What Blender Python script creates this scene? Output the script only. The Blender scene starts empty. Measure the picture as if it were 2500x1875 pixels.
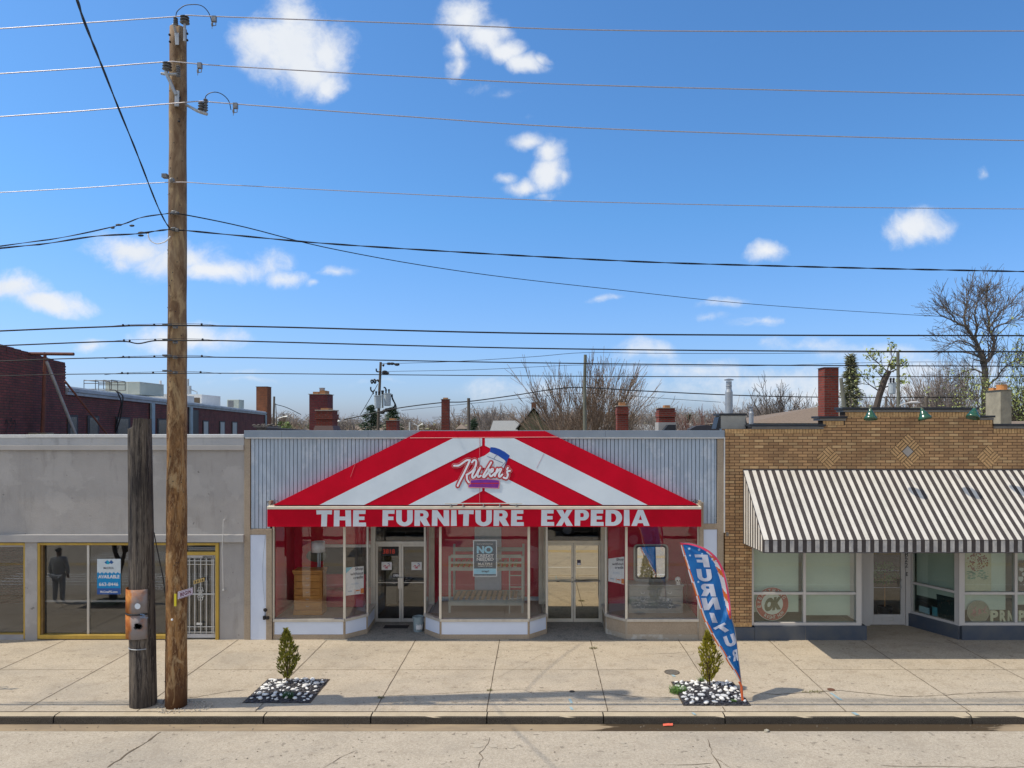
import bpy, math, random
from mathutils import Vector, Matrix
R = math.radians
scene = bpy.context.scene
COL = scene.collection
# ---------------------------------------------------------------- camera, sky, sun
F = 1740.0; U0 = 1315.0; V0 = 1045.0; H = 5.28      # focal length and vanishing point of the street grid, camera height
cam = bpy.data.cameras.new('camera'); camo = bpy.data.objects.new('camera', cam); COL.objects.link(camo)
camo.location = (0, 0, H); camo.rotation_euler = (R(90), 0, 0)
cam.sensor_width = 36; cam.lens = 36 * F / 2500
cam.shift_x = -(U0 - 1250) / 2500; cam.shift_y = (V0 - 937.5) / 2500
cam.clip_start = 0.1; cam.clip_end = 3000
scene.camera = camo
SUN = Vector((-1.63, -0.13, 2.455)).normalized()
sl = bpy.data.lights.new('sun', 'SUN'); sl.energy = 4.0; sl.angle = R(0.53); sl.color = (1.0, 0.90, 0.74)
so = bpy.data.objects.new('sun', sl); COL.objects.link(so)
so.rotation_euler = SUN.to_track_quat('Z', 'Y').to_euler(); so.location = (-20, -5, 30)
scene.view_settings.view_transform = 'Standard'; scene.view_settings.look = 'None'
scene.view_settings.exposure = 0.0; scene.view_settings.gamma = 1.0
scene.cycles.max_bounces = 8; scene.cycles.transparent_max_bounces = 16; scene.cycles.glossy_bounces = 4
scene.cycles.caustics_reflective = False; scene.cycles.caustics_refractive = False

CLOUDS = [  # direction of each puff (in the picture's pixels), size, weight
 (715,115,105,95,1.0),(640,110,75,60,.9),(790,130,70,60,.8),(715,50,60,55,.9),(790,205,45,38,.8),(745,180,70,50,.8),
 (1140,55,62,58,1.0),(1185,95,55,42,.9),(1235,130,50,26,.85),(1290,160,48,24,.85),(1330,150,20,14,.7),(1106,150,24,44,.65),(1110,110,30,40,.8),(1160,215,50,16,.22),(1230,235,40,14,.2),
 (1295,350,44,18,.85),(1340,375,34,34,.85),(1340,425,44,40,.95),(1275,445,60,20,.8),(1222,425,30,14,.75),(1330,470,44,14,.5),(1300,300,25,12,.3),(1375,430,16,24,.6),
 (320,600,110,40,.85),(430,630,130,42,.9),(520,660,140,30,.85),(650,640,60,40,.5),(690,675,60,24,.7),(775,690,22,12,.5),(300,640,45,28,.5),
 (835,657,48,16,.6),(20,715,95,38,.95),(120,745,100,26,.9),(455,825,130,32,.8),(215,838,45,16,.45),(590,910,80,12,.35),
 (2235,558,90,38,1.0),(1870,625,48,24,.85),(1780,742,60,12,.4),(1860,790,55,14,.45),(1455,724,40,8,.35),(1740,775,50,10,.35),
 (2385,428,20,16,.4),(1560,860,80,26,.5),(1700,905,200,26,.5),(1960,850,110,20,.45),(1900,930,260,34,.55),(2150,870,200,26,.5),(2250,905,220,34,.6),
 (1300,950,140,30,.45),(1560,960,260,30,.45),(2100,960,400,40,.6),(950,930,80,8,.25),(600,930,90,9,.25)]
def make_world():
    w = bpy.data.worlds.new('World'); scene.world = w; w.use_nodes = True
    nt = w.node_tree; N = nt.nodes; L = nt.links; N.clear()
    out = N.new('ShaderNodeOutputWorld'); bg = N.new('ShaderNodeBackground')
    sky = N.new('ShaderNodeTexSky'); sky.sky_type = 'NISHITA'; sky.sun_disc = False
    sky.sun_elevation = math.asin(SUN.z); sky.sun_rotation = math.atan2(SUN.x, SUN.y)
    sky.altitude = 200; sky.air_density = 1.0; sky.dust_density = 1.2; sky.ozone_density = 3.0
    tc = N.new('ShaderNodeTexCoord'); sep = N.new('ShaderNodeSeparateXYZ'); L.new(tc.outputs['Generated'], sep.inputs[0])
    def M(op, a, b=None, clamp=False):
        n = N.new('ShaderNodeMath'); n.operation = op; n.use_clamp = clamp
        for i, x in enumerate((a, b)):
            if x is None: continue
            if isinstance(x, (int, float)): n.inputs[i].default_value = x
            else: L.new(x, n.inputs[i])
        return n.outputs[0]
    ys = M('MAXIMUM', sep.outputs[1], 0.05)
    cmb = N.new('ShaderNodeCombineXYZ'); L.new(M('DIVIDE', sep.outputs[0], ys), cmb.inputs[0]); L.new(M('DIVIDE', sep.outputs[2], ys), cmb.inputs[1])
    # warp for wispy outlines
    wn = N.new('ShaderNodeTexNoise'); wn.inputs['Scale'].default_value = 9; wn.inputs['Detail'].default_value = 5; L.new(cmb.outputs[0], wn.inputs['Vector'])
    ws = N.new('ShaderNodeVectorMath'); ws.operation = 'SUBTRACT'; L.new(wn.outputs['Color'], ws.inputs[0]); ws.inputs[1].default_value = (.5, .5, .5)
    wm = N.new('ShaderNodeVectorMath'); wm.operation = 'MULTIPLY'; L.new(ws.outputs[0], wm.inputs[0]); wm.inputs[1].default_value = (.07, .05, 0)
    wa = N.new('ShaderNodeVectorMath'); wa.operation = 'ADD'; L.new(cmb.outputs[0], wa.inputs[0]); L.new(wm.outputs[0], wa.inputs[1])
    f = None
    for (u, v, ru, rv, wt) in CLOUDS:
        s = N.new('ShaderNodeVectorMath'); s.operation = 'SUBTRACT'; L.new(wa.outputs[0], s.inputs[0]); s.inputs[1].default_value = ((u-U0)/F, (V0-v)/F, 0)
        m = N.new('ShaderNodeVectorMath'); m.operation = 'MULTIPLY'; L.new(s.outputs[0], m.inputs[0]); m.inputs[1].default_value = (F/(ru*1.45), F/(rv*1.45), 0)
        l = N.new('ShaderNodeVectorMath'); l.operation = 'LENGTH'; L.new(m.outputs[0], l.inputs[0])
        e = M('MULTIPLY', M('SUBTRACT', 1.0, l.outputs['Value'], True), wt)
        f = e if f is None else M('MAXIMUM', f, e)
    fn = N.new('ShaderNodeTexNoise'); fn.inputs['Scale'].default_value = 13; fn.inputs['Detail'].default_value = 10; fn.inputs['Roughness'].default_value = .66; L.new(wa.outputs[0], fn.inputs['Vector'])
    dens = M('ADD', f, M('MULTIPLY', M('SUBTRACT', fn.outputs['Fac'], .5), 1.55))
    mr = N.new('ShaderNodeMapRange'); mr.interpolation_type = 'SMOOTHSTEP'; L.new(dens, mr.inputs[0])
    mr.inputs[1].default_value = .03; mr.inputs[2].default_value = .80
    a = M('MULTIPLY', mr.outputs[0], M('MULTIPLY', f, 7.0, True), True)
    a = M('MULTIPLY', a, M('GREATER_THAN', sep.outputs[1], 0.1))
    a = M('MULTIPLY', a, .97)
    # soft inner shading of the puffs
    cn = N.new('ShaderNodeTexNoise'); cn.inputs['Scale'].default_value = 7; cn.inputs['Detail'].default_value = 4; L.new(wa.outputs[0], cn.inputs['Vector'])
    cr = N.new('ShaderNodeMix'); cr.data_type = 'RGBA'; L.new(cn.outputs['Fac'], cr.inputs[0]); cr.inputs[6].default_value = (4.7, 5.1, 5.7, 1); cr.inputs[7].default_value = (6.6, 6.65, 6.7, 1)
    # the sky's own colour, slightly saturated
    hs = N.new('ShaderNodeHueSaturation'); hs.inputs['Saturation'].default_value = SKY_SAT; hs.inputs['Value'].default_value = 1.0; L.new(sky.outputs[0], hs.inputs['Color'])
    el = N.new('ShaderNodeMapRange'); L.new(sep.outputs[2], el.inputs[0]); el.inputs[1].default_value = 0.0; el.inputs[2].default_value = .28
    tn = N.new('ShaderNodeMix'); tn.data_type = 'RGBA'; L.new(el.outputs[0], tn.inputs[0]); tn.inputs[6].default_value = (.73, .82, 1.18, 1); tn.inputs[7].default_value = (.57, .96, 1.26, 1)
    tm = N.new('ShaderNodeMix'); tm.data_type = 'RGBA'; tm.blend_type = 'MULTIPLY'; tm.inputs[0].default_value = 1; L.new(hs.outputs[0], tm.inputs[6]); L.new(tn.outputs[2], tm.inputs[7])
    mx = N.new('ShaderNodeMix'); mx.data_type = 'RGBA'; L.new(a, mx.inputs[0]); L.new(tm.outputs[2], mx.inputs[6]); L.new(cr.outputs[2], mx.inputs[7])
    # unseen broken white cloud, added behind the camera to light the shop fronts
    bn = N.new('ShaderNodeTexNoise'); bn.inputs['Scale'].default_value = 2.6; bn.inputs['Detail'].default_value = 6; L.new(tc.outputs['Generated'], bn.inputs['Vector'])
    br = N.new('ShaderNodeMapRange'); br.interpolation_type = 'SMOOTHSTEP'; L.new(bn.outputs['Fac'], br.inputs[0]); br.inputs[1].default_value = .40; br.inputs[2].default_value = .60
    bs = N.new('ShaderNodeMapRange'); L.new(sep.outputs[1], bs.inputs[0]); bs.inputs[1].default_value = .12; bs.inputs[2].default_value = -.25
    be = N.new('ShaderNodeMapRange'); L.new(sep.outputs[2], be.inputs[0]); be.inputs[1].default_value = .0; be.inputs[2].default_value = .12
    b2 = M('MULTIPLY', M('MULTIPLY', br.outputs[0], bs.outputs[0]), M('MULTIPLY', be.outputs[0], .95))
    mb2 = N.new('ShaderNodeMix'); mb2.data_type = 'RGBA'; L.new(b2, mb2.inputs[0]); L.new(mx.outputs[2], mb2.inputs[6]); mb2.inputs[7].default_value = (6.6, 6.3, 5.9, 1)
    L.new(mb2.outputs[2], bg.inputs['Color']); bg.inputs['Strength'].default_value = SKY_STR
    L.new(bg.outputs[0], out.inputs[0])
SKY_SAT = 1.0; SKY_STR = 0.15
make_world()

# ---------------------------------------------------------------- materials
MATS = {}
def rgb(*c): return (c[0], c[1], c[2], 1)
def srgb(r, g, b):
    f = lambda c: (c/255)/12.92 if c/255 <= .04045 else (((c/255)+.055)/1.055)**2.4
    return (f(r), f(g), f(b))
class NT:
    def __init__(s, name):
        s.m = bpy.data.materials.new(name); s.m.use_nodes = True; s.nt = s.m.node_tree; s.N = s.nt.nodes; s.L = s.nt.links
        s.b = s.N['Principled BSDF']; s.tc = s.N.new('ShaderNodeTexCoord')
    def vec(s, scale=(1,1,1), off=(0,0,0), src=None):
        n = s.N.new('ShaderNodeMapping'); n.inputs['Scale'].default_value = scale; n.inputs['Location'].default_value = off
        s.L.new(src or s.tc.outputs['Object'], n.inputs['Vector']); return n.outputs[0]
    def noise(s, scale, detail=4, rough=.55, vec=None, dist=0):
        n = s.N.new('ShaderNodeTexNoise'); n.inputs['Scale'].default_value = scale; n.inputs['Detail'].default_value = detail
        n.inputs['Roughness'].default_value = rough; n.inputs['Distortion'].default_value = dist
        s.L.new(vec or s.tc.outputs['Object'], n.inputs['Vector']); return n.outputs['Fac']
    def ramp(s, fac, lo, hi):
        n = s.N.new('ShaderNodeMapRange'); s.L.new(fac, n.inputs[0]); n.inputs[1].default_value = lo; n.inputs[2].default_value = hi; return n.outputs[0]
    def mix(s, fac, a, b, mode='MIX'):
        n = s.N.new('ShaderNodeMix'); n.data_type = 'RGBA'; n.blend_type = mode
        for i, x in ((0, fac), (6, a), (7, b)):
            if isinstance(x, (int, float)): n.inputs[i].default_value = x
            elif isinstance(x, tuple): n.inputs[i].default_value = (*x[:3], 1)
            else: s.L.new(x, n.inputs[i])
        return n.outputs[2]
    def math(s, op, a, b=0, clamp=False):
        n = s.N.new('ShaderNodeMath'); n.operation = op; n.use_clamp = clamp
        for i, x in enumerate((a, b)):
            if isinstance(x, (int, float)): n.inputs[i].default_value = x
            else: s.L.new(x, n.inputs[i])
        return n.outputs[0]
    def bump(s, h, strength=.3, dist=.01):
        n = s.N.new('ShaderNodeBump'); n.inputs['Strength'].default_value = strength; n.inputs['Distance'].default_value = dist
        s.L.new(h, n.inputs['Height']); s.L.new(n.outputs[0], s.b.inputs['Normal'])
    def col(s, c):
        if isinstance(c, tuple): s.b.inputs['Base Color'].default_value = (*c[:3], 1)
        else: s.L.new(c, s.b.inputs['Base Color'])
    def done(s, rough=.7, metal=0, spec=.5):
        if isinstance(rough, (int, float)): s.b.inputs['Roughness'].default_value = rough
        else: s.L.new(rough, s.b.inputs['Roughness'])
        s.b.inputs['Metallic'].default_value = metal; s.b.inputs['Specular IOR Level'].default_value = spec
        return s.m
def pm(name, c, c2=None, scale=6, rough=.7, metal=0, bump=0, bdist=.01, stretch=(1,1,1), spec=.4, lo=.35, hi=.65, fine=0):
    if name in MATS: return MATS[name]
    t = NT(name); c2 = c2 or tuple(x*.75 for x in c)
    v = t.vec(stretch); n = t.noise(scale, 5, .6, v)
    base = t.mix(t.ramp(n, lo, hi), c, c2)
    if fine:
        n3 = t.noise(fine, 3, .6); base = t.mix(.35, base, t.mix(t.ramp(n3, .3, .7), tuple(x*.6 for x in c), tuple(min(1, x*1.3) for x in c)))
    t.col(base)
    if bump: t.bump(t.noise(scale*4, 4, .6, v), bump, bdist)
    MATS[name] = t.done(rough, metal, spec); return MATS[name]
def flat(name, c, rough=.6, metal=0, spec=.4): return pm(name, c, tuple(x*.88 for x in c), 9, rough, metal, spec=spec)
def brickmat(name, c1, c2, mortar, bw, bh, ms=.01, dirt=(.05,.04,.03), dirtamt=.3, bump=.5, offset=.5, c3=None):
    t = NT(name); sp = t.N.new('ShaderNodeSeparateXYZ'); t.L.new(t.tc.outputs['Object'], sp.inputs[0])
    cb = t.N.new('ShaderNodeCombineXYZ'); t.L.new(t.math('ADD', sp.outputs[0], sp.outputs[1]), cb.inputs[0]); t.L.new(sp.outputs[2], cb.inputs[1])
    b = t.N.new('ShaderNodeTexBrick'); t.L.new(cb.outputs[0], b.inputs['Vector']); b.offset = offset
    b.inputs['Color1'].default_value = (*c1, 1); b.inputs['Color2'].default_value = (*c2, 1); b.inputs['Mortar'].default_value = (*mortar, 1)
    b.inputs['Scale'].default_value = 1; b.inputs['Mortar Size'].default_value = ms; b.inputs['Mortar Smooth'].default_value = .1
    b.inputs['Brick Width'].default_value = bw; b.inputs['Row Height'].default_value = bh; b.inputs['Bias'].default_value = 0
    col = b.outputs['Color']
    if c3:
        b2 = t.N.new('ShaderNodeTexBrick'); t.L.new(cb.outputs[0], b2.inputs['Vector']); b2.offset = offset
        b2.inputs['Color1'].default_value = (0,0,0,1); b2.inputs['Color2'].default_value = (1,1,1,1); b2.inputs['Mortar'].default_value = (0,0,0,1)
        b2.inputs['Scale'].default_value = 1; b2.inputs['Mortar Size'].default_value = ms; b2.inputs['Brick Width'].default_value = bw; b2.inputs['Row Height'].default_value = bh
        wv = t.N.new('ShaderNodeTexWhiteNoise')
        col = t.mix(t.math('MULTIPLY', t.ramp(b2.outputs['Color'], .72, .95), .6), col, c3)
    n = t.noise(1.6, 6, .65); col = t.mix(t.math('MULTIPLY', t.ramp(n, .45, .72), dirtamt), col, dirt)
    n2 = t.noise(45, 3, .6); col = t.mix(.22, col, t.mix(n2, (.02,.015,.01), c1), 'OVERLAY')
    t.col(col)
    h = t.math('SUBTRACT', 1.0, b.outputs['Fac']); t.bump(t.math('ADD', h, t.math('MULTIPLY', n2, .25)), bump, .006)
    MATS[name] = t.done(.85, 0, .3); return t.m
def glassmat(name, tint=(.9,.95,.93), base=.05, mult=2.0, refl=(1,1,1), rough=0.0):
    m = bpy.data.materials.new(name); m.use_nodes = True; N = m.node_tree.nodes; L = m.node_tree.links; N.clear()
    o = N.new('ShaderNodeOutputMaterial'); mx = N.new('ShaderNodeMixShader'); t = N.new('ShaderNodeBsdfTransparent'); g = N.new('ShaderNodeBsdfGlossy')
    t.inputs[0].default_value = (*tint, 1); g.inputs[0].default_value = (*refl, 1); g.inputs['Roughness'].default_value = rough
    fr = N.new('ShaderNodeFresnel'); fr.inputs[0].default_value = 1.5
    geo = N.new('ShaderNodeNewGeometry')
    # the fresnel of either side is the same for a thin pane
    nrm = N.new('ShaderNodeMix'); nrm.data_type = 'FLOAT'; L.new(geo.outputs['Backfacing'], nrm.inputs[0]); nrm.inputs[2].default_value = 1.5; nrm.inputs[3].default_value = 1/1.5
    L.new(nrm.outputs[0], fr.inputs[0])
    a = N.new('ShaderNodeMath'); a.operation = 'MULTIPLY_ADD'; a.use_clamp = True; L.new(fr.outputs[0], a.inputs[0]); a.inputs[1].default_value = mult; a.inputs[2].default_value = base
    # waviness of old plate glass
    bp = N.new('ShaderNodeBump'); bp.inputs['Strength'].default_value = .04; bp.inputs['Distance'].default_value = .02
    nz = N.new('ShaderNodeTexNoise'); nz.inputs['Scale'].default_value = 1.3; tc = N.new('ShaderNodeTexCoord'); L.new(tc.outputs['Object'], nz.inputs['Vector']); L.new(nz.outputs['Fac'], bp.inputs['Height']); L.new(bp.outputs[0], g.inputs['Normal'])
    L.new(a.outputs[0], mx.inputs[0]); L.new(t.outputs[0], mx.inputs[1]); L.new(g.outputs[0], mx.inputs[2]); L.new(mx.outputs[0], o.inputs[0])
    MATS[name] = m; return m

# ---------------------------------------------------------------- geometry helpers
def PX(u, y): return (u - U0) * y / F
def PZ(v, y): return H - (v - V0) * y / F
def PT(u, v, y): return Vector((PX(u, y), y, PZ(v, y)))
def onplane(u, v, p0, n):
    d = Vector(((u-U0)/F, 1, -(v-V0)/F)); o = Vector((0, 0, H)); p0 = Vector(p0); n = Vector(n)
    return o + d * ((p0 - o).dot(n) / d.dot(n))
ORI = {}
def tag(o, label=None, cat=None, group=None, kind=None):
    if label: o['label'] = label
    if cat: o['category'] = cat
    if group: o['group'] = group
    if kind: o['kind'] = kind
    return o
def thing(name, label, cat, loc=(0, 0, 0), group=None):
    o = bpy.data.objects.new(name, None); COL.objects.link(o); o.location = loc; o.empty_display_size = .2
    ORI[o.name] = Vector(loc); return tag(o, label, cat, group)
class MB:
    def __init__(s): s.v = []; s.f = []; s.mi = []
    def add(s, vs, fs, mi=0):
        k = len(s.v); s.v += [Vector(p) for p in vs]
        for f in fs: s.f.append(tuple(i + k for i in f)); s.mi.append(mi)
        return s
    def box(s, x0, x1, y0, y1, z0, z1, mi=0):
        if x0 > x1: x0, x1 = x1, x0
        if y0 > y1: y0, y1 = y1, y0
        if z0 > z1: z0, z1 = z1, z0
        return s.hexa([(x0,y0,z0),(x1,y0,z0),(x1,y1,z0),(x0,y1,z0),(x0,y0,z1),(x1,y0,z1),(x1,y1,z1),(x0,y1,z1)], mi)
    def hexa(s, p, mi=0): return s.add(p, [(0,3,2,1),(4,5,6,7),(0,1,5,4),(1,2,6,5),(2,3,7,6),(3,0,4,7)], mi)
    def poly(s, pts, mi=0): return s.add(pts, [tuple(range(len(pts)))], mi)
    def grid(s, rows, mi=0):             # one smooth sheet over rows of points
        k = len(s.v); n = len(rows[0]); s.v += [Vector(p) for r in rows for p in r]
        for i in range(len(rows)-1):
            for j in range(n-1): s.f.append((k+i*n+j, k+i*n+j+1, k+(i+1)*n+j+1, k+(i+1)*n+j)); s.mi.append(mi(i, j) if callable(mi) else mi)
        return s
    def prism(s, xz, y0, y1, mi=0):      # outline in x,z pushed back from y0 to y1
        n = len(xz); a = [(x, y0, z) for x, z in xz] + [(x, y1, z) for x, z in xz]
        area = sum(xz[i][0]*xz[(i+1)%n][1]-xz[(i+1)%n][0]*xz[i][1] for i in range(n))
        fs = [tuple(range(n)), tuple(range(2*n-1, n-1, -1))] + [((i+1) % n, i, i+n, (i+1) % n + n) for i in range(n)]
        if area < 0: fs = [tuple(reversed(f)) for f in fs]
        return s.add(a, fs, mi)
    def loft(s, A, B, mi=0):             # two outlines of the same length joined as a solid
        n = len(A); return s.add(list(A)+list(B), [tuple(range(n)), tuple(range(2*n-1, n-1, -1))] + [((i+1) % n, i, i+n, (i+1) % n + n) for i in range(n)], mi)
    def tube(s, pts, r, n=6, mi=0, caps=True):
        pts = [Vector(p) for p in pts]; k = len(pts); rs = r if isinstance(r, (list, tuple)) else [r]*k
        base = len(s.v); up = Vector((0, 0, 1)); prev = None
        for i, p in enumerate(pts):
            d = (pts[min(i+1, k-1)] - pts[max(i-1, 0)]); d = d.normalized() if d.length > 1e-9 else Vector((0,0,1))
            if prev is None:
                a = d.cross(up); a = a.normalized() if a.length > .05 else d.cross(Vector((1,0,0))).normalized()
            else:
                a = prev - d * prev.dot(d); a = a.normalized() if a.length > 1e-6 else d.cross(Vector((1,0,0))).normalized()
            prev = a; b = d.cross(a)
            for j in range(n):
                t = 2*math.pi*j/n; s.v.append(p + (a*math.cos(t) + b*math.sin(t)) * rs[i])
        for i in range(k-1):
            for j in range(n):
                q = base+i*n; s.f.append((q+j, q+(j+1) % n, q+n+(j+1) % n, q+n+j)); s.mi.append(mi)
        if caps:
            s.f.append(tuple(base+j for j in reversed(range(n)))); s.mi.append(mi)
            s.f.append(tuple(base+(k-1)*n+j for j in range(n))); s.mi.append(mi)
        return s
    def lathe(s, prof, c, n=16, mi=0, axis=None):   # (radius, height) pairs turned about z (or axis)
        c = Vector(c); base = len(s.v); q = axis and Vector((0,0,1)).rotation_difference(Vector(axis).normalized())
        for r, z in prof:
            for j in range(n):
                t = 2*math.pi*j/n; p = Vector((r*math.cos(t), r*math.sin(t), z)); p = (q @ p) if axis else p; s.v.append(c + p)
        for i in range(len(prof)-1):
            for j in range(n):
                a = base+i*n; s.f.append((a+j, a+(j+1) % n, a+n+(j+1) % n, a+n+j)); s.mi.append(mi)
        s.f.append(tuple(base+j for j in reversed(range(n)))); s.mi.append(mi)
        s.f.append(tuple(base+(len(prof)-1)*n+j for j in range(n))); s.mi.append(mi)
        return s
    def ball(s, c, rx, ry, rz, n=8, m=5, mi=0, jit=0, rng=None, rot=0):
        prof = [(math.sin(math.pi*i/m), -math.cos(math.pi*i/m)) for i in range(m+1)]; c = Vector(c); base = len(s.v)
        cr, sr = math.cos(rot), math.sin(rot)
        s.v.append(c+Vector((0,0,-rz)))
        for i in range(1, m):
            for j in range(n):
                t = 2*math.pi*j/n; k = 1 + (rng.uniform(-jit, jit) if jit else 0)
                x = prof[i][0]*math.cos(t)*rx*k; y = prof[i][0]*math.sin(t)*ry*k
                s.v.append(c + Vector((x*cr-y*sr, x*sr+y*cr, prof[i][1]*rz*k)))
        s.v.append(c+Vector((0,0,rz))); top = len(s.v)-1
        for j in range(n):
            s.f.append((base, base+1+(j+1) % n, base+1+j)); s.mi.append(mi)
            s.f.append((top, top-n+j, top-n+(j+1) % n)); s.mi.append(mi)
        for i in range(m-2):
            for j in range(n):
                a = base+1+i*n; s.f.append((a+j, a+(j+1) % n, a+n+(j+1) % n, a+n+j)); s.mi.append(mi)
        return s
    def split(s, name, mats, parent=None, **kw):      # one object for each loose piece
        par = list(range(len(s.v)))
        def fd(i):
            while par[i] != i: par[i] = par[par[i]]; i = par[i]
            return i
        for f in s.f:
            for j in f[1:]: par[fd(j)] = fd(f[0])
        grp = {}
        for k, f in enumerate(s.f): grp.setdefault(fd(f[0]), []).append(k)
        out = []
        for ks in grp.values():
            m = MB(); mp = {}
            for k in ks:
                for j in s.f[k]:
                    if j not in mp: mp[j] = len(m.v); m.v.append(s.v[j])
                m.f.append(tuple(mp[j] for j in s.f[k])); m.mi.append(s.mi[k])
            out.append(m.build(name, mats, parent, **kw))
        return out
    def build(s, name, mats, parent=None, loc=None, smooth=False, label=None, cat=None, group=None, kind=None, bevel=0):
        if not isinstance(mats, (list, tuple)): mats = [mats]
        me = bpy.data.meshes.new(name); off = ORI[parent.name] if parent else Vector(loc or (0, 0, 0))
        me.from_pydata([p - off for p in s.v], [], s.f)
        for m in mats: me.materials.append(m)
        if len(mats) > 1: me.polygons.foreach_set('material_index', s.mi)
        if smooth: me.polygons.foreach_set('use_smooth', [True]*len(me.polygons))
        me.update(); o = bpy.data.objects.new(name, me); COL.objects.link(o)
        if parent: o.parent = parent
        else: o.location = off
        ORI[o.name] = off
        if bevel:
            b = o.modifiers.new('bevel', 'BEVEL'); b.width = bevel; b.segments = 2; b.limit_method = 'ANGLE'
        return tag(o, label, cat, group, kind)
def copy_tree(o, dloc, name=None):
    c = o.copy(); COL.objects.link(c); c.location = Vector(o.location) + Vector(dloc); ORI[c.name] = ORI[o.name] + Vector(dloc)
    for ch in o.children:
        d = ch.copy(); COL.objects.link(d); d.parent = c
        for g in ch.children:
            e = g.copy(); COL.objects.link(e); e.parent = d
    return c
def catmull(pts, k=6):
    P = [Vector(p) for p in pts]; P = [P[0]*2-P[1]] + P + [P[-1]*2-P[-2]]; out = []
    for i in range(1, len(P)-2):
        for j in range(k):
            t = j/k; a, b, c, d = P[i-1], P[i], P[i+1], P[i+2]
            out.append(.5*((2*b) + (c-a)*t + (2*a-5*b+4*c-d)*t*t + (3*b-a-3*c+d)*t**3))
    return out + [P[-2]]
# ---------------------------------------------------------------- lettering
def _mesh_of(cu):
    o = bpy.data.objects.new('tmp', cu); COL.objects.link(o); dg = bpy.context.evaluated_depsgraph_get()
    me = bpy.data.meshes.new_from_object(o.evaluated_get(dg)); vs = [(v.co.x, v.co.y) for v in me.vertices]; fs = [tuple(p.vertices) for p in me.polygons]
    bpy.data.objects.remove(o); bpy.data.meshes.remove(me); bpy.data.curves.remove(cu); return vs, fs
def txt(s, bold=0.0, shear=0, space=1.0):
    cu = bpy.data.curves.new('t', 'FONT'); cu.body = s; cu.offset = bold; cu.shear = shear; cu.space_character = space; cu.resolution_u = 4; return _mesh_of(cu)
def rings(rs):
    cu = bpy.data.curves.new('t', 'CURVE'); cu.dimensions = '2D'; cu.fill_mode = 'BOTH'
    for r in rs:
        sp = cu.splines.new('POLY'); sp.points.add(len(r)-1); sp.use_cyclic_u = True
        for i, (x, y) in enumerate(r): sp.points[i].co = (x, y, 0, 1)
    return _mesh_of(cu)
def arc(cx, cy, rx, ry, a0, a1, n=10): return [(cx+rx*math.cos(R(a0+(a1-a0)*i/n)), cy+ry*math.sin(R(a0+(a1-a0)*i/n))) for i in range(n+1)]
S = .34
GL = {
 'T': (.95, [[(0,1),(.95,1),(.94,.74),(.66,.755),(.63,0),(.29,0),(.31,.755),(.01,.74)]]),
 'H': (1.06, [[(0,0),(.02,1),(.36,1),(.35,.61),(.71,.61),(.70,1),(1.04,1),(1.06,0),(.72,0),(.71,.38),(.35,.38),(.34,0)]]),
 'E': (.80, [[(0,0),(.02,1),(.77,1),(.76,.77),(.36,.77),(.36,.61),(.70,.61),(.70,.40),(.36,.40),(.36,.24),(.79,.24),(.80,0)]]),
 'F': (.76, [[(0,0),(.02,1),(.76,1),(.75,.77),(.36,.77),(.36,.59),(.69,.59),(.69,.37),(.35,.37),(.34,0)]]),
 'U': (1.02, [[(0,1),(.34,1)] + arc(.51,.40,.17,.17,180,360) + [(.68,1),(1.02,1)] + arc(.51,.40,.51,.42,0,-180)]),
 'N': (1.08, [[(0,0),(.02,1),(.34,1),(.73,.46),(.73,1),(1.06,1),(1.08,0),(.75,0),(.35,.55),(.34,0)]]),
 'I': (.36, [[(0,0),(.02,1),(.34,1),(.36,0)]]),
 'X': (1.04, [[(0,0),(.33,.52),(.03,1),(.42,1),(.54,.74),(.67,1),(1.02,1),(.72,.53),(1.04,0),(.65,0),(.51,.28),(.36,0)]]),
 'A': (1.12, [[(0,0),(.40,1),(.72,1),(1.12,0),(.77,0),(.71,.17),(.40,.17),(.34,0)], [(.46,.37),(.65,.37),(.555,.68)]]),
 'P': (.88, [[(0,0),(.02,1)] + arc(.55,.67,.33,.33,90,-90) + [(.35,.34),(.34,0)], [(.35,.80)] + arc(.50,.67,.07,.13,90,-90) + [(.35,.54)]]),
 'R': (.98, [[(0,0),(.02,1)] + arc(.55,.70,.33,.30,90,-55) + [(.98,0),(.60,0),(.36,.36),(.34,0)], [(.35,.80)] + arc(.50,.70,.07,.10,90,-90) + [(.35,.60)]]),
 'D': (1.02, [[(0,0),(.02,1)] + arc(.48,.5,.54,.5,90,-90,14), [(.35,.77)] + arc(.46,.5,.20,.27,90,-90) + [(.35,.23)]]),
}
_g = {}
def word(w, gap=.10):
    vs = []; fs = []; x = 0
    for ch in w:
        if ch not in _g: _g[ch] = rings(GL[ch][1])
        a, b = _g[ch]; k = len(vs); vs += [(p[0]+x, p[1]) for p in a]; fs += [tuple(i+k for i in f) for f in b]; x += GL[ch][0] + gap
    return vs, fs
def decal(name, md, P00, P10, P01, mat, parent, off=(0, -.004, 0), box=None, loc=None, thick=0, flip=False, **kw):
    # P00 lower-left corner, P10 lower-right, P01 upper-left of the box that the 2D mesh fills
    vs, fs = md; x0, x1 = min(p[0] for p in vs), max(p[0] for p in vs); y0, y1 = min(p[1] for p in vs), max(p[1] for p in vs)
    if box: x0, y0, x1, y1 = box
    P00, P10, P01 = Vector(P00), Vector(P10), Vector(P01); off = Vector(off)
    def q(p):
        s = (p[0]-x0)/(x1-x0); s = 1-s if flip else s
        return P00 + (P10-P00)*s + (P01-P00)*((p[1]-y0)/(y1-y0)) + off
    mb = MB(); mb.add([q(p) for p in vs], fs)
    return mb.build(name, mat, parent, loc=loc, **kw)
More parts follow.
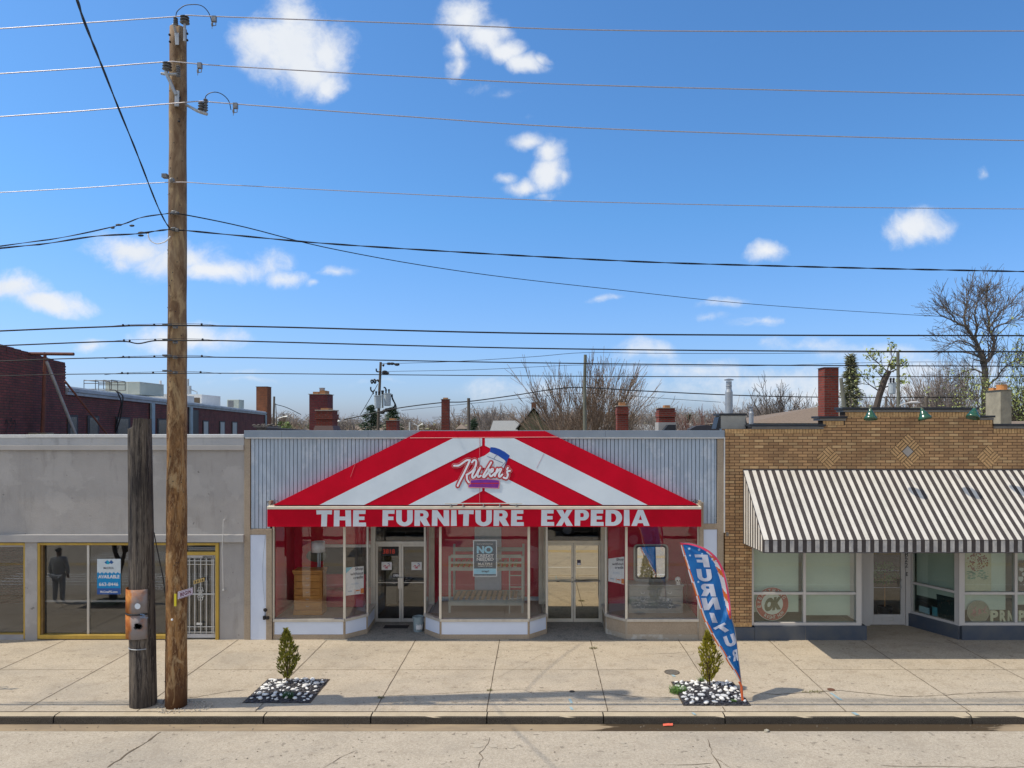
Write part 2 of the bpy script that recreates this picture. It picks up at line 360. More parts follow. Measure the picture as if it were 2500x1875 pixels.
def decal_px(name, md, u0, v0, u1, v1, plane, mat, parent, off=(0, -.004, 0), **kw):
    f = (lambda u, v: PT(u, v, plane)) if isinstance(plane, (int, float)) else (lambda u, v: onplane(u, v, *plane))
    return decal(name, md, f(u0, v1), f(u1, v1), f(u0, v0), mat, parent, off, **kw)
RECT = ([(0,0),(1,0),(1,1),(0,1)], [(0,1,2,3)])
# ---------------------------------------------------------------- the materials of this street
rng = random.Random(7)
glass = glassmat('glass', (.95,.955,.95), .020, .95)
glass_left = glassmat('glass_left', (.74,.75,.75), .045, 1.0)
glass_shade = glassmat('glass_shade', (.90,.94,.91), .02, 1.0)
film = glassmat('mirror_film', (.2,.18,.12), .50, 1.0, (1.0,.93,.75), .015)
mirror = pm('mirror', (.9,.9,.9), (.88,.88,.88), 3, .02, 1.0)
def concrete(name, a, b, stain, sx=.35, fine=90, bump=.35, slabs=False):
    t = NT(name); n = t.noise(.8, 6, .6); base = t.mix(t.ramp(n, .3, .7), a, b)
    v2 = t.vec((sx, 1.6, 1)); base = t.mix(t.math('MULTIPLY', t.ramp(t.noise(1.5, 7, .62, v2), .5, .72), .45), base, stain)
    f = t.noise(fine, 3, .7); base = t.mix(t.ramp(f, .38, .62), t.mix(.42, base, (.05,.04,.03)), t.mix(.22, base, (.95,.88,.74)))
    f2 = t.noise(22, 4, .7); base = t.mix(.25, base, t.mix(t.ramp(f2, .35, .65), (.2,.17,.13), (.7,.62,.5)), 'MIX')
    bs = t.N.new('ShaderNodeTexBrick'); t.L.new(t.vec((1,1,1), (1.28+21.7, -13.26, 0)), bs.inputs['Vector']); bs.offset = 0; bs.inputs['Scale'].default_value = 1; bs.inputs['Mortar Size'].default_value = 0; bs.inputs['Brick Width'].default_value = 2.17; bs.inputs['Row Height'].default_value = 2.31
    bs.inputs['Color1'].default_value = (.80,.81,.82,1); bs.inputs['Color2'].default_value = (1,1,1,1)
    if slabs: base = t.mix(1.0, base, bs.outputs['Color'], 'MULTIPLY')
    n5 = t.noise(2.7, 8, .75); base = t.mix(t.math('MULTIPLY', t.ramp(n5, .50, .66), .55), base, stain)
    sp_ = t.noise(9, 2, .4); base = t.mix(t.math('MULTIPLY', t.ramp(sp_, .67, .70), .5), base, (.12,.10,.08))
    n6 = t.noise(.33, 5, .6, t.vec((1,1.6,1),(5,2,0))); base = t.mix(t.math('MULTIPLY', t.ramp(n6, .48, .66), .30), base, (.22,.205,.185))
    t.col(base); t.bump(t.math('ADD', f, f2), bump, .006); MATS[name] = t.done(.9, 0, .25); return t.m
walk = concrete('concrete_walk', (.52,.43,.315), (.43,.35,.25), (.28,.225,.16))
roadm = concrete('road_surface', (.47,.40,.31), (.40,.34,.26), (.31,.26,.20), .5, 110)
dark_floor = concrete('porch_floor', (.105,.135,.155), (.085,.11,.13), (.06,.07,.08), 1)
def curbmat():
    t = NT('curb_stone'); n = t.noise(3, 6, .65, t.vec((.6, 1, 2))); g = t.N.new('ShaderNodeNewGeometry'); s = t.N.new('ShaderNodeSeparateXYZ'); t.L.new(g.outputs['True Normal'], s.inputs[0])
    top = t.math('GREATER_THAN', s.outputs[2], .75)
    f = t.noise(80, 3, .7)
    c = t.mix(top, t.mix(t.ramp(n, .3, .7), (.022,.018,.016), (.05,.042,.035)), t.mix(t.ramp(n, .3, .7), (.54,.45,.32), (.40,.33,.23)))  # upright face: its shade and dirt both painted in as a darker tone
    c = t.mix(.25, c, t.mix(t.ramp(f, .35, .65), t.mix(.5, c, (0,0,0)), t.mix(.3, c, (.9,.8,.6)))); t.col(c); t.bump(f, .6, .008); MATS['curb'] = t.done(.9, 0, .25); return t.m
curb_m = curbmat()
def guttermat():
    t = NT('gutter_pan'); s = t.N.new('ShaderNodeSeparateXYZ'); t.L.new(t.tc.outputs['Object'], s.inputs[0])
    n = t.noise(1.4, 6, .65, t.vec((.5, 2.2, 1))); x = t.ramp(s.outputs[0], .2, 2.0); x2 = t.ramp(s.outputs[0], 9.2, 7.4)
    wet = t.math('MULTIPLY', t.math('MULTIPLY', x, x2, True), 1.0)
    wet = t.ramp(t.math('ADD', wet, t.math('MULTIPLY', t.math('SUBTRACT', n, .5), 1.6)), .42, .56)
    dry = t.mix(t.ramp(n, .35, .65), (.34,.26,.165), (.22,.17,.115)); t.col(t.mix(wet, dry, (.07,.05,.03)))
    t.bump(t.noise(60, 3), .3, .004); m = t.done(t.ramp(wet, 1.6, -.1), 0, .4); return m
gutter_m = guttermat()
joint_m = flat('joint', (.10,.075,.05), .95)
crack_m = flat('crack', (.13,.10,.07), .95)
ground_m = pm('ground', (.10,.10,.05), (.16,.14,.10), .4, .95)
stucco = NT('stucco')
def _st():
    t = stucco; n = t.noise(1.1, 6, .6); c = t.mix(t.ramp(n, .3, .7), (.42,.40,.38), (.34,.325,.31))
    c = t.mix(t.math('MULTIPLY', t.ramp(t.noise(2.2, 7, .7, t.vec((1.6,1,.35))), .54, .70), .42), c, (.22,.205,.185)); t.col(c)
    c = t.mix(t.math('MULTIPLY', t.ramp(t.noise(7, 3, .5), .70, .73), .55), c, (.09,.085,.08)); c = t.mix(t.math('MULTIPLY', t.ramp(t.noise(.9, 5, .6, t.vec((1,1,1),(4,0,2))), .56, .58), .22), c, (.55,.53,.50)); t.col(c)
    t.bump(t.math('ADD', t.noise(38, 4, .7), t.math('MULTIPLY', t.noise(4, 3), 1.5)), .55, .012); return t.done(.92, 0, .2)
stucco_m = _st()
def sheetmetal():
    t = NT('coping_metal'); n = t.noise(1.2, 6, .65); n2 = t.noise(2.4, 6, .6, t.vec((1.2, 1, .3)))
    c = t.mix(t.ramp(n, .3, .7), (.46,.46,.455), (.38,.39,.40)); c = t.mix(t.math('MULTIPLY', t.ramp(n2, .58, .74), .55), c, (.18,.18,.18)); c = t.mix(t.math('MULTIPLY', t.ramp(n2, .40, .25), .5), c, (.52,.47,.38)); t.col(c); return t.done(.55, .1, .5)
cop_stained = sheetmetal()
cop_gray = pm('store_coping', (.27,.32,.38), (.22,.27,.33), 1.5, .5, .15, spec=.5)
light_edge = flat('light_edge', (.70,.70,.68), .5)
def siding():
    t = NT('siding_boards'); n = t.noise(2.2, 6, .65, t.vec((3, 1, .7))); c = t.mix(t.ramp(n, .3, .7), (.45,.54,.64), (.34,.42,.50))
    n2 = t.noise(1.3, 6, .7, t.vec((1, 1, .8), (3, 0, 1))); c = t.mix(t.math('MULTIPLY', t.ramp(n2, .52, .6), .5), c, (.60,.66,.72))
    c = t.mix(t.math('MULTIPLY', t.ramp(t.noise(9, 5, .7, t.vec((2,1,.5))), .62, .75), .5), c, (.22,.24,.27)); t.col(c); t.bump(n2, .25, .006); return t.done(.6, 0, .4)
siding_m = siding()
gap_m = flat('board_gap', (.02,.022,.025), .9)
tan_paint = pm('tan_paint', (.40,.325,.24), (.34,.275,.20), 2.5, .8, 0, .4, .006, fine=30)
tan_worn = pm('tan_worn', (.38,.33,.26), (.50,.48,.42), 3, .85, lo=.5, hi=.62)
white_panel = pm('white_panel', (.66,.74,.88), (.60,.68,.82), 1.2, .35, spec=.5)
alum = pm('aluminium', (.62,.60,.55), (.52,.50,.46), 6, .38, .55, stretch=(1,1,.2))
alum_dark = pm('aluminium_dark', (.30,.30,.30), (.22,.22,.22), 4, .4, .5)
cream = pm('cream_trim', (.74,.68,.55), (.62,.57,.46), 3, .45)
canopy_red = pm('canopy_red', (.56,.003,.022), (.47,.003,.018), 1.6, .5, spec=.08)
canopy_white = pm('canopy_white', (.64,.72,.78), (.56,.64,.70), 1.2, .32, spec=.4)
letter_white = pm('letter_white', (.66,.71,.76), (.60,.66,.72), 3, .4)
wall_red = pm('wall_red', (.50,.008,.05), (.42,.008,.04), .8, .7)
wall_red2 = pm('wall_red_bright', (.66,.010,.055), (.56,.010,.045), .8, .7)
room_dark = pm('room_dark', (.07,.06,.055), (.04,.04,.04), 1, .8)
disp_floor = pm('display_floor', (.30,.26,.22), (.24,.2,.17), 1, .6)
gold = pm('gold_frame', (.55,.37,.07), (.42,.28,.06), 3, .45, .25, stretch=(1,1,.4))
vacant = pm('vacant_room', (.42,.43,.44), (.34,.35,.36), .6, .8)
tanbrick = brickmat('tan_brick', (.62,.40,.20), (.33,.195,.10), (.09,.055,.035), .243, .0735, .0075, (.17,.10,.06), .45, .6, .5, (.90,.68,.36))
soldier = brickmat('soldier_brick', (.46,.27,.095), (.32,.175,.06), (.07,.045,.03), .0735, .40, .0085, (.10,.06,.03), .3, .6, 0)
redbrick = brickmat('dark_red_brick', (.27,.075,.065), (.17,.052,.048), (.09,.058,.052), .215, .072, .010, (.03,.02,.02), .55, .7, .5, (.24,.10,.07))
chimbrick = brickmat('chimney_brick', (.30,.06,.035), (.20,.04,.025), (.16,.12,.10), .21, .073, .009, (.05,.025,.02), .45, .8)
rustbrick = brickmat('rust_brick', (.33,.12,.05), (.24,.085,.04), (.12,.08,.06), .21, .073, .009, (.06,.035,.02), .4, .8)
mauvebrick = brickmat('mauve_brick', (.24,.055,.055), (.17,.04,.04), (.13,.08,.075), .21, .073, .009, (.06,.03,.03), .35, .8)
brown_inlay = pm('inlay_brick', (.64,.40,.19), (.48,.29,.13), 12, .85)
black_cap = pm('black_cap', (.018,.022,.03), (.03,.034,.04), 3, .45, .1)
cap_gray = pm('cap_gray', (.22,.21,.19), (.17,.16,.15), 3, .6)
frame_white = pm('window_frame_paint', (.60,.57,.53), (.52,.50,.47), 2, .5, stretch=(1,1,.3))
base_blue = pm('blue_base_stone', (.055,.075,.11), (.10,.11,.12), 1.4, .5, 0, .3)
blind = pm('roller_blind', (.60,.66,.58), (.52,.59,.52), .7, .7)
awn_white = pm('awning_white', (.68,.645,.585), (.56,.53,.47), 2.4, .8)
awn_black = pm('awning_black', (.065,.055,.052), (.05,.042,.04), 8, .85)
val_white = pm('valance_white', (.58,.55,.50), (.34,.33,.32), 7, .85, stretch=(1,1,.6))
steel = pm('galvanised', (.42,.44,.45), (.34,.36,.38), 7, .45, .5)
hvac_m = pm('hvac_paint', (.42,.46,.41), (.36,.40,.36), 2, .6)
white_roof = pm('white_roofing', (.72,.72,.70), (.60,.60,.58), 1.5, .7)
roof_gray = pm('roof_membrane', (.16,.15,.15), (.11,.10,.10), 1.5, .8)
dk = flat('near_black', (.015,.015,.018), .5)
blackplastic = flat('black_cable', (.012,.013,.017), .6, 0, .25)
rust = pm('rusty_steel', (.17,.058,.036), (.11,.042,.03), 8, .75)
green_enamel = pm('green_enamel', (.016,.085,.038), (.013,.065,.03), 6, .22, 0, spec=.8)
paper = flat('paper_white', (.80,.80,.80), .6)
ink = flat('ink_navy', (.02,.03,.07), .6)
# ---------------------------------------------------------------- the setting
def struct(name, mb, m, parent=None): return mb.build(name, m, parent, kind=None if parent else 'structure')
YC = 13.08; YF = 17.8; RZ = -.14
struct('ground', MB().poly([(-900,-200,-.19),(900,-200,-.19),(900,1500,-.19),(-900,1500,-.19)]), ground_m)
struct('road', MB().poly([(-120,.9,RZ-.004),(120,.9,RZ-.004),(120,12.75,RZ-.004),(-120,12.75,RZ-.004)]), roadm)
gp = struct('gutter', MB().poly([(-120,12.75,RZ-.002),(120,12.75,RZ-.002),(120,13.12,RZ-.012),(-120,13.12,RZ-.012)]), gutter_m)
sw = struct('sidewalk', MB().box(-120,120,13.26,26,-.3,0), walk)
# curb stones with joints and a rounded, slightly worn nose
cj = [-40,-33,-26,-19.5,-13.6,-8.9,-5.05,-3.08,-.95,1.19,3.42,7.95,12.6,17,24,31,40]
cb = MB(); r_ = random.Random(3)
for a, b in zip(cj[:-1], cj[1:]):
    n = max(2, int((b-a)/.16)); xs = [a+.012+(b-a-.024)*i/n for i in range(n+1)]; A = []
    for x in xs:
        j = r_.uniform(-.006, .006); k = .004 + .012*(r_.random() < .08)
        A.append([(x,13.255,-.002),(x,13.13,-.004),(x,13.095+j*.5,-.010-k),(x,13.075+j,-.035),(x,13.06+j,RZ-.03),(x,13.255,RZ-.03)])
    for p, q in zip(A[:-1], A[1:]):
        cb.add(p+q, [(i, (i+1) % 6, (i+1) % 6+6, i+6) for i in range(6)])
    cb.poly(A[0]); cb.poly(A[-1])
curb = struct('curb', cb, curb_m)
struct('sidewalk_far', MB().box(-120,120,-6,.8,-.3,.0), walk)
struct('curb_far', MB().box(-120,120,.8,.9,-.3,.0), curb_m)
# joints and cracks lie in the paving
jt = MB(); Z1 = .004
for x in [-16.2,-14.0,-11.78,-9.63,-7.49,-5.28,-3.06,-.97,1.29,3.48,5.72,8.03,10.2,12.4,14.6]:
    y0, y1 = 13.27, 17.78
    if abs(x+5.28) < .1: segs = [(13.27,13.66),(14.97,y1)]
    elif abs(x-3.48) < .1: segs = [(13.27,13.5),(14.83,y1)]
    else: segs = [(y0, y1)]
    for a, b in segs:
        n = int((b-a)/.2)+1; w = [r_.uniform(.006,.0105) for _ in range(n+1)]; dx = [r_.uniform(-.004,.004) for _ in range(n+1)]
        for i in range(n):
            ya, yb = a+(b-a)*i/n, a+(b-a)*(i+1)/n
            jt.poly([(x+dx[i]-w[i],ya,Z1),(x+dx[i]+w[i],ya,Z1),(x+dx[i+1]+w[i+1],yb,Z1),(x+dx[i+1]-w[i+1],yb,Z1)])
jt.box(-40,40,13.262,13.275,-.01,.0042); jt.build('joint', joint_m, sw)
jl = MB()
for x0, x1 in [(-7.49,-3.06),(-3.06,1.29),(1.29,2.6),(5.72,8.03),(8.03,14.6),(-16.2,-9.6)]: jl.poly([(x0+.01,15.565,Z1+.001),(x1-.01,15.565,Z1+.001),(x1-.01,15.577,Z1+.001),(x0+.01,15.577,Z1+.001)])
jl.build('joint', pm('faint_joint', (.28,.22,.15), (.36,.29,.2), 6, .95), sw)
def crack(pts, w, z, parent, seed=1, jag=.03):
    g = random.Random(seed); P = []
    for a, b in zip(pts[:-1], pts[1:]):
        a, b = Vector(a), Vector(b); n = max(2, int((b-a).length/.09))
        for i in range(n): P.append(a.lerp(b, i/n) + Vector((g.uniform(-jag,jag), g.uniform(-jag,jag))))
    P.append(Vector(pts[-1])); m = MB(); L = []
    for i, p in enumerate(P):
        d = (P[min(i+1,len(P)-1)]-P[max(i-1,0)]).normalized(); nn = Vector((-d.y, d.x)); ww = w*g.uniform(.35,1.3)*(.4 if i in (0,len(P)-1) else 1)
        L.append(((p+nn*ww/2), (p-nn*ww/2)))
    for (a,b),(c,d) in zip(L[:-1], L[1:]): m.poly([(b.x,b.y,z),(d.x,d.y,z),(c.x,c.y,z),(a.x,a.y,z)])
    return m.build('crack', crack_m, parent)
def gp_(u, v, h=H): y = F*h/(v-V0); return (PX(u, y), y)
HR = H-RZ
def gpr(u, v): return gp_(u, v, HR)
road = bpy.data.objects['road']
crack([gp_(395,1722), gp_(402,1706), gp_(480,1702), gp_(560,1688), gp_(605,1684)], .014, Z1+.002, sw, 1, .012)
crack([gp_(930,1700), gp_(1080,1693), gp_(1190,1687), gp_(1240,1684), gp_(1275,1683), gp_(1310,1696)], .009, Z1+.002, sw, 2, .012)
crack([gp_(1310,1686), gp_(1450,1690), gp_(1560,1702), gp_(1668,1704)], .012, Z1+.002, sw, 3, .012)
crack([gp_(1830,1690), gp_(1900,1696), gp_(1980,1690), gp_(2050,1686), gp_(2130,1694), gp_(2200,1701), gp_(2290,1699), gp_(2380,1692), gp_(2460,1689), gp_(2600,1690)], .016, Z1+.002, sw, 4, .014)
crack([gp_(1571,1598), gp_(1650,1595), gp_(1700,1590)], .009, Z1+.002, sw, 5, .01)
crack([gp_(1200,1585), gp_(1290,1590), gp_(1340,1583), gp_(1405,1571)], .006, Z1+.002, sw, 6, .01)
crack([gp_(1215,1655), gp_(1300,1610), gp_(1330,1595)], .005, Z1+.002, sw, 7, .01)
crack([gpr(262,1875), gpr(310,1840), gpr(350,1818), gpr(392,1787)], .035, RZ+.001, road, 8, .02)
crack([gpr(1168,1875), gpr(1178,1850), gpr(1172,1838), gpr(1192,1815), gpr(1196,1800)], .016, RZ+.001, road, 9, .015)
crack([gpr(1762,1880), gpr(1750,1858), gpr(1738,1840), gpr(1731,1815), gpr(1728,1805)], .018, RZ+.001, road, 10, .015)
crack([gpr(1748,1852), gpr(1765,1862), gpr(1790,1878)], .014, RZ+.001, road, 11, .015)
crack([gpr(2150,1868), gpr(2210,1872), gpr(2300,1871), gpr(2420,1873), gpr(2560,1872)], .018, RZ+.001, road, 12, .012)
crack([gpr(1620,1868), gpr(1700,1866), gpr(1740,1863)], .012, RZ+.001, road, 13, .012)
crack([gpr(790,1875), gpr(830,1850), gpr(870,1832)], .012, RZ+.001, road, 14, .012)
# painted lines on the road (seen in the shop windows)
yl = pm('yellow_paint', (.62,.40,.05), (.50,.34,.08), 6, .8); wl = pm('white_paint', (.78,.77,.74), (.6,.6,.58), 6, .8)
m = MB()
for y in (7.2, 7.5): m.poly([(-60,y,RZ),(60,y,RZ),(60,y+.11,RZ),(-60,y+.11,RZ)])
m.build('yellow_line', yl, road)
m = MB(); m.poly([(-60,11.0,RZ),(60,11.0,RZ),(60,11.1,RZ),(-60,11.1,RZ)])
for k in range(9): y = 9.2+k*.42 if k < 4 else 3+k*.42; m.poly([(-19.5+k*.1,y,RZ+.001),(-10.5-k*.35,y,RZ+.001),(-10.7-k*.35,y+.16,RZ+.001),(-19.2+k*.1,y+.16,RZ+.001)])
m.build('white_line', wl, road)
# blue locate marks on the pavement
bm_ = flat('blue_marking', (.30,.42,.46), .9)
m = MB()
for u, v, w, h in [(2037,1697,.05,.22),(2050,1706,.06,.16),(2090,1743,.08,.12),(1646,1650,.06,.12),(1395,1712,.05,.22),(1397,1730,.05,.14),(1696,1743,.05,.1),(1650,1708,.14,.05)]:
    x, y = gp_(u, v); m.poly([(x-w/2,y-h/2,Z1+.003),(x+w/2,y-h/2,Z1+.003),(x+w/2-.03,y+h/2,Z1+.003),(x-w/2-.03,y+h/2,Z1+.003)])
m.build('blue_marking', bm_, sw)
# round stains in the road
m = MB()
for u, v, r in [(1165,1820,.10),(1204,1821,.08),(1248,1824,.06),(1520,1813,.06),(1526,1820,.05),(1443,1817,.04)]:
    x, y = gpr(u, v); g = random.Random(u); m.poly([(x+r*g.uniform(.8,1.1)*math.cos(a*.524), y+r*.9*g.uniform(.8,1.1)*math.sin(a*.524), RZ+.0015) for a in range(12)])
m.build('stain', pm('oil_stain', (.38,.33,.26), (.45,.4,.32), 30, .9), road)
# ---------------------------------------------------------------- helpers for fronts
def seg(mb, P, Q, z0, z1, th, mi=0, d0=0.0, ext=0.0):
    """upright slab along the plan line P-Q, th thick towards the inside, its face d0 inside the line"""
    P = Vector((P[0], P[1], 0)); Q = Vector((Q[0], Q[1], 0)); d = (Q-P).normalized(); n = Vector((-d.y, d.x, 0)); P = P - d*ext; Q = Q + d*ext
    a = [P+n*d0, Q+n*d0, Q+n*(d0+th), P+n*(d0+th)]
    mb.hexa([(p.x,p.y,z0) for p in a]+[(p.x,p.y,z1) for p in a], mi)
def rect_frame(mb, x0, x1, z0, z1, y0, y1, t, tb=None, mi=0):
    tb = tb or t
    mb.box(x0,x0+t,y0,y1,z0,z1,mi); mb.box(x1-t,x1,y0,y1,z0,z1,mi); mb.box(x0+t,x1-t,y0,y1,z1-t,z1,mi); mb.box(x0+t,x1-t,y0,y1,z0,z0+tb,mi)
X = lambda u, y=YF: PX(u, y)
Z = lambda v, y=YF: PZ(v, y)

# ================================================================ GREY STUCCO SHOP (left)
g1 = thing('stucco_shop', 'empty grey stucco shop with yellow framed windows at the left edge', 'shop', (-14, YF, 0))
XR = X(597); XL = -24.0
w = MB()
w.box(XL, XR, YF, YF+.25, Z(1318), Z(1069))                       # upper wall
w.box(X(536), XR, YF, YF+.25, -.01, Z(1318))                      # right pier
w.build('wall', stucco_m, g1)
b = MB(); b.box(XL, XR, YF+.25, 33.0, 4.75, 4.9); b.box(XL, XL+.2, YF+.25, 33, 0, 4.75); b.box(XR-.2, XR-.03, YF+.25, 33, 0, 4.75); b.box(XL+.2, XR-.2, 32.8, 33, 0, 4.75)
b.build('roof', roof_gray, g1)
c = MB(); c.box(XL, X(66.5)-.5*0, YF-.045, YF+.4, Z(1069), Z(1061)); c.box(X(66.5)+.004, XR, YF-.05, YF+.4, Z(1068.5), Z(1060.5)); c.split('coping_edge', light_edge, g1, bevel=.006)
c = MB(); c.box(XL, XR, YF-.035, YF, Z(1087), Z(1069)-.002); c.build('coping', cop_stained, g1)
c = MB(); c.box(XL, XR, YF-.065, YF, Z(1099), Z(1087.5)); c.build('cornice', pm('cornice_paint', (.44,.42,.40), (.38,.37,.355), 1.5, .85, bump=.3), g1, bevel=.008)
c = MB(); c.box(XL, X(597.5), YF-.09, YF, Z(1323), Z(1304.5)); c.build('ledge', pm('ledge_paint', (.42,.41,.395), (.36,.35,.345), 1.5, .85, bump=.3), g1, bevel=.01)
c = MB(); c.box(X(63), X(93), YF-.035, YF+.25, -.01, Z(1323.5)); c.build('pier', stucco_m, g1, bevel=.01)
def big_window(x0, x1, z0, z1, parts, parent, bottom=.10):
    f = MB(); t = .065
    f.box(x0,x0+t,YF-.03,YF+.14,z0,z1); f.box(x1-t,x1,YF-.03,YF+.14,z0,z1); f.box(x0+t,x1-t,YF-.03,YF+.14,z1-t*.9,z1); f.box(x0+t,x1-t,YF-.045,YF+.14,z0,z0+bottom)
    return f.build('window_frame', gold, parent, bevel=.008)
zt, zb = Z(1325), Z(1559)
wf = big_window(X(93), X(444), zb, zt, None, g1)
gl = MB(); gl.box(X(100), X(444)-.065, YF+.07, YF+.076, zb+.10, zt-.06); gl.build('pane', glass_left, wf)
mu = MB(); mu.box(X(209.5), X(215), YF+.045, YF+.10, zb+.10, zt-.06); mu.box(X(333), X(338), YF+.045, YF+.10, zb+.10, zt-.06); mu.split('mullion', alum, wf)
tr = MB(); tr.box(X(104), X(209.5), YF+.10, YF+.13, Z(1472.5), Z(1467.5)); tr.box(X(215), X(333), YF+.10, YF+.13, Z(1472.5), Z(1467.5)); tr.split('crossbar', flat('crossbar_paint', (.75,.77,.78), .5), wf)
jm = MB(); jm.box(X(99.7), X(104.5), YF+.0, YF+.068, zb+.1, zt-.06); jm.build('glazing_stop', pm('brown_stop', (.22,.14,.05), (.14,.09,.04), 5, .6), wf)
wf2 = MB(); x0, x1 = -18.5, X(65.5); t = .065
wf2.box(x1-t,x1,YF-.03,YF+.14,zb,zt); wf2.box(x0,x1-t,YF-.03,YF+.14,zt-.06,zt); wf2.box(x0,x1-t,YF-.03,YF+.14,Z(1548),Z(1546.5))
wf2 = wf2.build('window_frame', gold, g1); gl = MB(); gl.box(x0, x1-t, YF+.07, YF+.076, Z(1546.5), zt-.10); gl.build('pane', glass_left, wf2)
s_ = MB(); s_.box(x0, x1-t, YF-.02, YF+.14, -.01, Z(1548)-.002); s_.box(x0, x1-t, YF+.0, YF+.12, zt-.10, zt-.062); s_.build('sill', pm('grey_sill', (.40,.38,.37), (.33,.32,.32), 2, .7), wf2)
# shop door with white security grille
df = MB(); x0, x1 = X(441), X(535)
df.box(X(444)+.002, X(450), YF-.03, YF+.12, 0, zt); df.box(X(527), x1, YF-.035, YF+.14, 0, zt); df.box(X(450), X(527), YF-.03, YF+.12, Z(1331), zt); df.box(X(450), X(527), YF-.025, YF+.12, Z(1355), Z(1347))
dfo = df.build('door_frame', gold, g1, bevel=.006)
tv = MB(); tv.box(X(450), X(527), YF+.08, YF+.09, Z(1347), Z(1331)); tv.build('transom_pane', glass_left, dfo)
tv = MB(); tv.box(X(450), X(527), YF+.02, YF+.04, Z(1341), Z(1340)); tv.box(X(450), X(527), YF+.02, YF+.04, Z(1337), Z(1336.3)); tv.split('transom_bar', steel, dfo)
door = MB(); rect_frame(door, X(450)+.003, X(527)-.003, .03, Z(1355)-.004, YF+.04, YF+.09, .045, .095); door.box(X(450)+.048, X(527)-.048, YF+.042, YF+.088, Z(1362), Z(1355)-.05)
doo = door.build('door', flat('white_door', (.60,.60,.60), .5), g1)
dg = MB(); dg.box(X(450)+.048, X(527)-.048, YF+.06, YF+.066, .125, Z(1362)); dg.build('pane', glass_left, doo)
gr = MB(); zt2, zb2 = Z(1364), Z(1546)
for u in (449.5+13, 476, 490.3, 504, 518, 521.5): gr.box(X(u)-.008, X(u)+.008, YF-.012, YF+.004, zb2, zt2)
for v in (1369, 1377.5, 1449, 1451.2, 1530, 1543): gr.box(X(452), X(525), YF-.008, YF+.0015, Z(v)-.007, Z(v)+.007)
cx, cz = X(490.3), Z(1449)
for sx in (-1, 1):
    for sz in (-1, 1):
        for k, (w_, h_) in enumerate([(.055,.10),(.075,.05)]):
            pts = [(cx+sx*.01, YF-.02, cz+sz*.01)] + [(cx+sx*(w_*(.55+.5*math.cos(a))), YF-.02, cz+sz*(.02+k*.0+h_*(1+.45*math.sin(a)))) for a in [x*.6 for x in range(-2,7)]]
            gr.tube(pts, .006, 5)
gr.box(X(481), X(494.5), YF-.03, YF-.014, Z(1525), Z(1520))
gr.build('security_grille', flat('grille_white', (.60,.60,.58), .55), doo)
# brass house number plate, tilted up to the right
np_ = MB(); A, B, C, D = PT(472.5,1426.5,YF-.03), PT(499,1419,YF-.03), PT(499,1410,YF-.03), PT(472.5,1417.5,YF-.03)
np_.loft([A,B,C,D], [p+Vector((0,.008,0)) for p in (A,B,C,D)]); npo = np_.build('number_plate', pm('brass_plate', (.62,.45,.18), (.5,.36,.14), 9, .4, .3), doo)
decal('lettering', txt('3816', .02, 0, 1.15), A.lerp(B,.08)+(D-A)*.16, A.lerp(B,.93)+(D-A)*.16, A.lerp(B,.08)+(D-A)*.86, dk, doo)
decal_px('lettering', txt('40%NST', .0, .3), 494.5, 1357, 524, 1361.5, YF+.036, dk, doo)
inn = MB(); inn.box(XL+.2, XR-.2, 23, 23.1, 0, 4.7); inn.box(XL+.2, XR-.2, YF+.26, 23, -.01, .03); inn.box(X(93)-.2,X(93)-.1,YF+.26,23,.03,3.5); inn.box(XL+.2, XR-.2, YF+.26, 23, 3.3, 3.4); inn.build('room', vacant, g1)
# grey-white conduit down the right pier
pc = MB(); pc.tube([(X(549.5), YF-.10, Z(1269)), (X(549), YF-.11, Z(1300)), (X(547), YF-.11, Z(1340)), (X(546.5), YF-.035, Z(1439))], .008, 6); pc.tube([(X(549.5),YF-.1,Z(1269)),(X(549.5),YF,Z(1268))], .012, 6); pc.box(X(545), X(549), YF-.06, YF, Z(1441), Z(1438))
pc.build('conduit', flat('conduit_white', (.62,.62,.60), .5), g1)
# handwriting in white marker inside the left window
wr = MB(); g = random.Random(5)
for row, (v, n) in enumerate([(1408,11),(1420,3),(1432,10),(1437,7)]):
    pts = []; 
    for k in range(n*3): pts.append(PT(376+k*24/(n*3), v+g.uniform(-3.5,3.5), YF+.06))
    wr.tube(catmull(pts, 2), .003, 3)
wr.build('handwriting', flat('marker_white', (.55,.55,.55), .7), g1)

# sign hung in the window: AVAILABLE
def sheet(name, label, cat, u0, v0, u1, v1, y, m, th=.004, group=None):
    mb = MB(); mb.box(PX(u0,y), PX(u1,y), y, y+th, PZ(v1,y), PZ(v0,y)); return mb.build(name, m, None, loc=((PX(u0,y)+PX(u1,y))/2, y, PZ(v1,y)), label=label, cat=cat, group=group)
ya = YF-.006
sg = sheet('available_sign', 'blue and white AVAILABLE sign with a phone number on the grey shop window', 'sign', 237, 1364.5, 294.5, 1451, YF+.055, flat('sign_pale', (.60,.68,.72), .4), .006)
sb = flat('sign_blue', (.0,.25,.55), .4); sb2 = flat('sign_deep_blue', (.03,.10,.33), .4)
y = YF+.0545
zig = [(237,1436),(237,1399)] + [(237+57.5*(i+.5)/12, 1396.5 if i % 2 == 0 else 1400.5) for i in range(12)] + [(294.5,1399),(294.5,1436)]
decal('panel', ([(a,-b) for a,b in zig],[tuple(range(len(zig)-1,-1,-1))]), PT(237,1436,y), PT(294.5,1436,y), PT(237,1396.5,y), sb, sg, (0,-.001,0))
decal_px('panel', RECT, 237, 1436, 294.5, 1451, y, sb2, sg, (0,-.001,0))
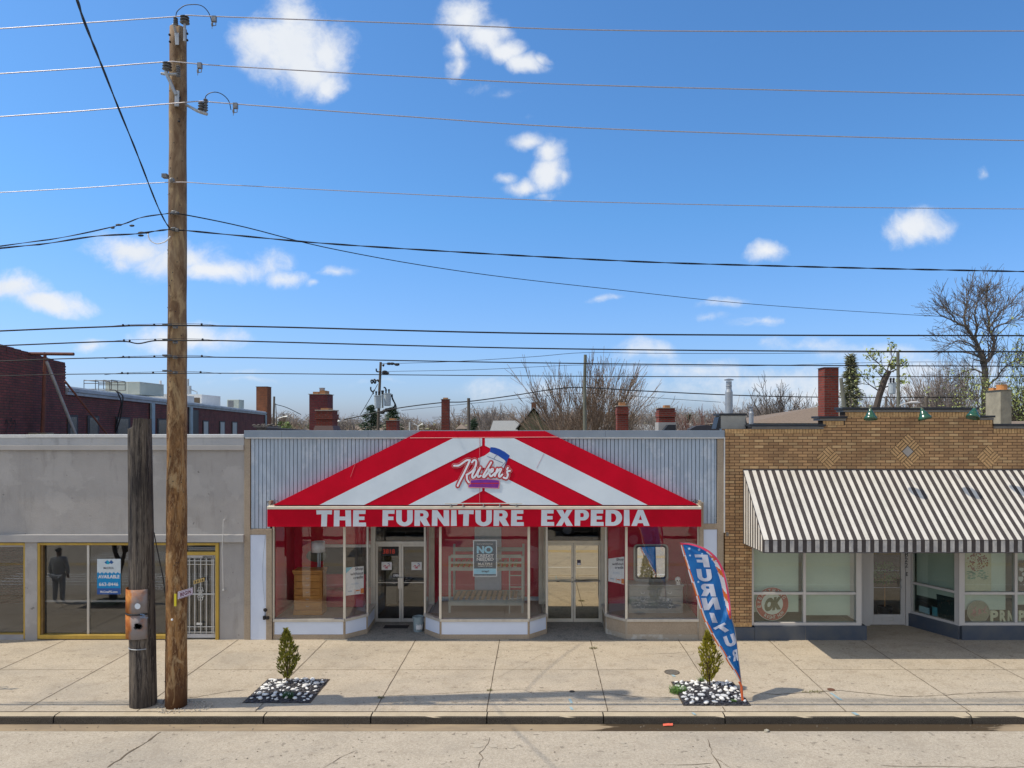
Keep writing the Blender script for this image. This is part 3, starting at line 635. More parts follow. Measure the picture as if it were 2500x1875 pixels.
for i,(c_,pp) in enumerate([((.02,.14,.40),[(255,1373),(262,1367.5),(266,1371),(259,1377)]),((.0,.35,.6),[(262,1367.5),(270,1374),(266,1377),(259,1371)]),((.02,.10,.3),[(266,1374),(271,1367),(277,1373),(273,1377)]),((.0,.40,.55),[(259,1377),(263,1371.5),(267,1377),(265,1377.5)])]):
    MB().poly([onplane(a,b,(0,y-.0015-i*.0003,0),(0,1,0)) for a,b in pp]).build('emblem', flat('emblem%d' % i, c_, .5), sg)
decal_px('lettering', txt('McCREA', .012), 253, 1384, 278, 1389.3, y, flat('grey_ink', (.10,.11,.13), .6), sg)
decal_px('lettering', txt('AVAILABLE', .03), 240, 1403.5, 292, 1412, y, paper, sg)
decal_px('lettering', txt('663-8446', .015), 242, 1422, 289, 1430.5, y, paper, sg)
decal_px('lettering', txt('McCreaPG.com', .02), 245, 1441.8, 287, 1447.3, y, paper, sg)

# ================================================================ FURNITURE STORE (centre)
g2 = thing('furniture_store', 'furniture store with grey board siding and red and white canopy, in the middle', 'shop', (-1.4, YF, 0))
XA, XB = X(598), X(1768)
zc = Z(1051)
w = MB()
w.box(XA, XB, YF+.02, YF+.22, 2.95, Z(1069)); w.box(XA, XA+.12, YF, YF+.3, -.01, 2.95); w.build('wall', gap_m, g2)
sd = MB(); x = X(613); i = 0
while x < X(1749)-.02:
    x2 = min(x+.0965, X(1749)); j = rng.uniform(-.0015,.0015); sd.box(x+.009, x2-.006, YF-.012+j, YF+.02, Z(1290) if (x < X(651) or x > X(1712)) else Z(1236), Z(1071.5)); x = x+.0965
sd.build('siding', siding_m, g2)
tp = MB(); tp.box(X(597.3), X(611.5), YF-.03, YF+.12, -.01, Z(1071.5)); tp.box(X(1750.5), X(1766), YF-.03, YF+.12, -.01, Z(1071.5)); tp.box(X(611.5), X(652), YF-.025, YF+.02, Z(1305), Z(1291)); tp.box(X(1708), X(1750.5), YF-.025, YF+.02, Z(1292), Z(1278))
tp.box(X(651), X(665), YF-.045, YF+.2, -.01, Z(1291)); tp.box(X(1706), X(1717), YF-.045, YF+.2, -.01, Z(1226)); tp.split('pilaster', tan_paint, g2, bevel=.006)
we = MB(); we.box(X(1766)+.002, X(1769), YF-.05, YF+.15, Z(1300), Z(1067)); we.build('edge_strip', light_edge, g2)
wp = MB(); wp.box(X(612), X(650.8), YF-.012, YF+.02, -.005, Z(1305.5)); wp.box(X(1717.5), X(1750), YF-.012, YF+.02, Z(1515), Z(1292.5)); wp.split('white_panel', white_panel, g2)
tq = MB(); tq.box(X(1717.3), X(1750.3), YF-.03, YF+.02, -.005, Z(1515.3)); tq.build('lower_panel', tan_paint, g2)
cp = MB(); xs = [X(598), X(690), X(900), X(1100), X(1330), X(1478), X(1768)]
for a, b_ in zip(xs[:-1], xs[1:]): cp.box(a+.002, b_-.002, YF-.06, YF+.24, Z(1068), zc)
cp.split('coping', cop_gray, g2, bevel=.005)
cq = MB(); cq.box(X(601), X(1768), YF-.075, YF-.0, Z(1070.5), Z(1068)-.001); cq.build('coping_drip', light_edge, g2)
rf = MB(); rf.box(XA, XB, YF+.24, 33, 4.9, 5.0); rf.box(XA, XA+.15, YF+.24, 33, 0, 4.9); rf.box(XB-.15, XB, YF+.24, 33, 0, 4.9); rf.box(XA+.15, XB-.15, 32.8, 33, 0, 4.9)
rf = rf.build('roof', roof_gray, g2)
# bays: plan corners
A_=(X(667),YF); B_=(-4.85,YF); C_=(-4.40,18.31); D_=(-4.45,19.36)
D2=(-2.95,19.36); C2=(-2.925,18.31); B2=(-2.455,YF); B3=(-.245,YF); C3=(.21,18.31); D3=(.15,19.36)
D4=(1.725,19.36); C4=(1.726,18.31); B4=(2.19,YF); A4=(X(1706),YF)
ZS=.513
def bay(pts, kick, basem, glz=True):
    base = MB(); kk = MB(); sl_ = MB(); hd = MB(); post = MB(); g_ = []
    for P, Q in zip(pts[:-1], pts[1:]):
        seg(base, P, Q, -.01, .124, .12, d0=-.004); seg(kk, P, Q, .124, .445, .10, d0=.004)
        seg(sl_, P, Q, .445, ZS, .12, d0=-.03); seg(hd, P, Q, 2.93, 3.0, .12)
        gm = MB(); seg(gm, P, Q, ZS, 2.93, .006, d0=.04); g_.append(gm)
    for i, P in enumerate(pts):
        r = .022; post.box(P[0]-r, P[0]+r, P[1]+.005, P[1]+.055, ZS, 2.93)
    for P, Q in zip(pts[:-1], pts[1:]):       # tan strips that frame each kick panel
        d = (Vector(Q)-Vector(P)).normalized(); e = Vector(P)+d*.03; seg(base, P, e, .124, .444, .02, d0=-.006); e = Vector(Q)-d*.03; seg(base, e, Q, .124, .444, .02, d0=-.006)
    base.build('plinth', basem, g2); kk.build('kick_panel', kick, g2); sl_.build('sill', alum, g2, bevel=.004)
    post.split('window_post', alum, g2); 
    wf = hd.build('display_window', alum, g2)
    for gm in g_: gm.build('pane', glass, wf)
bay([A_,B_,C_,D_], white_panel, tan_paint); bay([D2,C2,B2,B3,C3,D3], white_panel, tan_paint); bay([D4,C4,B4,A4], tan_paint, tan_worn)
# cream reveals beside the front panes
cr = MB()
for xx in (B2[0], B3[0], B4[0], B_[0]): cr.box(xx-.03, xx+.03, YF-.006, YF+.004, ZS, 2.93)
for xx in (X(1704), X(668.5)): cr.box(xx-.012, xx+.012, YF-.006, YF+.02, ZS, 2.93)
cr.split('cream_post', cream, g2)
cl = MB(); cl.box(XA, XB, YF+.02, 19.9, 3.0, 3.05); cl.build('soffit', flat('soffit_paint', (.80,.78,.74), .8), g2)
pf = MB()
for a,b_ in ((B_,B2),(B3,B4)): pf.poly([(a[0]-.5,YF-.06,.006),(b_[0]+.5,YF-.06,.006),(b_[0]+.5,19.5,.006),(a[0]-.5,19.5,.006)])
pf.split('porch_floor', dark_floor, g2)
# display boxes behind the glass
def display(x0, x1, yb, m, floor=disp_floor):
    d = MB(); d.box(x0, x1, yb, yb+.08, ZS-.02, 3.0); d.build('back_wall', m, g2); d = MB()
    return d
fl = MB()
fl.poly([(A_[0]+.0,YF+.13,.5),(B_[0]-.05,YF+.13,.5),(C_[0]-.13,18.36,.5),(C_[0]-.13,19.4,.5),(A_[0]+.0,19.4,.5)])
fl.poly([(B2[0]+.05,YF+.13,.502),(B3[0]-.05,YF+.13,.502),(C3[0]-.13,18.36,.502),(C3[0]-.16,19.7,.502),(C2[0]+.13,19.7,.502),(C2[0]+.13,18.36,.502)])
fl.poly([(B4[0]+.05,YF+.13,.504),(A4[0]-.0,YF+.13,.504),(A4[0]-.0,19.4,.504),(C4[0]+.13,19.4,.504),(C4[0]+.13,18.36,.504)])
fl.split('display_floor', disp_floor, g2)
bw = MB(); bw.box(A_[0]-.1, C_[0]-.14, 19.4, 19.5, .45, 3.0); bw.box(A_[0]-.1, A_[0]-.02, YF+.22, 19.4, .45, 3.0); bw.box(C2[0]+.0, C3[0]-.0, 19.72, 19.82, .45, 3.0); bw.box(C4[0]+.14, A4[0]+.1, 19.4, 19.5, .45, 3.0); bw.box(A4[0]+.02, A4[0]+.1, YF+.22, 19.4, .45, 3.0)
bw.split('red_wall', wall_red2, g2)
sk = MB(); sk.box(C2[0]+.15, C3[0]-.2, 19.69, 19.715, .51, .62); sk.build('skirting', flat('skirting_blue', (.50,.58,.66), .5), g2)
op = MB(); op.box(PX(790,19.39), C_[0]-.16, 19.37, 19.395, .95, PZ(1336,19.39)); op.build('dark_opening', dk, g2)
op = MB(); op.box(PX(786,19.39), C_[0]-.16, 19.36, 19.395, PZ(1336,19.39)+.002, PZ(1331,19.39)+.02); op.build('opening_trim', flat('trim_white', (.7,.7,.7), .5), g2)
pn = MB(); y=19.70; pn.box(PX(1159,y), PX(1224,y), y-.015, y+.0, .52, 2.98); pn.box(PX(1165,y), PX(1218,y), y-.03, y-.017, .62, PZ(1400,y)); pn.box(PX(1165,y), PX(1218,y), y-.03, y-.017, PZ(1394,y), 2.9); pn.build('inner_door', flat('pale_door', (.50,.55,.60), .5), g2)
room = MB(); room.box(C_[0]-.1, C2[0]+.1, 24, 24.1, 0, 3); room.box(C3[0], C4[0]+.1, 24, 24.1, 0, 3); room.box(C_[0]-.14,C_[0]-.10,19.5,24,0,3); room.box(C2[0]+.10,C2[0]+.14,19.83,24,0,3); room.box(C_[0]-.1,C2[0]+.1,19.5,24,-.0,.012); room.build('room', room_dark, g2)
cb_ = MB(); cb_.box(PX(931,21),PX(968,21),21,21.8,.1,PZ(1378,21)); cb_.build('inner_cabinet', flat('pale_cabinet', (.34,.34,.30), .6), g2)
# shop doors
def double_door(x0, x1, y, z_tr0, z_tr1, pane_m, label, push=True, frame=None, tm=None):
    fr = frame or alum
    f = MB(); zt = 2.98
    f.box(x0-.10, x0, y-.03, y+.09, 0, zt); f.box(x1, x1+.10, y-.03, y+.09, 0, zt); f.box(x0, x1, y-.02, y+.08, z_tr0, z_tr1); f.box(x0, x1, y-.02, y+.08, zt-.04, zt)
    fo = f.build('door_frame', fr, g2, bevel=.005)
    p = MB(); p.box(x0, x1, y+.03, y+.036, z_tr1, zt-.04); p.build('transom_pane', tm or glass, fo)
    xm = (x0+x1)/2
    for k, (a, b_) in enumerate(((x0+.004, xm-.004), (xm+.004, x1-.004))):
        d = MB(); st = .055; zb = .085
        d.box(a, a+st, y, y+.045, .012, z_tr0-.004); d.box(b_-st, b_, y, y+.045, .012, z_tr0-.004); d.box(a+st, b_-st, y, y+.045, z_tr0-.07, z_tr0-.004); d.box(a+st, b_-st, y, y+.045, .012, .10)
        do = d.build('door_leaf', fr, g2, label=None, bevel=.004)
        q = MB(); q.box(a+st, b_-st, y+.02, y+.026, .10, z_tr0-.07); q.build('pane', pane_m, do)
        hnd = MB()
        if push:
            s = b_-st-.005 if k == 0 else a+.005; hnd.box(s-.015, s+st+.005, y-.05, y-.03, .93, 1.22); hnd.box(s+.0, s+.03, y-.03, y, .98, 1.0); hnd.box(s+.0, s+.03, y-.03, y, 1.15, 1.17)
            hnd.box(a+st, b_-st, y+.004, y+.016, 1.07, 1.09)
        elif k == 1: hnd.tube([(a+.02,y-.05,1.13),(b_-.02,y-.05,1.13)], .012, 8); hnd.box(a+.02,a+.05,y-.05,y,1.11,1.15); hnd.box(b_-.05,b_-.02,y-.05,y,1.11,1.15)
        else: hnd.tube([(b_-.03,y-.02,1.10),(b_-.03,y,1.10)], .02, 8); hnd.tube([(b_-.03,y-.015,1.22),(b_-.03,y,1.22)], .018, 8)
        hnd.build('handle', alum_dark if not push else alum, do)
yd = 19.36
double_door(PX(917,yd), PX(1042,yd), yd, PZ(1328,yd), PZ(1321.5,yd), glass, 'l', True)
double_door(PX(1333,yd), PX(1467,yd), yd, PZ(1325.5,yd), PZ(1319.5,yd), film, 'r', False, cream)
jb = MB()
jb.box(D_[0]-.1, PX(917,yd)-.102, yd-.02, yd+.06, 0, 2.98); jb.box(PX(1042,yd)+.102, D2[0]+.12, yd-.02, yd+.06, 0, 2.98); jb.box(D3[0]-.15, PX(1333,yd)-.102, yd-.02, yd+.06, 0, 2.98); jb.box(PX(1467,yd)+.102, D4[0]+.15, yd-.02, yd+.06, 0, 2.98)
jb.split('door_jamb', cream, g2)
# stickers and the street number on the door glass
y = yd+.012
st1 = flat('sticker_red', (.60,.03,.08), .5); st2 = flat('sticker_blue', (.05,.08,.35), .5)
def sticker(u0, v0, u1, v1, label):
    s = sheet('sticker', label, 'sticker', u0, v0, u1, v1, y, paper, .002)
    MB().tube(catmull([PT(u0+5,(v0+v1)/2+2,y-.004),PT(u0+9,(v0+v1)/2-2,y-.004),PT(u0+12,(v0+v1)/2+3,y-.004),PT(u1-7,(v0+v1)/2-1,y-.004),PT(u1-4,(v0+v1)/2+1,y-.004)],4), .008, 4).build('script', st1, s)
    MB().tube(catmull([PT(u1-10,v0+4.5,y-.004),PT(u1-7,v0+4,y-.004),PT(u1-5,v0+7,y-.004)],4), .008, 4).build('emblem', st2, s)
    MB().box(PX(u0+8,y),PX(u1-9,y),y-.006,y-.003,PZ(v1-4,y),PZ(v1-6,y)).build('badge', st1, s)
sticker(931.5, 1372, 956.5, 1391.5, 'white logo sticker on the left leaf of the glass shop door')
sticker(1004.5, 1372, 1029.5, 1391.5, 'white logo sticker on the right leaf of the glass shop door')
nb = sheet('street_number', 'black street number panel with red digits 3818 behind the door glass', 'sign', 932, 1335, 972, 1357, y, dk, .002)
decal_px('lettering', txt('3818', .02), 935, 1340.5, 964, 1352, y, flat('number_red', (.75,.07,.04), .5), nb, (0,-.003,0))
s3 = sheet('notice_card', 'small open hours notice card beside the door lock', 'notice', 957.5, 1400, 976, 1410.5, y, dk, .002)
decal_px('lettering', txt('OPEN', .03), 960, 1402, 974, 1408, y, paper, s3, (0,-.003,0))
s4 = sheet('notice_card', 'dark and white notice card on the gold tinted door', 'notice', 1409, 1367, 1418, 1379.5, y, flat('card_dark', (.06,.05,.09), .5), .002)
MB().box(PX(1410,y),PX(1417,y),y-.003,y-.001,PZ(1379,y),PZ(1374.5,y)).build('panel', paper, s4)
# ---------------- canopy
yc0, yc1 = 17.50, 17.72
zv0, zv1 = PZ(1286.2,yc0), PZ(1243.5,yc0)
top_v = 1052
def cz_(v, y): return PZ(v, y)
P0 = PT(1180,1233,yc0+.02); P1 = PT(1180,1052,yc1); nrm = Vector((1,0,0)).cross(P1-P0).normalized(); nrm = -nrm if nrm.y > 0 else nrm
pl = (tuple(P0), tuple(nrm))
def cpt(u, v, off=0): return onplane(u, v, *pl) + nrm*off
def band(name, pts, m, par, off): return MB().poly([cpt(u,v,off) for u,v in pts]).build(name, m, par)
cn = MB(); F4 = [cpt(666,1233),cpt(1705,1233),cpt(1331,1052.3),cpt(1027,1052.3)]
cn.loft(F4, [Vector((p.x, YF-.02, p.z)) for p in F4]); cno = cn.build('canopy', canopy_red, g2, label='red and white striped canopy panel')
def clipstrip(pts, m): 
    mb = MB(); f = [cpt(u,v,.006) for u,v in pts]; mb.loft(f, [p-nrm*.005 for p in f]); return mb.build('white_stripe', m, cno)
for s in (1, -1):
    mir = (lambda u: u) if s == 1 else (lambda u: 2*1180.5-u)
    clipstrip([(mir(1106),1070),(mir(780),1232.8),(mir(889),1232.8),(mir(1177),1088),(mir(1177),1070)], canopy_white)
    clipstrip([(mir(997),1232.8),(mir(1115),1232.8),(mir(1177.5),1198.5),(mir(1177.5),1141.5)], canopy_white)
sm = MB(); sm.tube([cpt(1171,1070,.012),cpt(1171,1232,.012)], .004, 4); 
for u0,u1 in ((1328,1310),(868,856)): sm.tube([cpt(u0,1107 if u0==1328 else 1130,.008),cpt(u1,1143 if u0==1328 else 1165,.008)], .003, 4)
sm.build('seam', flat('seam_pink', (.50,.20,.22), .6), cno)
ln = MB(); ln.tube([PT(1001,1069.2,yc1-.02),PT(1362,1066.8,yc1-.02)], .006, 5); ln.build('trim_line', flat('trim_pink', (.80,.45,.42), .5), cno)
va = MB(); va.box(PX(652.6,yc0), PX(1712,yc0), yc0, yc0+.05, zv0, zv1); va.box(PX(652.6,yc0),PX(652.6,yc0)+.03,yc0+.05,YF-.05,zv0,zv1); va.box(PX(1712,yc0)-.03,PX(1712,yc0),yc0+.05,YF-.05,zv0,zv1); vao = va.build('valance', canopy_red, g2)
ct = MB(); ct.hexa([(PX(652,yc0),yc0-.02,zv1+.003),(PX(1712,yc0),yc0-.02,zv1+.003),(PX(1712,yc0),YF-.04,zv1+.003),(PX(652,yc0),YF-.04,zv1+.003),(PX(652,yc0),yc0-.02,zv1+.065),(PX(1712,yc0),yc0-.02,zv1+.065),(PX(1712,yc0),YF-.04,zv1+.11),(PX(652,yc0),YF-.04,zv1+.11)]); ct.build('gutter_trim', cream, vao, bevel=.006)
et = MB(); et.box(PX(652,yc0),PX(652,yc0)+.05,yc0+.1,YF-.02,zv1+.11,PZ(1224,yc0)); et.box(PX(1712,yc0)-.02,PX(1712,yc0)+.02,yc0+.05,YF-.02,zv1+.0,PZ(1224,yc0)); et.split('end_post', tan_paint, vao)
tb = MB(); tb.tube([PT(1086,1229.5,yc0-.04),PT(1275,1229.5,yc0-.04)], .014, 8)
for u in (1100,1130,1180,1220,1260): tb.box(PX(u,yc0-.03)-.01,PX(u,yc0-.03)+.01,yc0-.045,yc0+.02,PZ(1238,yc0),PZ(1230,yc0))
tb.build('light_tube', flat('tube_grey', (.50,.50,.48), .4), vao)
for wd, u0, u1 in (('THE',772.5,894),('FURNITURE',933.5,1279),('EXPEDIA',1321,1586)):
    decal_px('lettering', word(wd), u0, 1245.6-(u0-772)*.002, u1, 1285.2-(u0-772)*.0026, yc0, letter_white, vao, (0,-.006,0))
# birds-nest litter at both ends of the canopy
lt = MB(); g = random.Random(9)
for c0 in (PT(1695,1226,17.66), PT(662,1228,17.66)):
    for k in range(40):
        a = c0+Vector((g.uniform(-.12,.12),g.uniform(-.05,.05),g.uniform(-.03,.06))); lt.tube([a, a+Vector((g.uniform(-.06,.06),g.uniform(-.03,.03),g.uniform(-.02,.05)))], .004, 3)
lt.build('twig_litter', flat('twigs', (.05,.04,.03), .9), cno)
# ---------------- painted logo on the canopy: script name, bed, badge
def lg(x, y): return (1050+x/8.848, 1050+y/8.848)
def ribbon(strokes, width, off, m, name='script', taper=True, step=.0002):
    mb = MB(); o_ = off
    for st in strokes:
        P = catmull([Vector((*lg(*p), 0)) for p in st], 6); n = len(P); L_ = []
        for i, p in enumerate(P):
            d = (P[min(i+1,n-1)]-P[max(i-1,0)]); d = d.normalized() if d.length > 0 else Vector((1,0,0)); q = Vector((-d.y,d.x,0)); L_.append((p+q*width/2, p-q*width/2, d))
        pts = [a for a,_,_ in L_]
        # round ends
        e = P[-1]; d = L_[-1][2]; q = Vector((-d.y,d.x,0)); pts += [e+(q*math.cos(t)+d*math.sin(t))*width/2 for t in (.5,1.05,1.57,2.1,2.65)]
        pts += [b_ for _,b_,_ in reversed(L_)]
        e = P[0]; d = -L_[0][2]; q = Vector((-d.y,d.x,0)); 
        o_ += step
        for i in range(len(L_)-1):
            mb.poly([cpt(p.x,p.y,o_) for p in (L_[i][0],L_[i+1][0],L_[i+1][1],L_[i][1])])
        for (c_,d) in ((P[0],-L_[0][2]),(P[-1],L_[-1][2])):
            q = Vector((-d.y,d.x,0)); mb.poly([cpt(*((c_+(q*math.cos(t)+d*math.sin(t))*width/2)[:2]),o_) for t in [math.pi*k/8 for k in range(9)]])
    return mb.build(name, m, cno)
STR = [[(520,770),(620,765),(700,715),(790,655),(860,650)], [(860,660),(800,790),(705,985),(640,1110),(598,1205)], [(905,700),(950,650),(995,668),(985,770),(925,875),(830,945),(790,965)], [(795,970),(800,1060),(840,1130)],
 [(975,845),(915,970),(925,1035),(985,985),(1055,855)], [(1085,810),(1030,940),(1045,1015),(1095,985)], [(1320,700),(1230,850),(1150,990),(1175,1015),(1240,940),(1285,860),(1250,850)],
 [(1290,930),(1355,880),(1350,835),(1300,880),(1285,955),(1320,1000),(1400,930)], [(1455,840),(1400,990)], [(1430,930),(1500,850),(1535,850),(1490,960),(1505,1010),(1560,960)], [(1680,815),(1665,850)], [(1725,880),(1665,900),(1680,970),(1650,1040),(1590,1025)]]
bedq = [(1180,550),(1290,470),(1660,640),(1580,840),(1400,860),(1090,800),(1040,610)]
MB().poly([cpt(*lg(*p),.0085) for p in bedq]).build('bed_emblem', flat('logo_white', (.62,.68,.74), .5), cno)
hb = [(1305,370),(1400,378),(1500,410),(1620,475),(1725,555),(1650,690),(1600,640),(1450,540),(1290,470)]
MB().poly([cpt(*lg(*p),.010) for p in hb]).build('headboard_emblem', flat('logo_blue', (.0,.06,.38), .5), cno)
ribbon([[(1240,570),(1400,635),(1570,710)],[(1380,620),(1410,570),(1450,540)],[(1530,800),(1600,730),(1660,640)],[(1600,820),(1640,740),(1670,640)]], 1.1, .011, flat('logo_navy', (.02,.10,.28), .5), 'bed_lines')
badge = [(865,1075),(1000,1062),(1200,1055),(1400,1068),(1500,1085),(1510,1150),(1490,1265),(1200,1255),(940,1250),(830,1245),(815,1200),(860,1160)]
MB().poly([cpt(*lg(*p),.0105) for p in badge]).build('badge', flat('badge_outline', (.70,.22,.26), .5), cno)
bin_ = [(880,1088),(1000,1076),(1200,1068),(1400,1080),(1485,1095),(1492,1150),(1470,1248),(1200,1238),(940,1232),(845,1228),(835,1200),(880,1168)]
ribbon(STR, 12.4, .0115, flat('logo_dark_red', (.22,.005,.012), .5))
ribbon(STR, 11.4, .0146, flat('logo_pink', (.80,.45,.44), .5))
ribbon(STR, 10.2, .0177, flat('logo_red', (.50,.008,.02), .5))
ribbon(STR, 4.7, .0208, flat('logo_script_white', (.72,.76,.82), .5))
MB().poly([cpt(*lg(*p),.0238) for p in badge]).build('badge', MATS['badge_outline'], cno)
MB().poly([cpt(*lg(*p),.0244) for p in bin_]).build('badge_field', flat('badge_purple', (.17,.02,.30), .5), cno)
MB().poly([cpt(*lg(*p),.0250) for p in [(880,1140),(1480,1135),(1480,1165),(880,1170)]]).build('badge_bar', flat('badge_red', (.45,.01,.06), .5), cno)
decal_px('lettering', txt('FURNITURE', .02), *lg(900,1182), *lg(1450,1222), (tuple(cpt(1180,1180,.0256)), tuple(nrm)), flat('badge_red2', (.30,.015,.18), .5), cno, (0,0,0))
# hose bib and bell on the left post, with its wire
hb = MB(); hb.ball((X(651),YF-.09,Z(1487)),.05,.03,.05,10,6); hb.box(X(645),X(650),YF-.09,YF-.03,Z(1511),Z(1502)); hb.box(X(652),X(659),YF-.10,YF-.045,Z(1510),Z(1503)); hb.tube([(X(650),YF-.08,Z(1490)),(X(650),YF-.06,Z(1505))],.01,6); hb.build('utility_box', dk, g2)
hw = MB(); hw.tube(catmull([(X(649),YF-.03,Z(1305)),(X(643),YF-.03,Z(1370)),(X(643),YF-.03,Z(1420)),(X(650),YF-.06,Z(1480))],5), .003, 4); hw.build('wire', flat('thin_wire', (.2,.22,.25), .6), g2)
# ---------------------------------------------------------------- goods in the shop windows
wood = pm('honey_wood', (.44,.20,.045), (.34,.14,.03), 3, .45, stretch=(1,1,5))
t = thing('chest_of_drawers', 'honey brown wooden chest of drawers in the left shop window', 'dresser', (PX(751,18.3),18.3,.5))
x0,x1,y0,y1 = PX(717,18.2),PX(785,18.2),18.2,18.62; zt_ = PZ(1397,18.2)
b = MB(); b.box(x0,x1,y0+.02,y1,.5,zt_); b.box(x0-.01,x1+.01,y0-.01,y1,.5,.62); b.build('body', wood, t, bevel=.006)
b = MB(); b.box(x0-.03,x1+.03,y0-.03,y1,zt_+.002,zt_+.05); b.box(x0-.015,x1+.015,y0-.015,y1,zt_-.05,zt_); b.build('top', wood, t, bevel=.008)
n = 5; hz = (zt_-.05-.66)/n
for i in range(n):
    a = .65+i*hz; d = MB().box(x0+.04,x1-.04,y0,y0+.02,a+.008,a+hz-.008).build('drawer', wood, t, bevel=.004)
    h = MB(); xm = (x0+x1)/2; h.tube([(xm-.035,y0-.01,a+hz*.55),(xm-.02,y0-.025,a+hz*.42),(xm+.02,y0-.025,a+hz*.42),(xm+.035,y0-.01,a+hz*.55)],.005,5); h.build('handle', steel, d)
t = thing('table_lamp', 'table lamp with white drum shade on a glass column beside the wooden chest', 'lamp', (PX(777,18.7),18.75,.5))
y = 18.75; cx = PX(777,y); b = MB(); b.lathe([(PX(793.5,y)-cx,PZ(1347,y)),(PX(793,y)-cx,PZ(1322,y)),((PX(793,y)-cx)*.95,PZ(1322,y)-.004),((PX(793.5,y)-cx)*.95,PZ(1347,y))],(cx,y,0),24); b.build('lamp_shade', flat('shade_white', (.80,.84,.88), .8), t, smooth=True)
b = MB(); b.lathe([(.12,.52),(.12,.50)],(cx,y,0),16); b.box(cx-.02,cx+.03,y-.02,y+.03,.5,PZ(1350,y)); b.tube([(cx+.06,y-.03,.52),(cx+.06,y-.03,PZ(1347,y))],.014,6); b.build('stem', flat('lamp_glass', (.50,.62,.68), .12, .3), t)
b = MB(); b.ball((0,0,0),1,1,1,18,10); b.v = [Vector((PX(750,18.0)+p.x*.27, 18.75+p.y*.02, PZ(1357,18.75)+p.z*.165)) for p in b.v]
b.build('oval_mirror', flat('dark_slate', (.09,.11,.09), .3), None, loc=(PX(750,18.75),18.75,PZ(1357,18.75)-.16), label='dark oval hanging plaque above the honey brown chest', cat='plaque', smooth=True)
t = thing('sofa', 'red upholstered sofa behind the honey brown chest', 'sofa', (-5.5,19.15,.5))
b = MB(); b.box(-6.5,-4.66,18.95,19.3,.5,.95); b.build('seat', wall_red, t, bevel=.05); b = MB(); b.box(-6.5,-4.66,19.2,19.36,.95,1.33); b.build('backrest', wall_red, t, bevel=.05)
# bunk bed
bed = pm('bunk_grey', (.33,.34,.30), (.28,.29,.26), 3, .5)
t = thing('bunk_bed', 'grey wooden bunk bed with ladder behind the centre shop window', 'bed', (-1.4,18.9,.5))
yb0, yb1 = 18.45, 19.45; xl, xr = PX(1098,yb0), PX(1276,yb0)
for (xx, yy, vt) in ((xl,yb0,1357),(xr,yb0,1357),(xl,yb1,1343),(xr,yb1,1343)): MB().box(xx-.03,xx+.03,yy-.03,yy+.03,.505,PZ(vt,yb0)).build('post', bed, t, bevel=.004)
for v0,v1 in ((1354,1362),(1371,1376),(1385,1393),(1465,1478)): MB().box(xl+.03,xr-.03,yb0-.02,yb0+.02,PZ(v1,yb0),PZ(v0,yb0)).build('rail', bed, t)
MB().box(xl+.03,xr-.03,yb1-.02,yb1+.02,PZ(1362,yb0),PZ(1352,yb0)).build('rail', bed, t); MB().box(xl+.03,xr-.03,yb1-.02,yb1+.02,PZ(1478,yb0),PZ(1462,yb0)).build('rail', bed, t)
slat = flat('slat_wood', (.55,.42,.28), .7)
for k in range(12):
    for zz in (PZ(1385,yb0),PZ(1465,yb0)):
        x = xl+.1+k*(xr-xl-.2)/12; MB().box(x,x+.08,yb0+.021,yb1-.021,zz,zz+.02).build('slat', slat, t)
ld = MB(); xa,xb_ = PX(1244,yb0-.05),PX(1275,yb0-.05); ld.box(xa-.015,xa+.015,yb0-.07,yb0-.03,.505,PZ(1357,yb0)); ld.box(xb_-.015,xb_+.015,yb0-.07,yb0-.03,.505,PZ(1388,yb0))
for v in (1404,1432,1460): ld.box(xa+.015,xb_-.015,yb0-.065,yb0-.035,PZ(v,yb0)-.012,PZ(v,yb0)+.012)
ld.build('ladder', bed, t)
# right window: grey dresser, mirror, skull
grey_fur = pm('grey_furniture', (.34,.34,.31), (.28,.28,.26), 3, .45)
t = thing('dresser', 'grey wide dresser below the square mirror in the right shop window', 'dresser', (PX(1600,18.5),18.5,.5))
x0,x1,y0 = PX(1536,18.4),PX(1668,18.4),18.4; zt_ = PZ(1428,18.4)
MB().box(x0,x1,y0+.02,18.95,.5,zt_-.04).build('body', grey_fur, t, bevel=.005); MB().box(x0-.02,x1+.02,y0-.02,18.97,zt_-.038,zt_).build('top', grey_fur, t, bevel=.006)
for r_i in range(3):
    for c_i in range(2):
        a,b_ = x0+.03+c_i*(x1-x0)/2, x0-.03+(c_i+1)*(x1-x0)/2; za = .56+r_i*.19
        d = MB().box(a,b_,y0,y0+.02,za,za+.175).build('drawer', grey_fur, t, bevel=.004); h = MB(); xm=(a+b_)/2; h.tube([(xm-.05,y0-.005,za+.11),(xm-.03,y0-.025,za+.07),(xm+.03,y0-.025,za+.07),(xm+.05,y0-.005,za+.11)],.006,5); h.build('handle', flat('pull_metal',(.7,.7,.68),.3,.6), d)
t = thing('square_mirror', 'rounded square mirror with dark frame standing on the grey dresser', 'mirror', (PX(1590,18.75),18.75,PZ(1428,18.4)))
y = 18.72; u0,u1,v0,v1 = 1547,1632,1329,1421
def rr(u0,u1,v0,v1,r): 
    x0,x1,z0,z1 = PX(u0,y),PX(u1,y),PZ(v1,y),PZ(v0,y); return [(x1-r+r*math.cos(R(a)),z1-r+r*math.sin(R(a))) for a in (0,30,60,90)]+[(x0+r+r*math.cos(R(a)),z1-r+r*math.sin(R(a))) for a in (90,120,150,180)]+[(x0+r+r*math.cos(R(a)),z0+r+r*math.sin(R(a))) for a in (180,210,240,270)]+[(x1-r+r*math.cos(R(a)),z0+r+r*math.sin(R(a))) for a in (270,300,330,360)]
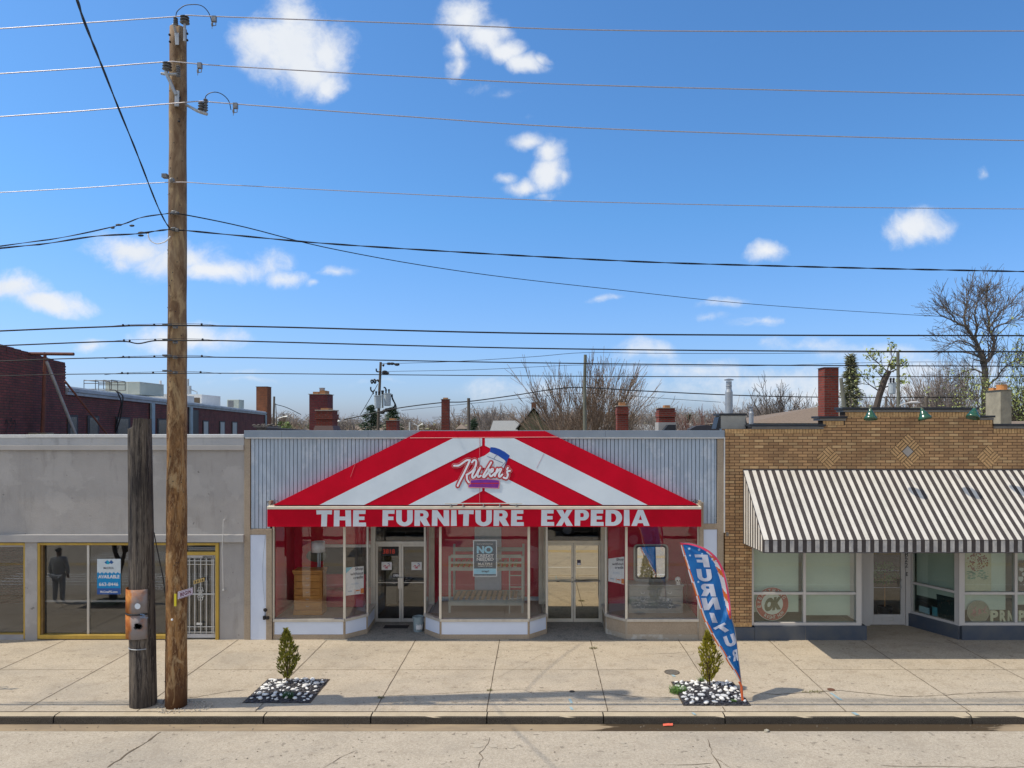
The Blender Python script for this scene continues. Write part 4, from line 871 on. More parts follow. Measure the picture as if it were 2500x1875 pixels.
MB().prism(rr(u0,u1,v0,v1,.10), y, y+.04).build('frame', grey_fur, t, bevel=.004); MB().prism(rr(u0+4,u1-4,v0+3,v1-8,.08), y-.004, y-.001).build('frame', dk, t)
MB().prism(rr(u0+9,u1-9,v0+6,v1-12,.06), y-.010, y-.0055).build('mirror_glass', mirror, t)
sk_ = MB(); y = 18.25; c = PT(1655,1417,y); sk_.ball((c.x,y,c.z+.02),.075,.085,.075,14,9); sk_.box(c.x-.04,c.x+.04,y-.06,y+.03,c.z-.10,c.z-.03)
sk_ = sk_.build('skull_ornament', flat('bone', (.75,.72,.66), .6), None, loc=(c.x,y,c.z-.1), smooth=False, label='white skull ornament hanging in the right shop window by the mirror', cat='ornament')
e = MB()
for sx in (-1,1): e.ball((c.x+sx*.03,y-.078,c.z+.01),.019,.012,.02,8,6)
e.ball((c.x,y-.08,c.z-.025),.009,.01,.012,6,4)
for k in range(4): e.box(c.x-.028+k*.017,c.x-.024+k*.017,y-.064,y-.058,c.z-.085,c.z-.055)
e.build('eye_socket', dk, sk_)
# 'Shop without credit' cards on the slanted panes, and the poster in the middle
def slanted_card(P, Q, pts, label, lines):
    P3 = Vector((P[0],P[1],1)); d = (Vector((Q[0]-P[0],Q[1]-P[1],0))).normalized(); n = Vector((-d.y,d.x,0)); pl_ = (tuple(P3+n*.062), tuple(n)); f = lambda u,v: onplane(u,v,*pl_)
    q = [f(*p) for p in pts]; mb = MB(); mb.loft(q, [p+n*.004 for p in q]); lo = (q[0]+q[1])/2; o = mb.build('window_card', flat('card_white', (.88,.89,.92), .5), None, loc=lo, label=label, cat='card'); 
    LL,LR,UR,UL = q; k = -n*.003; bi = lambda s,t_: LL+(LR-LL)*s+(UL-LL)*t_+(UR-UL-LR+LL)*s*t_
    for (s0,s1,t0,t1,wd,mt,bd) in lines:
        if wd is None: MB().poly([bi(s0,t0)+k,bi(s1,t0)+k,bi(s1,t1)+k,bi(s0,t1)+k]).build('panel', mt, o)
        elif wd == 'tri': MB().poly([bi(0,1)+k,bi(0,t0)+k,bi(s1,1)+k]).build('panel', mt, o)
        else: decal('lettering', txt(wd, bd), bi(s0,t0), bi(s1,t0), bi(s0,t1), mt, o, k*1.5)
    return o
cyan = flat('card_cyan', (.20,.60,.78), .5); orng = flat('card_orange', (.85,.25,.05), .5); pale = flat('card_pale', (.45,.58,.72), .6)
LN = [(0,.40,.78,1,'tri',cyan,0),(.52,.97,.84,.975,'Shop',ink,.016),(.26,.97,.70,.81,'without',ink,.016),(.43,.97,.56,.67,'credit',ink,.016),(.30,.72,.36,.43,'ACIMA',pale,0),(.14,.36,.12,.16,None,pale,0),(.5,.52,.03,.20,None,orng,0),(.56,.78,.12,.16,None,orng,0),(.82,1,.02,.20,None,orng,0)]
slanted_card(B_, C_, [(843,1454.5),(888,1449),(888,1382),(843,1386)], 'white Shop without credit card on the slanted pane left of the glass doors', LN)
slanted_card(C4, B4, [(1485,1419),(1524,1427),(1524,1359),(1485,1364)], 'white Shop without credit card on the slanted pane right of the gold tinted doors', [l for l in LN if l[4] != 'tri'])
y = YF+.055
ps = sheet('poster', 'navy and pale blue NO CREDIT NEEDED poster in the centre shop window', 'poster', 1155, 1319, 1213, 1407.5, y, flat('poster_border', (.72,.78,.82), .5), .003)
navy = flat('poster_navy', (.018,.055,.10), .45); sky_ = flat('poster_sky', (.28,.62,.80), .45)
decal_px('panel', RECT, 1157, 1321, 1211, 1388, y, navy, ps, (0,-.001,0)); decal_px('panel', RECT, 1157, 1388, 1211, 1401.5, y, sky_, ps, (0,-.001,0)); decal_px('panel', RECT, 1157, 1401.8, 1211, 1405.5, y, navy, ps, (0,-.001,0))
decal_px('lettering', txt('NO', .05), 1164, 1333, 1203, 1351, y, sky_, ps, (0,-.003,0))
for s_t,u0,v0,u1,v1,bd in (('CREDIT',1164,1353,1205,1360.5,.018),('NEEDED',1164,1361.5,1205,1369,.018),('MULTIPLE',1167,1374,1202,1379.5,.012),('NOW WITH',1180,1370.5,1190,1372.2,0),('PAYMENT OPTIONS',1167,1381,1202,1383.6,.01),('LEASE-TO-OWN FINANCING',1164,1327,1203,1329.3,0)):
    decal_px('lettering', txt(s_t, bd), u0, v0, u1, v1, y, paper, ps, (0,-.003,0))
decal_px('lettering', txt('snap!', .03), 1176, 1391.5, 1194, 1398.5, y, ink, ps, (0,-.003,0))
# bucket on the porch
t = thing('bucket', 'grey paint bucket with a torn white label beside the glass shop door', 'bucket', (-3.13,18.52,.006))
b = MB(); c = (-3.13,18.52,.006); b.lathe([(.115,0),(.14,.36),(.148,.36),(.148,.38),(.135,.385),(.128,.375),(.105,.02)], c, 24); b.build('body', pm('bucket_plastic', (.30,.38,.40), (.22,.28,.30), 6, .45), t, smooth=False)
b = MB(); g = random.Random(2)
for k in range(14):
    a0,a1 = R(-105+k*6),R(-99+k*6); r0,r1 = .124+.002,.131+.002; zb_ = .05+g.uniform(0,.03); zt_ = .20+g.uniform(-.03,.02)
    b.poly([(c[0]+r0*math.cos(a0),c[1]+r0*math.sin(a0),zb_+.006),(c[0]+r0*math.cos(a1),c[1]+r0*math.sin(a1),zb_+.006),(c[0]+(r1+.002)*math.cos(a1),c[1]+(r1+.002)*math.sin(a1),zt_),(c[0]+(r1+.002)*math.cos(a0),c[1]+(r1+.002)*math.sin(a0),zt_)])
b.build('torn_label', paper, t)
b = MB(); b.tube([(c[0]+.15*math.cos(a),c[1]+.15*math.sin(a)-.0,.36-.09*abs(math.sin(a))) for a in [math.pi+k*math.pi/10 for k in range(11)]], .003, 4); b.build('handle', steel, t)
mt = MB(); mt.poly([(-4.1,18.75,.012),(-3.45,18.75,.012),(-3.45,19.05,.012),(-4.1,19.05,.012)]); mt.build('doormat', flat('mat_black', (.03,.03,.033), .9), None, loc=(-3.8,18.9,.012), label='dark flat doormat in front of the glass shop doors', cat='doormat')

# ================================================================ BRICK SHOP (right)
g3 = thing('brick_shop', 'tan brick shop with stepped parapet and striped awning at the right', 'shop', (9, YF, 0))
XB0 = X(1769)+.003; XE = 17.0
ZW = 3.1
prof = [(XB0,ZW),(XE,ZW),(XE,Z(1058.5)),(X(2424),Z(1058.5)),(X(2424),Z(1037)),(X(2385),Z(1037)),(X(2385),Z(1018.5)),(X(2062),Z(1018.5)),(X(2062),Z(1038.5)),(X(2008),Z(1038.5)),(X(2008),Z(1059)),(XB0,Z(1059))]
w = MB(); w.prism(prof, YF-.02, YF+.3); w.box(XB0, X(1835), YF-.02, YF+.3, Z(1530), ZW); w.build('wall', tanbrick, g3)
so_ = MB()
for u0,u1,v0,v1 in [(1769.3,2008,1047,1059),(2008,2062,1027,1038.5),(2062,2385,1006,1018.5),(2385,2424,1025,1037),(2424,2830,1046,1058.5)]: so_.box(X(u0)+.004,X(u1),YF-.02,YF+.3,Z(v1),Z(v0))
# one soldier brick at a time
sb_ = MB(); 
for u0,u1,v0,v1 in [(1769.3,2008,1047,1059),(2008,2062,1027,1038.5),(2062,2385,1006,1018.5),(2385,2424,1025,1037),(2424,2830,1046,1058.5)]:
    x = X(u0)+.006
    while x < X(u1)-.05: sb_.box(x,x+.064,YF-.028,YF-.0205,Z(v1)+.006,Z(v0)-.006); x += .0745
for zz0,zz1,xx0,xx1 in ((Z(1530)+.0,Z(1520),X(1769)+.006,X(1834)),): 
    x = xx0
    while x < xx1-.05: sb_.box(x,x+.064,YF-.028,YF-.0205,zz0+.004,zz1-.004); x += .0745
so_.split('soldier_course', flat('mortar_dark', (.07,.045,.03), .9), g3); sb_.build('soldier_bricks', pm('soldier_brick_face', (.62,.40,.185), (.40,.235,.105), 14, .85), g3)
cp = MB()
for u0,u1,v0,v1 in [(1828,2013,1036,1047),(1996,2066,1016,1027),(2053,2386,994.5,1006),(2369,2425,1014.5,1025),(2422,2830,1034.5,1046)]:
    cp.box(X(u0),X(u1),YF-.09,YF+.42,Z(v1)+.06,Z(v0))
cp.split('parapet_cap', black_cap, g3, bevel=.006)
cp = MB()
for u0,u1,v0,v1 in [(1834,2009,1041.5,1047),(2000,2063,1021.5,1027),(2057,2384,1000.5,1006),(2369,2423,1019.5,1025),(2424,2830,1040,1046)]:
    cp.box(X(u0),X(u1),YF-.055,YF+.38,Z(v1)+.0015,Z(v0)+.001-.002)
cp.split('cap_moulding', cap_gray, g3)
# corner pier of the parapet
cpier = MB(); cpier.box(X(1768),X(1830),YF+.34,YF+.85,Z(1047),Z(1014)); cpier.build('corner_pier', pm('pale_stone', (.42,.41,.36), (.34,.33,.29), 3, .85), g3)
cpb = MB(); cpb.box(X(1763),X(1833),YF+.32,YF+.9,Z(1014)+.002,Z(1008.5)); cpb.prism([(X(1756),Z(1047)),(X(1768)-.002,Z(1047)),(X(1768)-.002,Z(1016)),(X(1763),Z(1018))],YF+.33,YF+.8); cpb.prism([(X(1830)+.002,Z(1047)),(X(1836),Z(1047)),(X(1830)+.002,Z(1020))],YF+.33,YF+.8); cpb.build('pier_cap', black_cap, g3)
# diamond inlays
def diamond(u, v, s, center):
    dm = MB(); cx, cz = X(u), Z(v); S_ = s/97.75; yy = YF-.0215; q = lambda a,b,k=0: (cx+(a-b)*S_/2, yy-k, cz+(a+b)*S_/2-0)
    bk = MB(); bk.poly([q(-1,-1),q(1,-1),q(1,1),q(-1,1)]); fo = bk.build('diamond_inlay', flat('mortar_dark2', (.06,.04,.025), .9), g3)
    n = 3 if center else 2; c = 2/n
    for i in range(n):
        for j in range(n):
            a0, b0 = -1+i*c, -1+j*c
            if center and i == 1 and j == 1: dm2 = MB(); dm2.poly([q(a0+.03,b0+.03,.006),q(a0+c-.03,b0+.03,.006),q(a0+c-.03,b0+c-.03,.006),q(a0+.03,b0+c-.03,.006)]); dm2.build('centre_stone', pm('inlay_stone',(.42,.38,.34),(.36,.33,.3),5,.8), fo); continue
            m_ = 3
            for k in range(m_):
                g0, g1_ = k/m_*c+.02*c, (k+1)/m_*c-.02*c
                if (i+j) % 2 == 0: dm.poly([q(a0+g0+.012,b0+.02,.006),q(a0+g1_-.012,b0+.02,.006),q(a0+g1_-.012,b0+c-.02,.006),q(a0+g0+.012,b0+c-.02,.006)])
                else: dm.poly([q(a0+.02,b0+g0+.012,.006),q(a0+c-.02,b0+g0+.012,.006),q(a0+c-.02,b0+g1_-.012,.006),q(a0+.02,b0+g1_-.012,.006)])
    dm.build('inlay_bricks', brown_inlay, fo)
diamond(2021.5,1117,30,False); diamond(2215,1102,44,True); diamond(2412,1115.5,30,False)
rf = MB(); rf.box(XB0,XE,YF+.3,34,5.0,5.1); rf.box(XB0,XB0+.15,YF+.3,34,0,5.0); rf.box(XE-.15,XE,YF,34,0,5.0); rf.box(XB0+.15,XE-.15,33.8,34,0,5.0); rf.build('roof', roof_gray, g3)
vl = MB(); vl.tube([(X(1794.5),YF-.022,Z(1530)),(X(1794.5),YF-.022,Z(1155))], .004, 4); vl.tube([(X(1823),YF-.022,Z(1530)),(X(1823),YF-.022,Z(1330))], .004, 4); vl.tube([(X(1779),YF-.022,Z(1250)),(X(1779),YF-.022,Z(1070))], .003, 4); vl.split('wall_seam', dk, g3)
MB().box(X(1772),X(1778),YF-.04,YF-.021,Z(1308),Z(1299)).build('vent_plate', cap_gray, g3)
# base, windows and door
ZB, ZH = Z(1527), 3.1
bs = MB(); bs.box(X(1769)+.004, X(1841)-.004, YF-.06, YF+.2, -.01, Z(1530)-.004); bs.box(X(1841), X(2114), YF-.06, YF+.2, -.01, ZB); 
PL, PR = (9.92,19.07), (X(2343),YF)
seg(bs, PL, PR, -.01, .335, .2, d0=-.05); bs.box(X(2346), XE, YF-.055, YF+.2, -.01, ZB); bs.box(X(2114)-.25, X(2114)-.05, YF+.2, 19.07, -.01, ZB)
bs.build('base', base_blue, g3, bevel=.006)
MB().tube([(X(1964.5),YF-.061,.0),(X(1964.5),YF-.061,ZB)], .003, 4).build('base_joint', cap_gray, g3)
def mwin(x0, x1, mulls, rail=True, post_r=0.0):
    f = MB(); y0, y1 = YF+.0, YF+.12; t = .055
    f.box(x0,x0+t,y0,y1,ZB+.002,ZH); f.box(x1-t,x1,y0,y1,ZB+.002,ZH); f.box(x0+t,x1-t,y0,y1,ZH-t,ZH); f.box(x0+t,x1-t,y0-.02,y1,ZB+.002,ZB+.075)
    xs = [x0+t]+[m_ for m_ in mulls]+[x1-t]
    for m_ in mulls: f.box(m_-.034,m_+.034,y0-.004,y1-.002,ZB+.075,ZH-t)
    for a,b_ in zip(xs[:-1],xs[1:]):
        a2 = a+(.034 if a in mulls else 0); b2 = b_-(.034 if b_ in mulls else 0); f.box(a2,b2,y0+.002,y1-.004,Z(1452),Z(1446))
    fo = f.build('window_frame', frame_white, g3, bevel=.004)
    for a,b_ in zip(xs[:-1],xs[1:]):
        a2 = a+(.034 if a in mulls else 0); b2 = b_-(.034 if b_ in mulls else 0)
        for z0,z1 in ((ZB+.075,Z(1452)),(Z(1446),ZH-t)): MB().box(a2,b2,YF+.055,YF+.061,z0,z1).build('pane', glass_shade, fo)
    return fo
w1 = mwin(X(1835), X(2103), [X(1964.5)]); w2 = mwin(X(2346), XE, [X(2481), X(2620)])
po = MB(); po.box(X(2090), X(2103)+.0, YF-.012, YF-.002, ZB+.002, ZH); po.box(X(2341),X(2354.5),YF-.015,YF-.002,ZB+.002,ZH); po.split('corner_post', frame_white, g3)
# slanted side window of the entrance
sf = MB(); seg(sf, PL, PR, .335, .40, .10); seg(sf, PL, PR, ZH-.06, ZH, .10)
dd = (Vector(PR)-Vector(PL)); e = lambda s: tuple(Vector(PL)+dd*s)
for a,b_ in ((0,.06),(.90,1.0)): seg(sf, e(a), e(b_), .40, ZH-.06, .10)
seg(sf, e(.06), e(.90), Z(1452)+.01, Z(1446)+.01, .10)
sfo = sf.build('window_frame', frame_white, g3)
gm = MB(); seg(gm, e(.06), e(.90), .40, ZH-.06, .006, d0=.05); gm.build('pane', glass_shade, sfo)
yd = 19.07
df = MB(); df.box(X(2114)-.05, PX(2123,yd), yd-.03, yd+.09, 0, 3.1); df.box(PX(2210,yd), PL[0]+.05, yd-.03, yd+.09, 0, 3.1); df.box(PX(2123,yd),PX(2210,yd),yd-.02,yd+.08,2.5,3.1); dfo = df.build('door_frame', frame_white, g3)
dr = MB(); a,b_ = PX(2123,yd)+.005, PX(2210,yd)-.005; zt_=2.495; dr.box(a,a+.10,yd-.01,yd+.04,.02,zt_); dr.box(b_-.12,b_,yd-.01,yd+.04,.02,zt_); dr.box(a+.10,b_-.12,yd-.01,yd+.04,.02,PZ(1500,yd)); dr.box(a+.10,b_-.12,yd-.01,yd+.04,zt_-.12,zt_); dro = dr.build('door', frame_white, g3, bevel=.004)
MB().box(a+.10,b_-.12,yd+.01,yd+.016,PZ(1500,yd),zt_-.12).build('pane', glass, dro); MB().box(a+.10,b_-.12,yd-.006,yd+.008,PZ(1435,yd),PZ(1433.5,yd)).build('crossbar', frame_white, dro)
ms = MB(); rect_frame(ms, PX(2152,yd),PX(2181,yd),PZ(1515,yd),PZ(1507,yd),yd-.022,yd-.012,.012); ms.build('mail_slot', alum, dro)
hh = MB(); hx = PX(2201,yd); hh.tube(catmull([(hx,yd-.01,PZ(1415,yd)),(hx-.05,yd-.06,PZ(1417,yd)),(hx-.06,yd-.07,PZ(1425,yd)),(hx-.03,yd-.06,PZ(1434,yd)),(hx,yd-.01,PZ(1435,yd))],4),.010,6); hh.build('handle', steel, dro)
for i,ch in enumerate('822'): decal_px('lettering', txt(ch,.0), 2209, 1350+i*13.2-2, 2216.5, 1361+i*13.2-2, yd-.035, dk, dfo)
decal_px('lettering', txt('E',.02), 2211.5, 1397, 2216.5, 1406, yd-.035, dk, dfo)
# white roller shades right behind the panes
bl = MB(); 
for a,b_,v in ((X(1842),X(1955),1498),(X(1969),X(2082),1506),(X(2356),X(2465),1493),(X(2486),X(2620),1480),(X(2640),XE-.2,1480)): bl.box(a,b_,YF+.16,YF+.165,Z(v),ZH)
q0,q1 = e(.08),e(.90); seg(bl, q0, q1, Z(1480), ZH, .004, d0=.14)
bl.split('roller_blind', blind, g3)
rm = MB(); rm.box(X(1835)+.0,X(2103)-.1,20.2,20.3,0,3.1); rm.box(X(2346),XE-.2,20.4,20.5,0,3.1); rm.box(X(1835),X(2103)-.2,YF+.2,20.2,.36,.4); rm.box(X(2346)+.3,XE-.2,YF+.2,20.4,.36,.4); rm.box(XB0+.2,XE-.2,YF+.32,24,3.12,3.2); rm.box(8.3,10.2,23,23.1,0,3); rm.build('room', pm('shop_room', (.33,.34,.29), (.26,.27,.23), 1, .8), g3)
# OK roundel
y = YF+.10
ok_ = thing('roundel_sign', 'round red and white OK sign with lettering round its rim, lower left shop window', 'sign', (X(1883),y,Z(1513)))
cx, cz, rr_ = PX(1885,y), PZ(1474,y), 41*y/F
def disc(r, k, m, name): return MB().prism([(cx+r*math.cos(2*math.pi*i/40), cz+r*math.sin(2*math.pi*i/40)) for i in range(40)], y-k, y-k+.003).build(name, m, ok_)
disc(rr_, 0, flat('roundel_white', (.72,.70,.66), .6), 'rim'); disc(rr_*.97, .004, flat('roundel_red', (.42,.07,.05), .6), 'band'); disc(rr_*.64, .008, MATS['roundel_white'], 'face')
olive = flat('olive_ink', (.16,.14,.07), .6)
decal('lettering', txt('OK', .09), (cx-.22,y-.009,cz-.20), (cx+.22,y-.009,cz-.14), (cx-.17,y-.009,cz+.14), olive, ok_)
for wd, a0, a1, up in (('EVERYTHING',200,20,True),('RIGHT NOW',235,325,False)):
    for i,ch in enumerate(wd):
        if ch == ' ': continue
        a = R(a0+(a1-a0)*(i+.5)/len(wd)); r = rr_*.80; d = Vector((math.cos(a),0,math.sin(a))); tn = Vector((math.sin(a),0,-math.cos(a))) if up else Vector((-math.sin(a),0,math.cos(a))); upv = d if up else -d
        c = Vector((cx,y-.006,cz))+d*r; h = rr_*.10; wd_ = h*(.7 if ch != 'I' else .2)
        decal('lettering', txt(ch,.01), c-tn*wd_-upv*h, c+tn*wd_-upv*h, c-tn*wd_+upv*h, MATS['roundel_white'], ok_)
# letters, disc and pictures in the right hand windows
cream_l = flat('letter_cream', (.62,.60,.45), .7)
y = YF+.11
for wd,u0,u1 in (('P',2417,2436),('R',2440,2456),('N',2460,2474),('P',2486,2502),('D',2506,2524)):
    vs,fs = txt(wd,.04); mb = MB(); xx0,xx1 = min(p[0] for p in vs),max(p[0] for p in vs); yy0,yy1 = min(p[1] for p in vs),max(p[1] for p in vs)
    f3 = lambda p,yy: (PX(u0,y)+(p[0]-xx0)/(xx1-xx0)*(PX(u1,y)-PX(u0,y)), yy, PZ(1519,y)+(p[1]-yy0)/(yy1-yy0)*(PZ(1490,y)-PZ(1519,y)))
    mb.add([f3(p,y-.02) for p in vs], fs); mb.add([f3(p,y) for p in vs], fs)
    mb.build('letter', cream_l, None, loc=(PX((u0+u1)/2,y),y,PZ(1519,y)), label={'P2417':'cream letter P nearest the pink disc in the right window','R2440':'cream letter R standing in the right window','N2460':'cream letter N standing in the right window','P2486':'cream letter P just right of the window mullion','D2506':'cream letter D cut by the right edge'}[wd+str(u0)], cat='letter', group='cream letters in the right shop window')
t = thing('disc_sign', 'tan round sign with pink scribbled lettering in the right shop window', 'sign', (PX(2388,y),y,PZ(1518,y)))
cx2,cz2,r2 = PX(2388,y),PZ(1493,y),27*y/F
MB().prism([(cx2+r2*math.cos(2*math.pi*i/36),cz2+r2*math.sin(2*math.pi*i/36)) for i in range(36)], y-.01, y).build('face', flat('disc_tan', (.30,.27,.20), .7), t)
MB().tube([(cx2+r2*math.cos(2*math.pi*i/36),y-.012,cz2+r2*math.sin(2*math.pi*i/36)) for i in range(37)], .008, 5).build('rim', flat('disc_rim', (.45,.42,.36), .6), t)
g = random.Random(11); sc = MB()
for k in range(26):
    a = Vector((cx2+g.uniform(-.6,.6)*r2,y-.014,cz2+g.uniform(-.35,.4)*r2)); sc.tube(catmull([a,a+Vector((g.uniform(-.04,.05),0,g.uniform(-.06,.06))),a+Vector((g.uniform(-.04,.08),0,g.uniform(-.05,.05)))],3),.006,4)
sc.build('lettering', flat('pink_ink', (.62,.25,.28), .7), t)
t = sheet('tree_poster', 'cream poster with a red leafed tree print in the right shop window', 'poster', 2356, 1350, 2420, 1445, y, flat('poster_cream', (.55,.53,.38), .7), .003)
g = random.Random(4); sc = MB()
for k in range(130):
    a = g.uniform(0,6.28); r = math.sqrt(g.random()); c = PT(2386+26*r*math.cos(a), 1372+22*r*math.sin(a), y-.003); s = g.uniform(.01,.026); sc.poly([c+Vector((s*math.cos(q),0,s*math.sin(q))) for q in (0,1.3,2.5,3.8,5.1)])
sc.build('tree_print', flat('print_red', (.32,.10,.06), .7), t)
sc = MB()
for k in range(60):
    c = PT(2362+g.random()*50, 1392+g.random()*22, y-.004); s = g.uniform(.01,.03); sc.poly([c+Vector((s*1.8*math.cos(q),0,s*.5*math.sin(q))) for q in (0,1.3,2.5,3.8,5.1)])
sc.build('green_print', flat('print_green', (.18,.33,.24), .7), t)
t = sheet('photo_poster', 'dark photo poster at the far right shop window edge', 'poster', 2487, 1368, 2540, 1446, y, flat('poster_dark', (.10,.06,.05), .6), .003)
sc = MB()
for (u,v,a,b_) in ((2494,1390,.06,.05),(2502,1402,.08,.06),(2492,1413,.07,.07),(2506,1428,.07,.05),(2516,1395,.06,.08)):
    c = PT(u,v,y-.003); sc.poly([c+Vector((a*math.cos(q*.7),0,b_*math.sin(q*.7)*(1+.3*math.sin(q*2)))) for q in range(9)])
sc.build('print', flat('print_pale', (.60,.58,.56), .7), t)
# pictures in the slanted window
n_ = Vector((-dd.y,dd.x,0)).normalized(); pp = Vector((PL[0],PL[1],1))+n_*.11; plS = (tuple(pp),tuple(n_)); 
q = [onplane(u,v,*plS) for u,v in ((2291,1505),(2333,1519),(2331,1460),(2286,1450))]; mb = MB(); mb.loft(q,[p+n_*.01 for p in q]); to = mb.build('tv_screen', flat('screen_dark', (.03,.05,.05), .3), None, loc=q[0], label='dark framed picture leaning in the slanted entrance window', cat='picture')
g = random.Random(6); mb = MB()
for k in range(26):
    c = onplane(2292+g.random()*38, 1462+g.random()*44, *plS)-n_*.002; s = g.uniform(.01,.035); mb.poly([c+Vector(((PR[0]-PL[0])*a_,(PR[1]-PL[1])*a_,0)).normalized()*abs(a_)*s*(1 if a_>0 else -1)+Vector((0,0,b__*s)) for a_,b__ in ((1,0),(.4,1),(-.8,.6),(-.7,-.8),(.5,-1))])
mb.build('print', pm('screen_bits', (.05,.13,.10), (.25,.12,.10), 9, .5), to)
q = [onplane(u,v,*plS) for u,v in ((2244,1492),(2269,1500),(2269,1485),(2244,1478))]; mb = MB(); mb.loft(q,[p+n_*.004 for p in q]); mb.build('flyer', flat('flyer_pale', (.40,.58,.66), .6), None, loc=q[0], label='pale blue flyer low in the slanted entrance window', cat='flyer')
q = [onplane(u,v,*plS) for u,v in ((2276,1502),(2289,1507),(2288,1484),(2276,1481))]; mb = MB(); mb.loft(q,[p+n_*.004 for p in q]); mb.build('flyer', flat('flyer_teal', (.12,.38,.48), .6), None, loc=q[0], label='teal flyer between the pale flyer and the dark picture', cat='flyer')
# potted plant just inside the door
t = thing('potted_plant', 'bushy dark green plant seen through the white shop door', 'plant', (PX(2160,19.7),19.7,0))
MB().lathe([(.16,0),(.2,.35),(.17,.35)],(PX(2160,19.7),19.7,0),12).build('pot', dk, t)
g = random.Random(8); mb = MB(); c0 = PT(2160,1400,19.7)
for k in range(500):
    a,b_ = g.uniform(0,6.28),g.uniform(-1.4,1.4); r = g.uniform(.5,1); c = c0+Vector((.5*r*math.cos(a)*math.cos(b_),.3*r*math.sin(a)*math.cos(b_),.33*r*math.sin(b_))); s = g.uniform(.03,.06); d1 = Vector((g.uniform(-1,1),g.uniform(-1,1),g.uniform(-1,1))).normalized()*s; d2 = Vector((g.uniform(-1,1),g.uniform(-1,1),g.uniform(-1,1))).normalized()*s*.5; mb.poly([c-d1,c+d2,c+d1,c-d2])
mb.build('foliage', pm('plant_green', (.16,.38,.08), (.05,.14,.03), 6, .6), t); MB().tube([(c0.x,c0.y,.3),(c0.x,c0.y,c0.z)],.02,6).build('stem', wood, t)
# ---------------- striped awning
ya0, ya1 = 16.17, YF-.022; zt, zv1, zv0 = 4.23, 2.74, 2.455; X0 = 5.10; PIT = .1915
aw = MB(); nst = 94; th = .012
for i in range(nst):
    a,b_ = X0+.028+i*PIT/2, X0+.028+(i+1)*PIT/2
    aw.poly([(a,ya0,zv1),(b_,ya0,zv1),(b_,ya1,zt),(a,ya1,zt)], i % 2); aw.poly([(a,ya0-.002,zv0),(b_,ya0-.002,zv0),(b_,ya0-.002,zv1),(a,ya0-.002,zv1)], 2+i % 2)
a = X0; aw.poly([(a,ya0,zv1),(a+.028,ya0,zv1),(a+.028,ya1,zt),(a,ya1,zt)], 0); aw.poly([(a,ya0-.002,zv0),(a+.028,ya0-.002,zv0),(a+.028,ya0-.002,zv1),(a,ya0-.002,zv1)], 3)
n = 17
for i in range(n):
    y0,y1 = ya0+(ya1-ya0)*i/n, ya0+(ya1-ya0)*(i+1)/n; z = lambda y: zv1+(zt-zv1)*(y-ya0)/(ya1-ya0); aw.poly([(X0,y0,zv0-.05*(y0-ya0)/1.6),(X0,y0,z(y0)),(X0,y1,z(y1)),(X0,y1,zv0-.05*(y1-ya0)/1.6)], 0 if i % 2 else 1)
awo = aw.build('awning', [awn_white, awn_black, val_white, awn_black], g3, label='black and white striped fabric awning')
ab = MB(); ab.tube([(X0,ya0,zv0),(XE,ya0,zv0)],.012,6); ab.tube([(X0,ya0+.002,zv1),(X0,ya1,zt)],.010,6); ab.tube([(X0-.0,ya1,zt+.012),(XE,ya1,zt+.012)],.012,6); ab.tube([(X0,ya0,zv0),(X0,ya1,zv0-.05)],.008,6); ab.tube([(X0,ya0-.008,zv1),(XE,ya0-.008,zv1)],.007,5)
ab.build('awning_frame', flat('bar_black', (.05,.045,.05), .6), awo)
# ---------------- gooseneck lamps above the parapet
for k,(u,v,tilt,yl_) in enumerate(((2125,1006,-.05,17.15),(2253,1006,.22,17.15),(2378,1003,-.28,17.2))):
    c = PT(u,v,yl_); ax = Vector((math.sin(tilt),-.18,-math.cos(tilt))).normalized()
    lm = MB(); lm.lathe([(.028,-.10),(.036,-.06),(.05,-.02),(.075,.015),(.098,.045),(.10,.075),(.13,.105),(.150,.145),(.155,.185),(.148,.185),(.125,.13),(.05,.03)], c, 22, axis=ax); lo = lm.build('lamp_shade', green_enamel, g3, smooth=True)
    ar = MB(); top = c-ax*.06; ar.tube(catmull([top, top+Vector((0,.05,.05)), top+Vector((-.0,.4,.06)), Vector((c.x,YF+.1,Z(996))), Vector((c.x,YF+.4,Z(998)))],5), .011, 6); ar.lathe([(.03,-.02),(.034,.03),(.022,.05)], top+Vector((0,0,-.01)), 10); ar.build('lamp_arm', pm('lamp_arm_paint', (.08,.10,.07), (.16,.13,.08), 20, .6), lo)
# small boxes for the letters row, litter
# ================================================================ POLES
def polemat(name, a, b, c, sx, sz, sc):
    t = NT(name); v = t.vec((sx, sx, sz)); n = t.noise(sc, 6, .65, v, .6); n2 = t.noise(sc*3.5, 5, .7, t.vec((sx*1.5, sx*1.5, sz*1.2)), 1.2); n3 = t.noise(1.0, 3, .5, t.vec((1, 1, .55)))
    col = t.mix(t.ramp(n, .44, .56), a, b); col = t.mix(t.math('MULTIPLY', t.ramp(n2, .52, .60), .8), col, c); return t, col, n, n2, n3
t, col, n, n2, n3 = polemat('new_pole', (.30,.155,.055), (.11,.045,.015), (.46,.30,.15), 4, .9, 1.9)
sp = t.N.new('ShaderNodeSeparateXYZ'); t.L.new(t.tc.outputs['Object'], sp.inputs[0])
hi = t.ramp(sp.outputs[2], 4.5, 8.5); col = t.mix(hi, col, t.mix(t.ramp(n, .35, .65), (.33,.235,.14), (.17,.10,.055))); col = t.mix(t.math('MULTIPLY', t.ramp(n2, .58, .66), .6), col, (.07,.035,.015)); col = t.mix(t.ramp(sp.outputs[2], 1.0, .1), col, (.085,.038,.016))
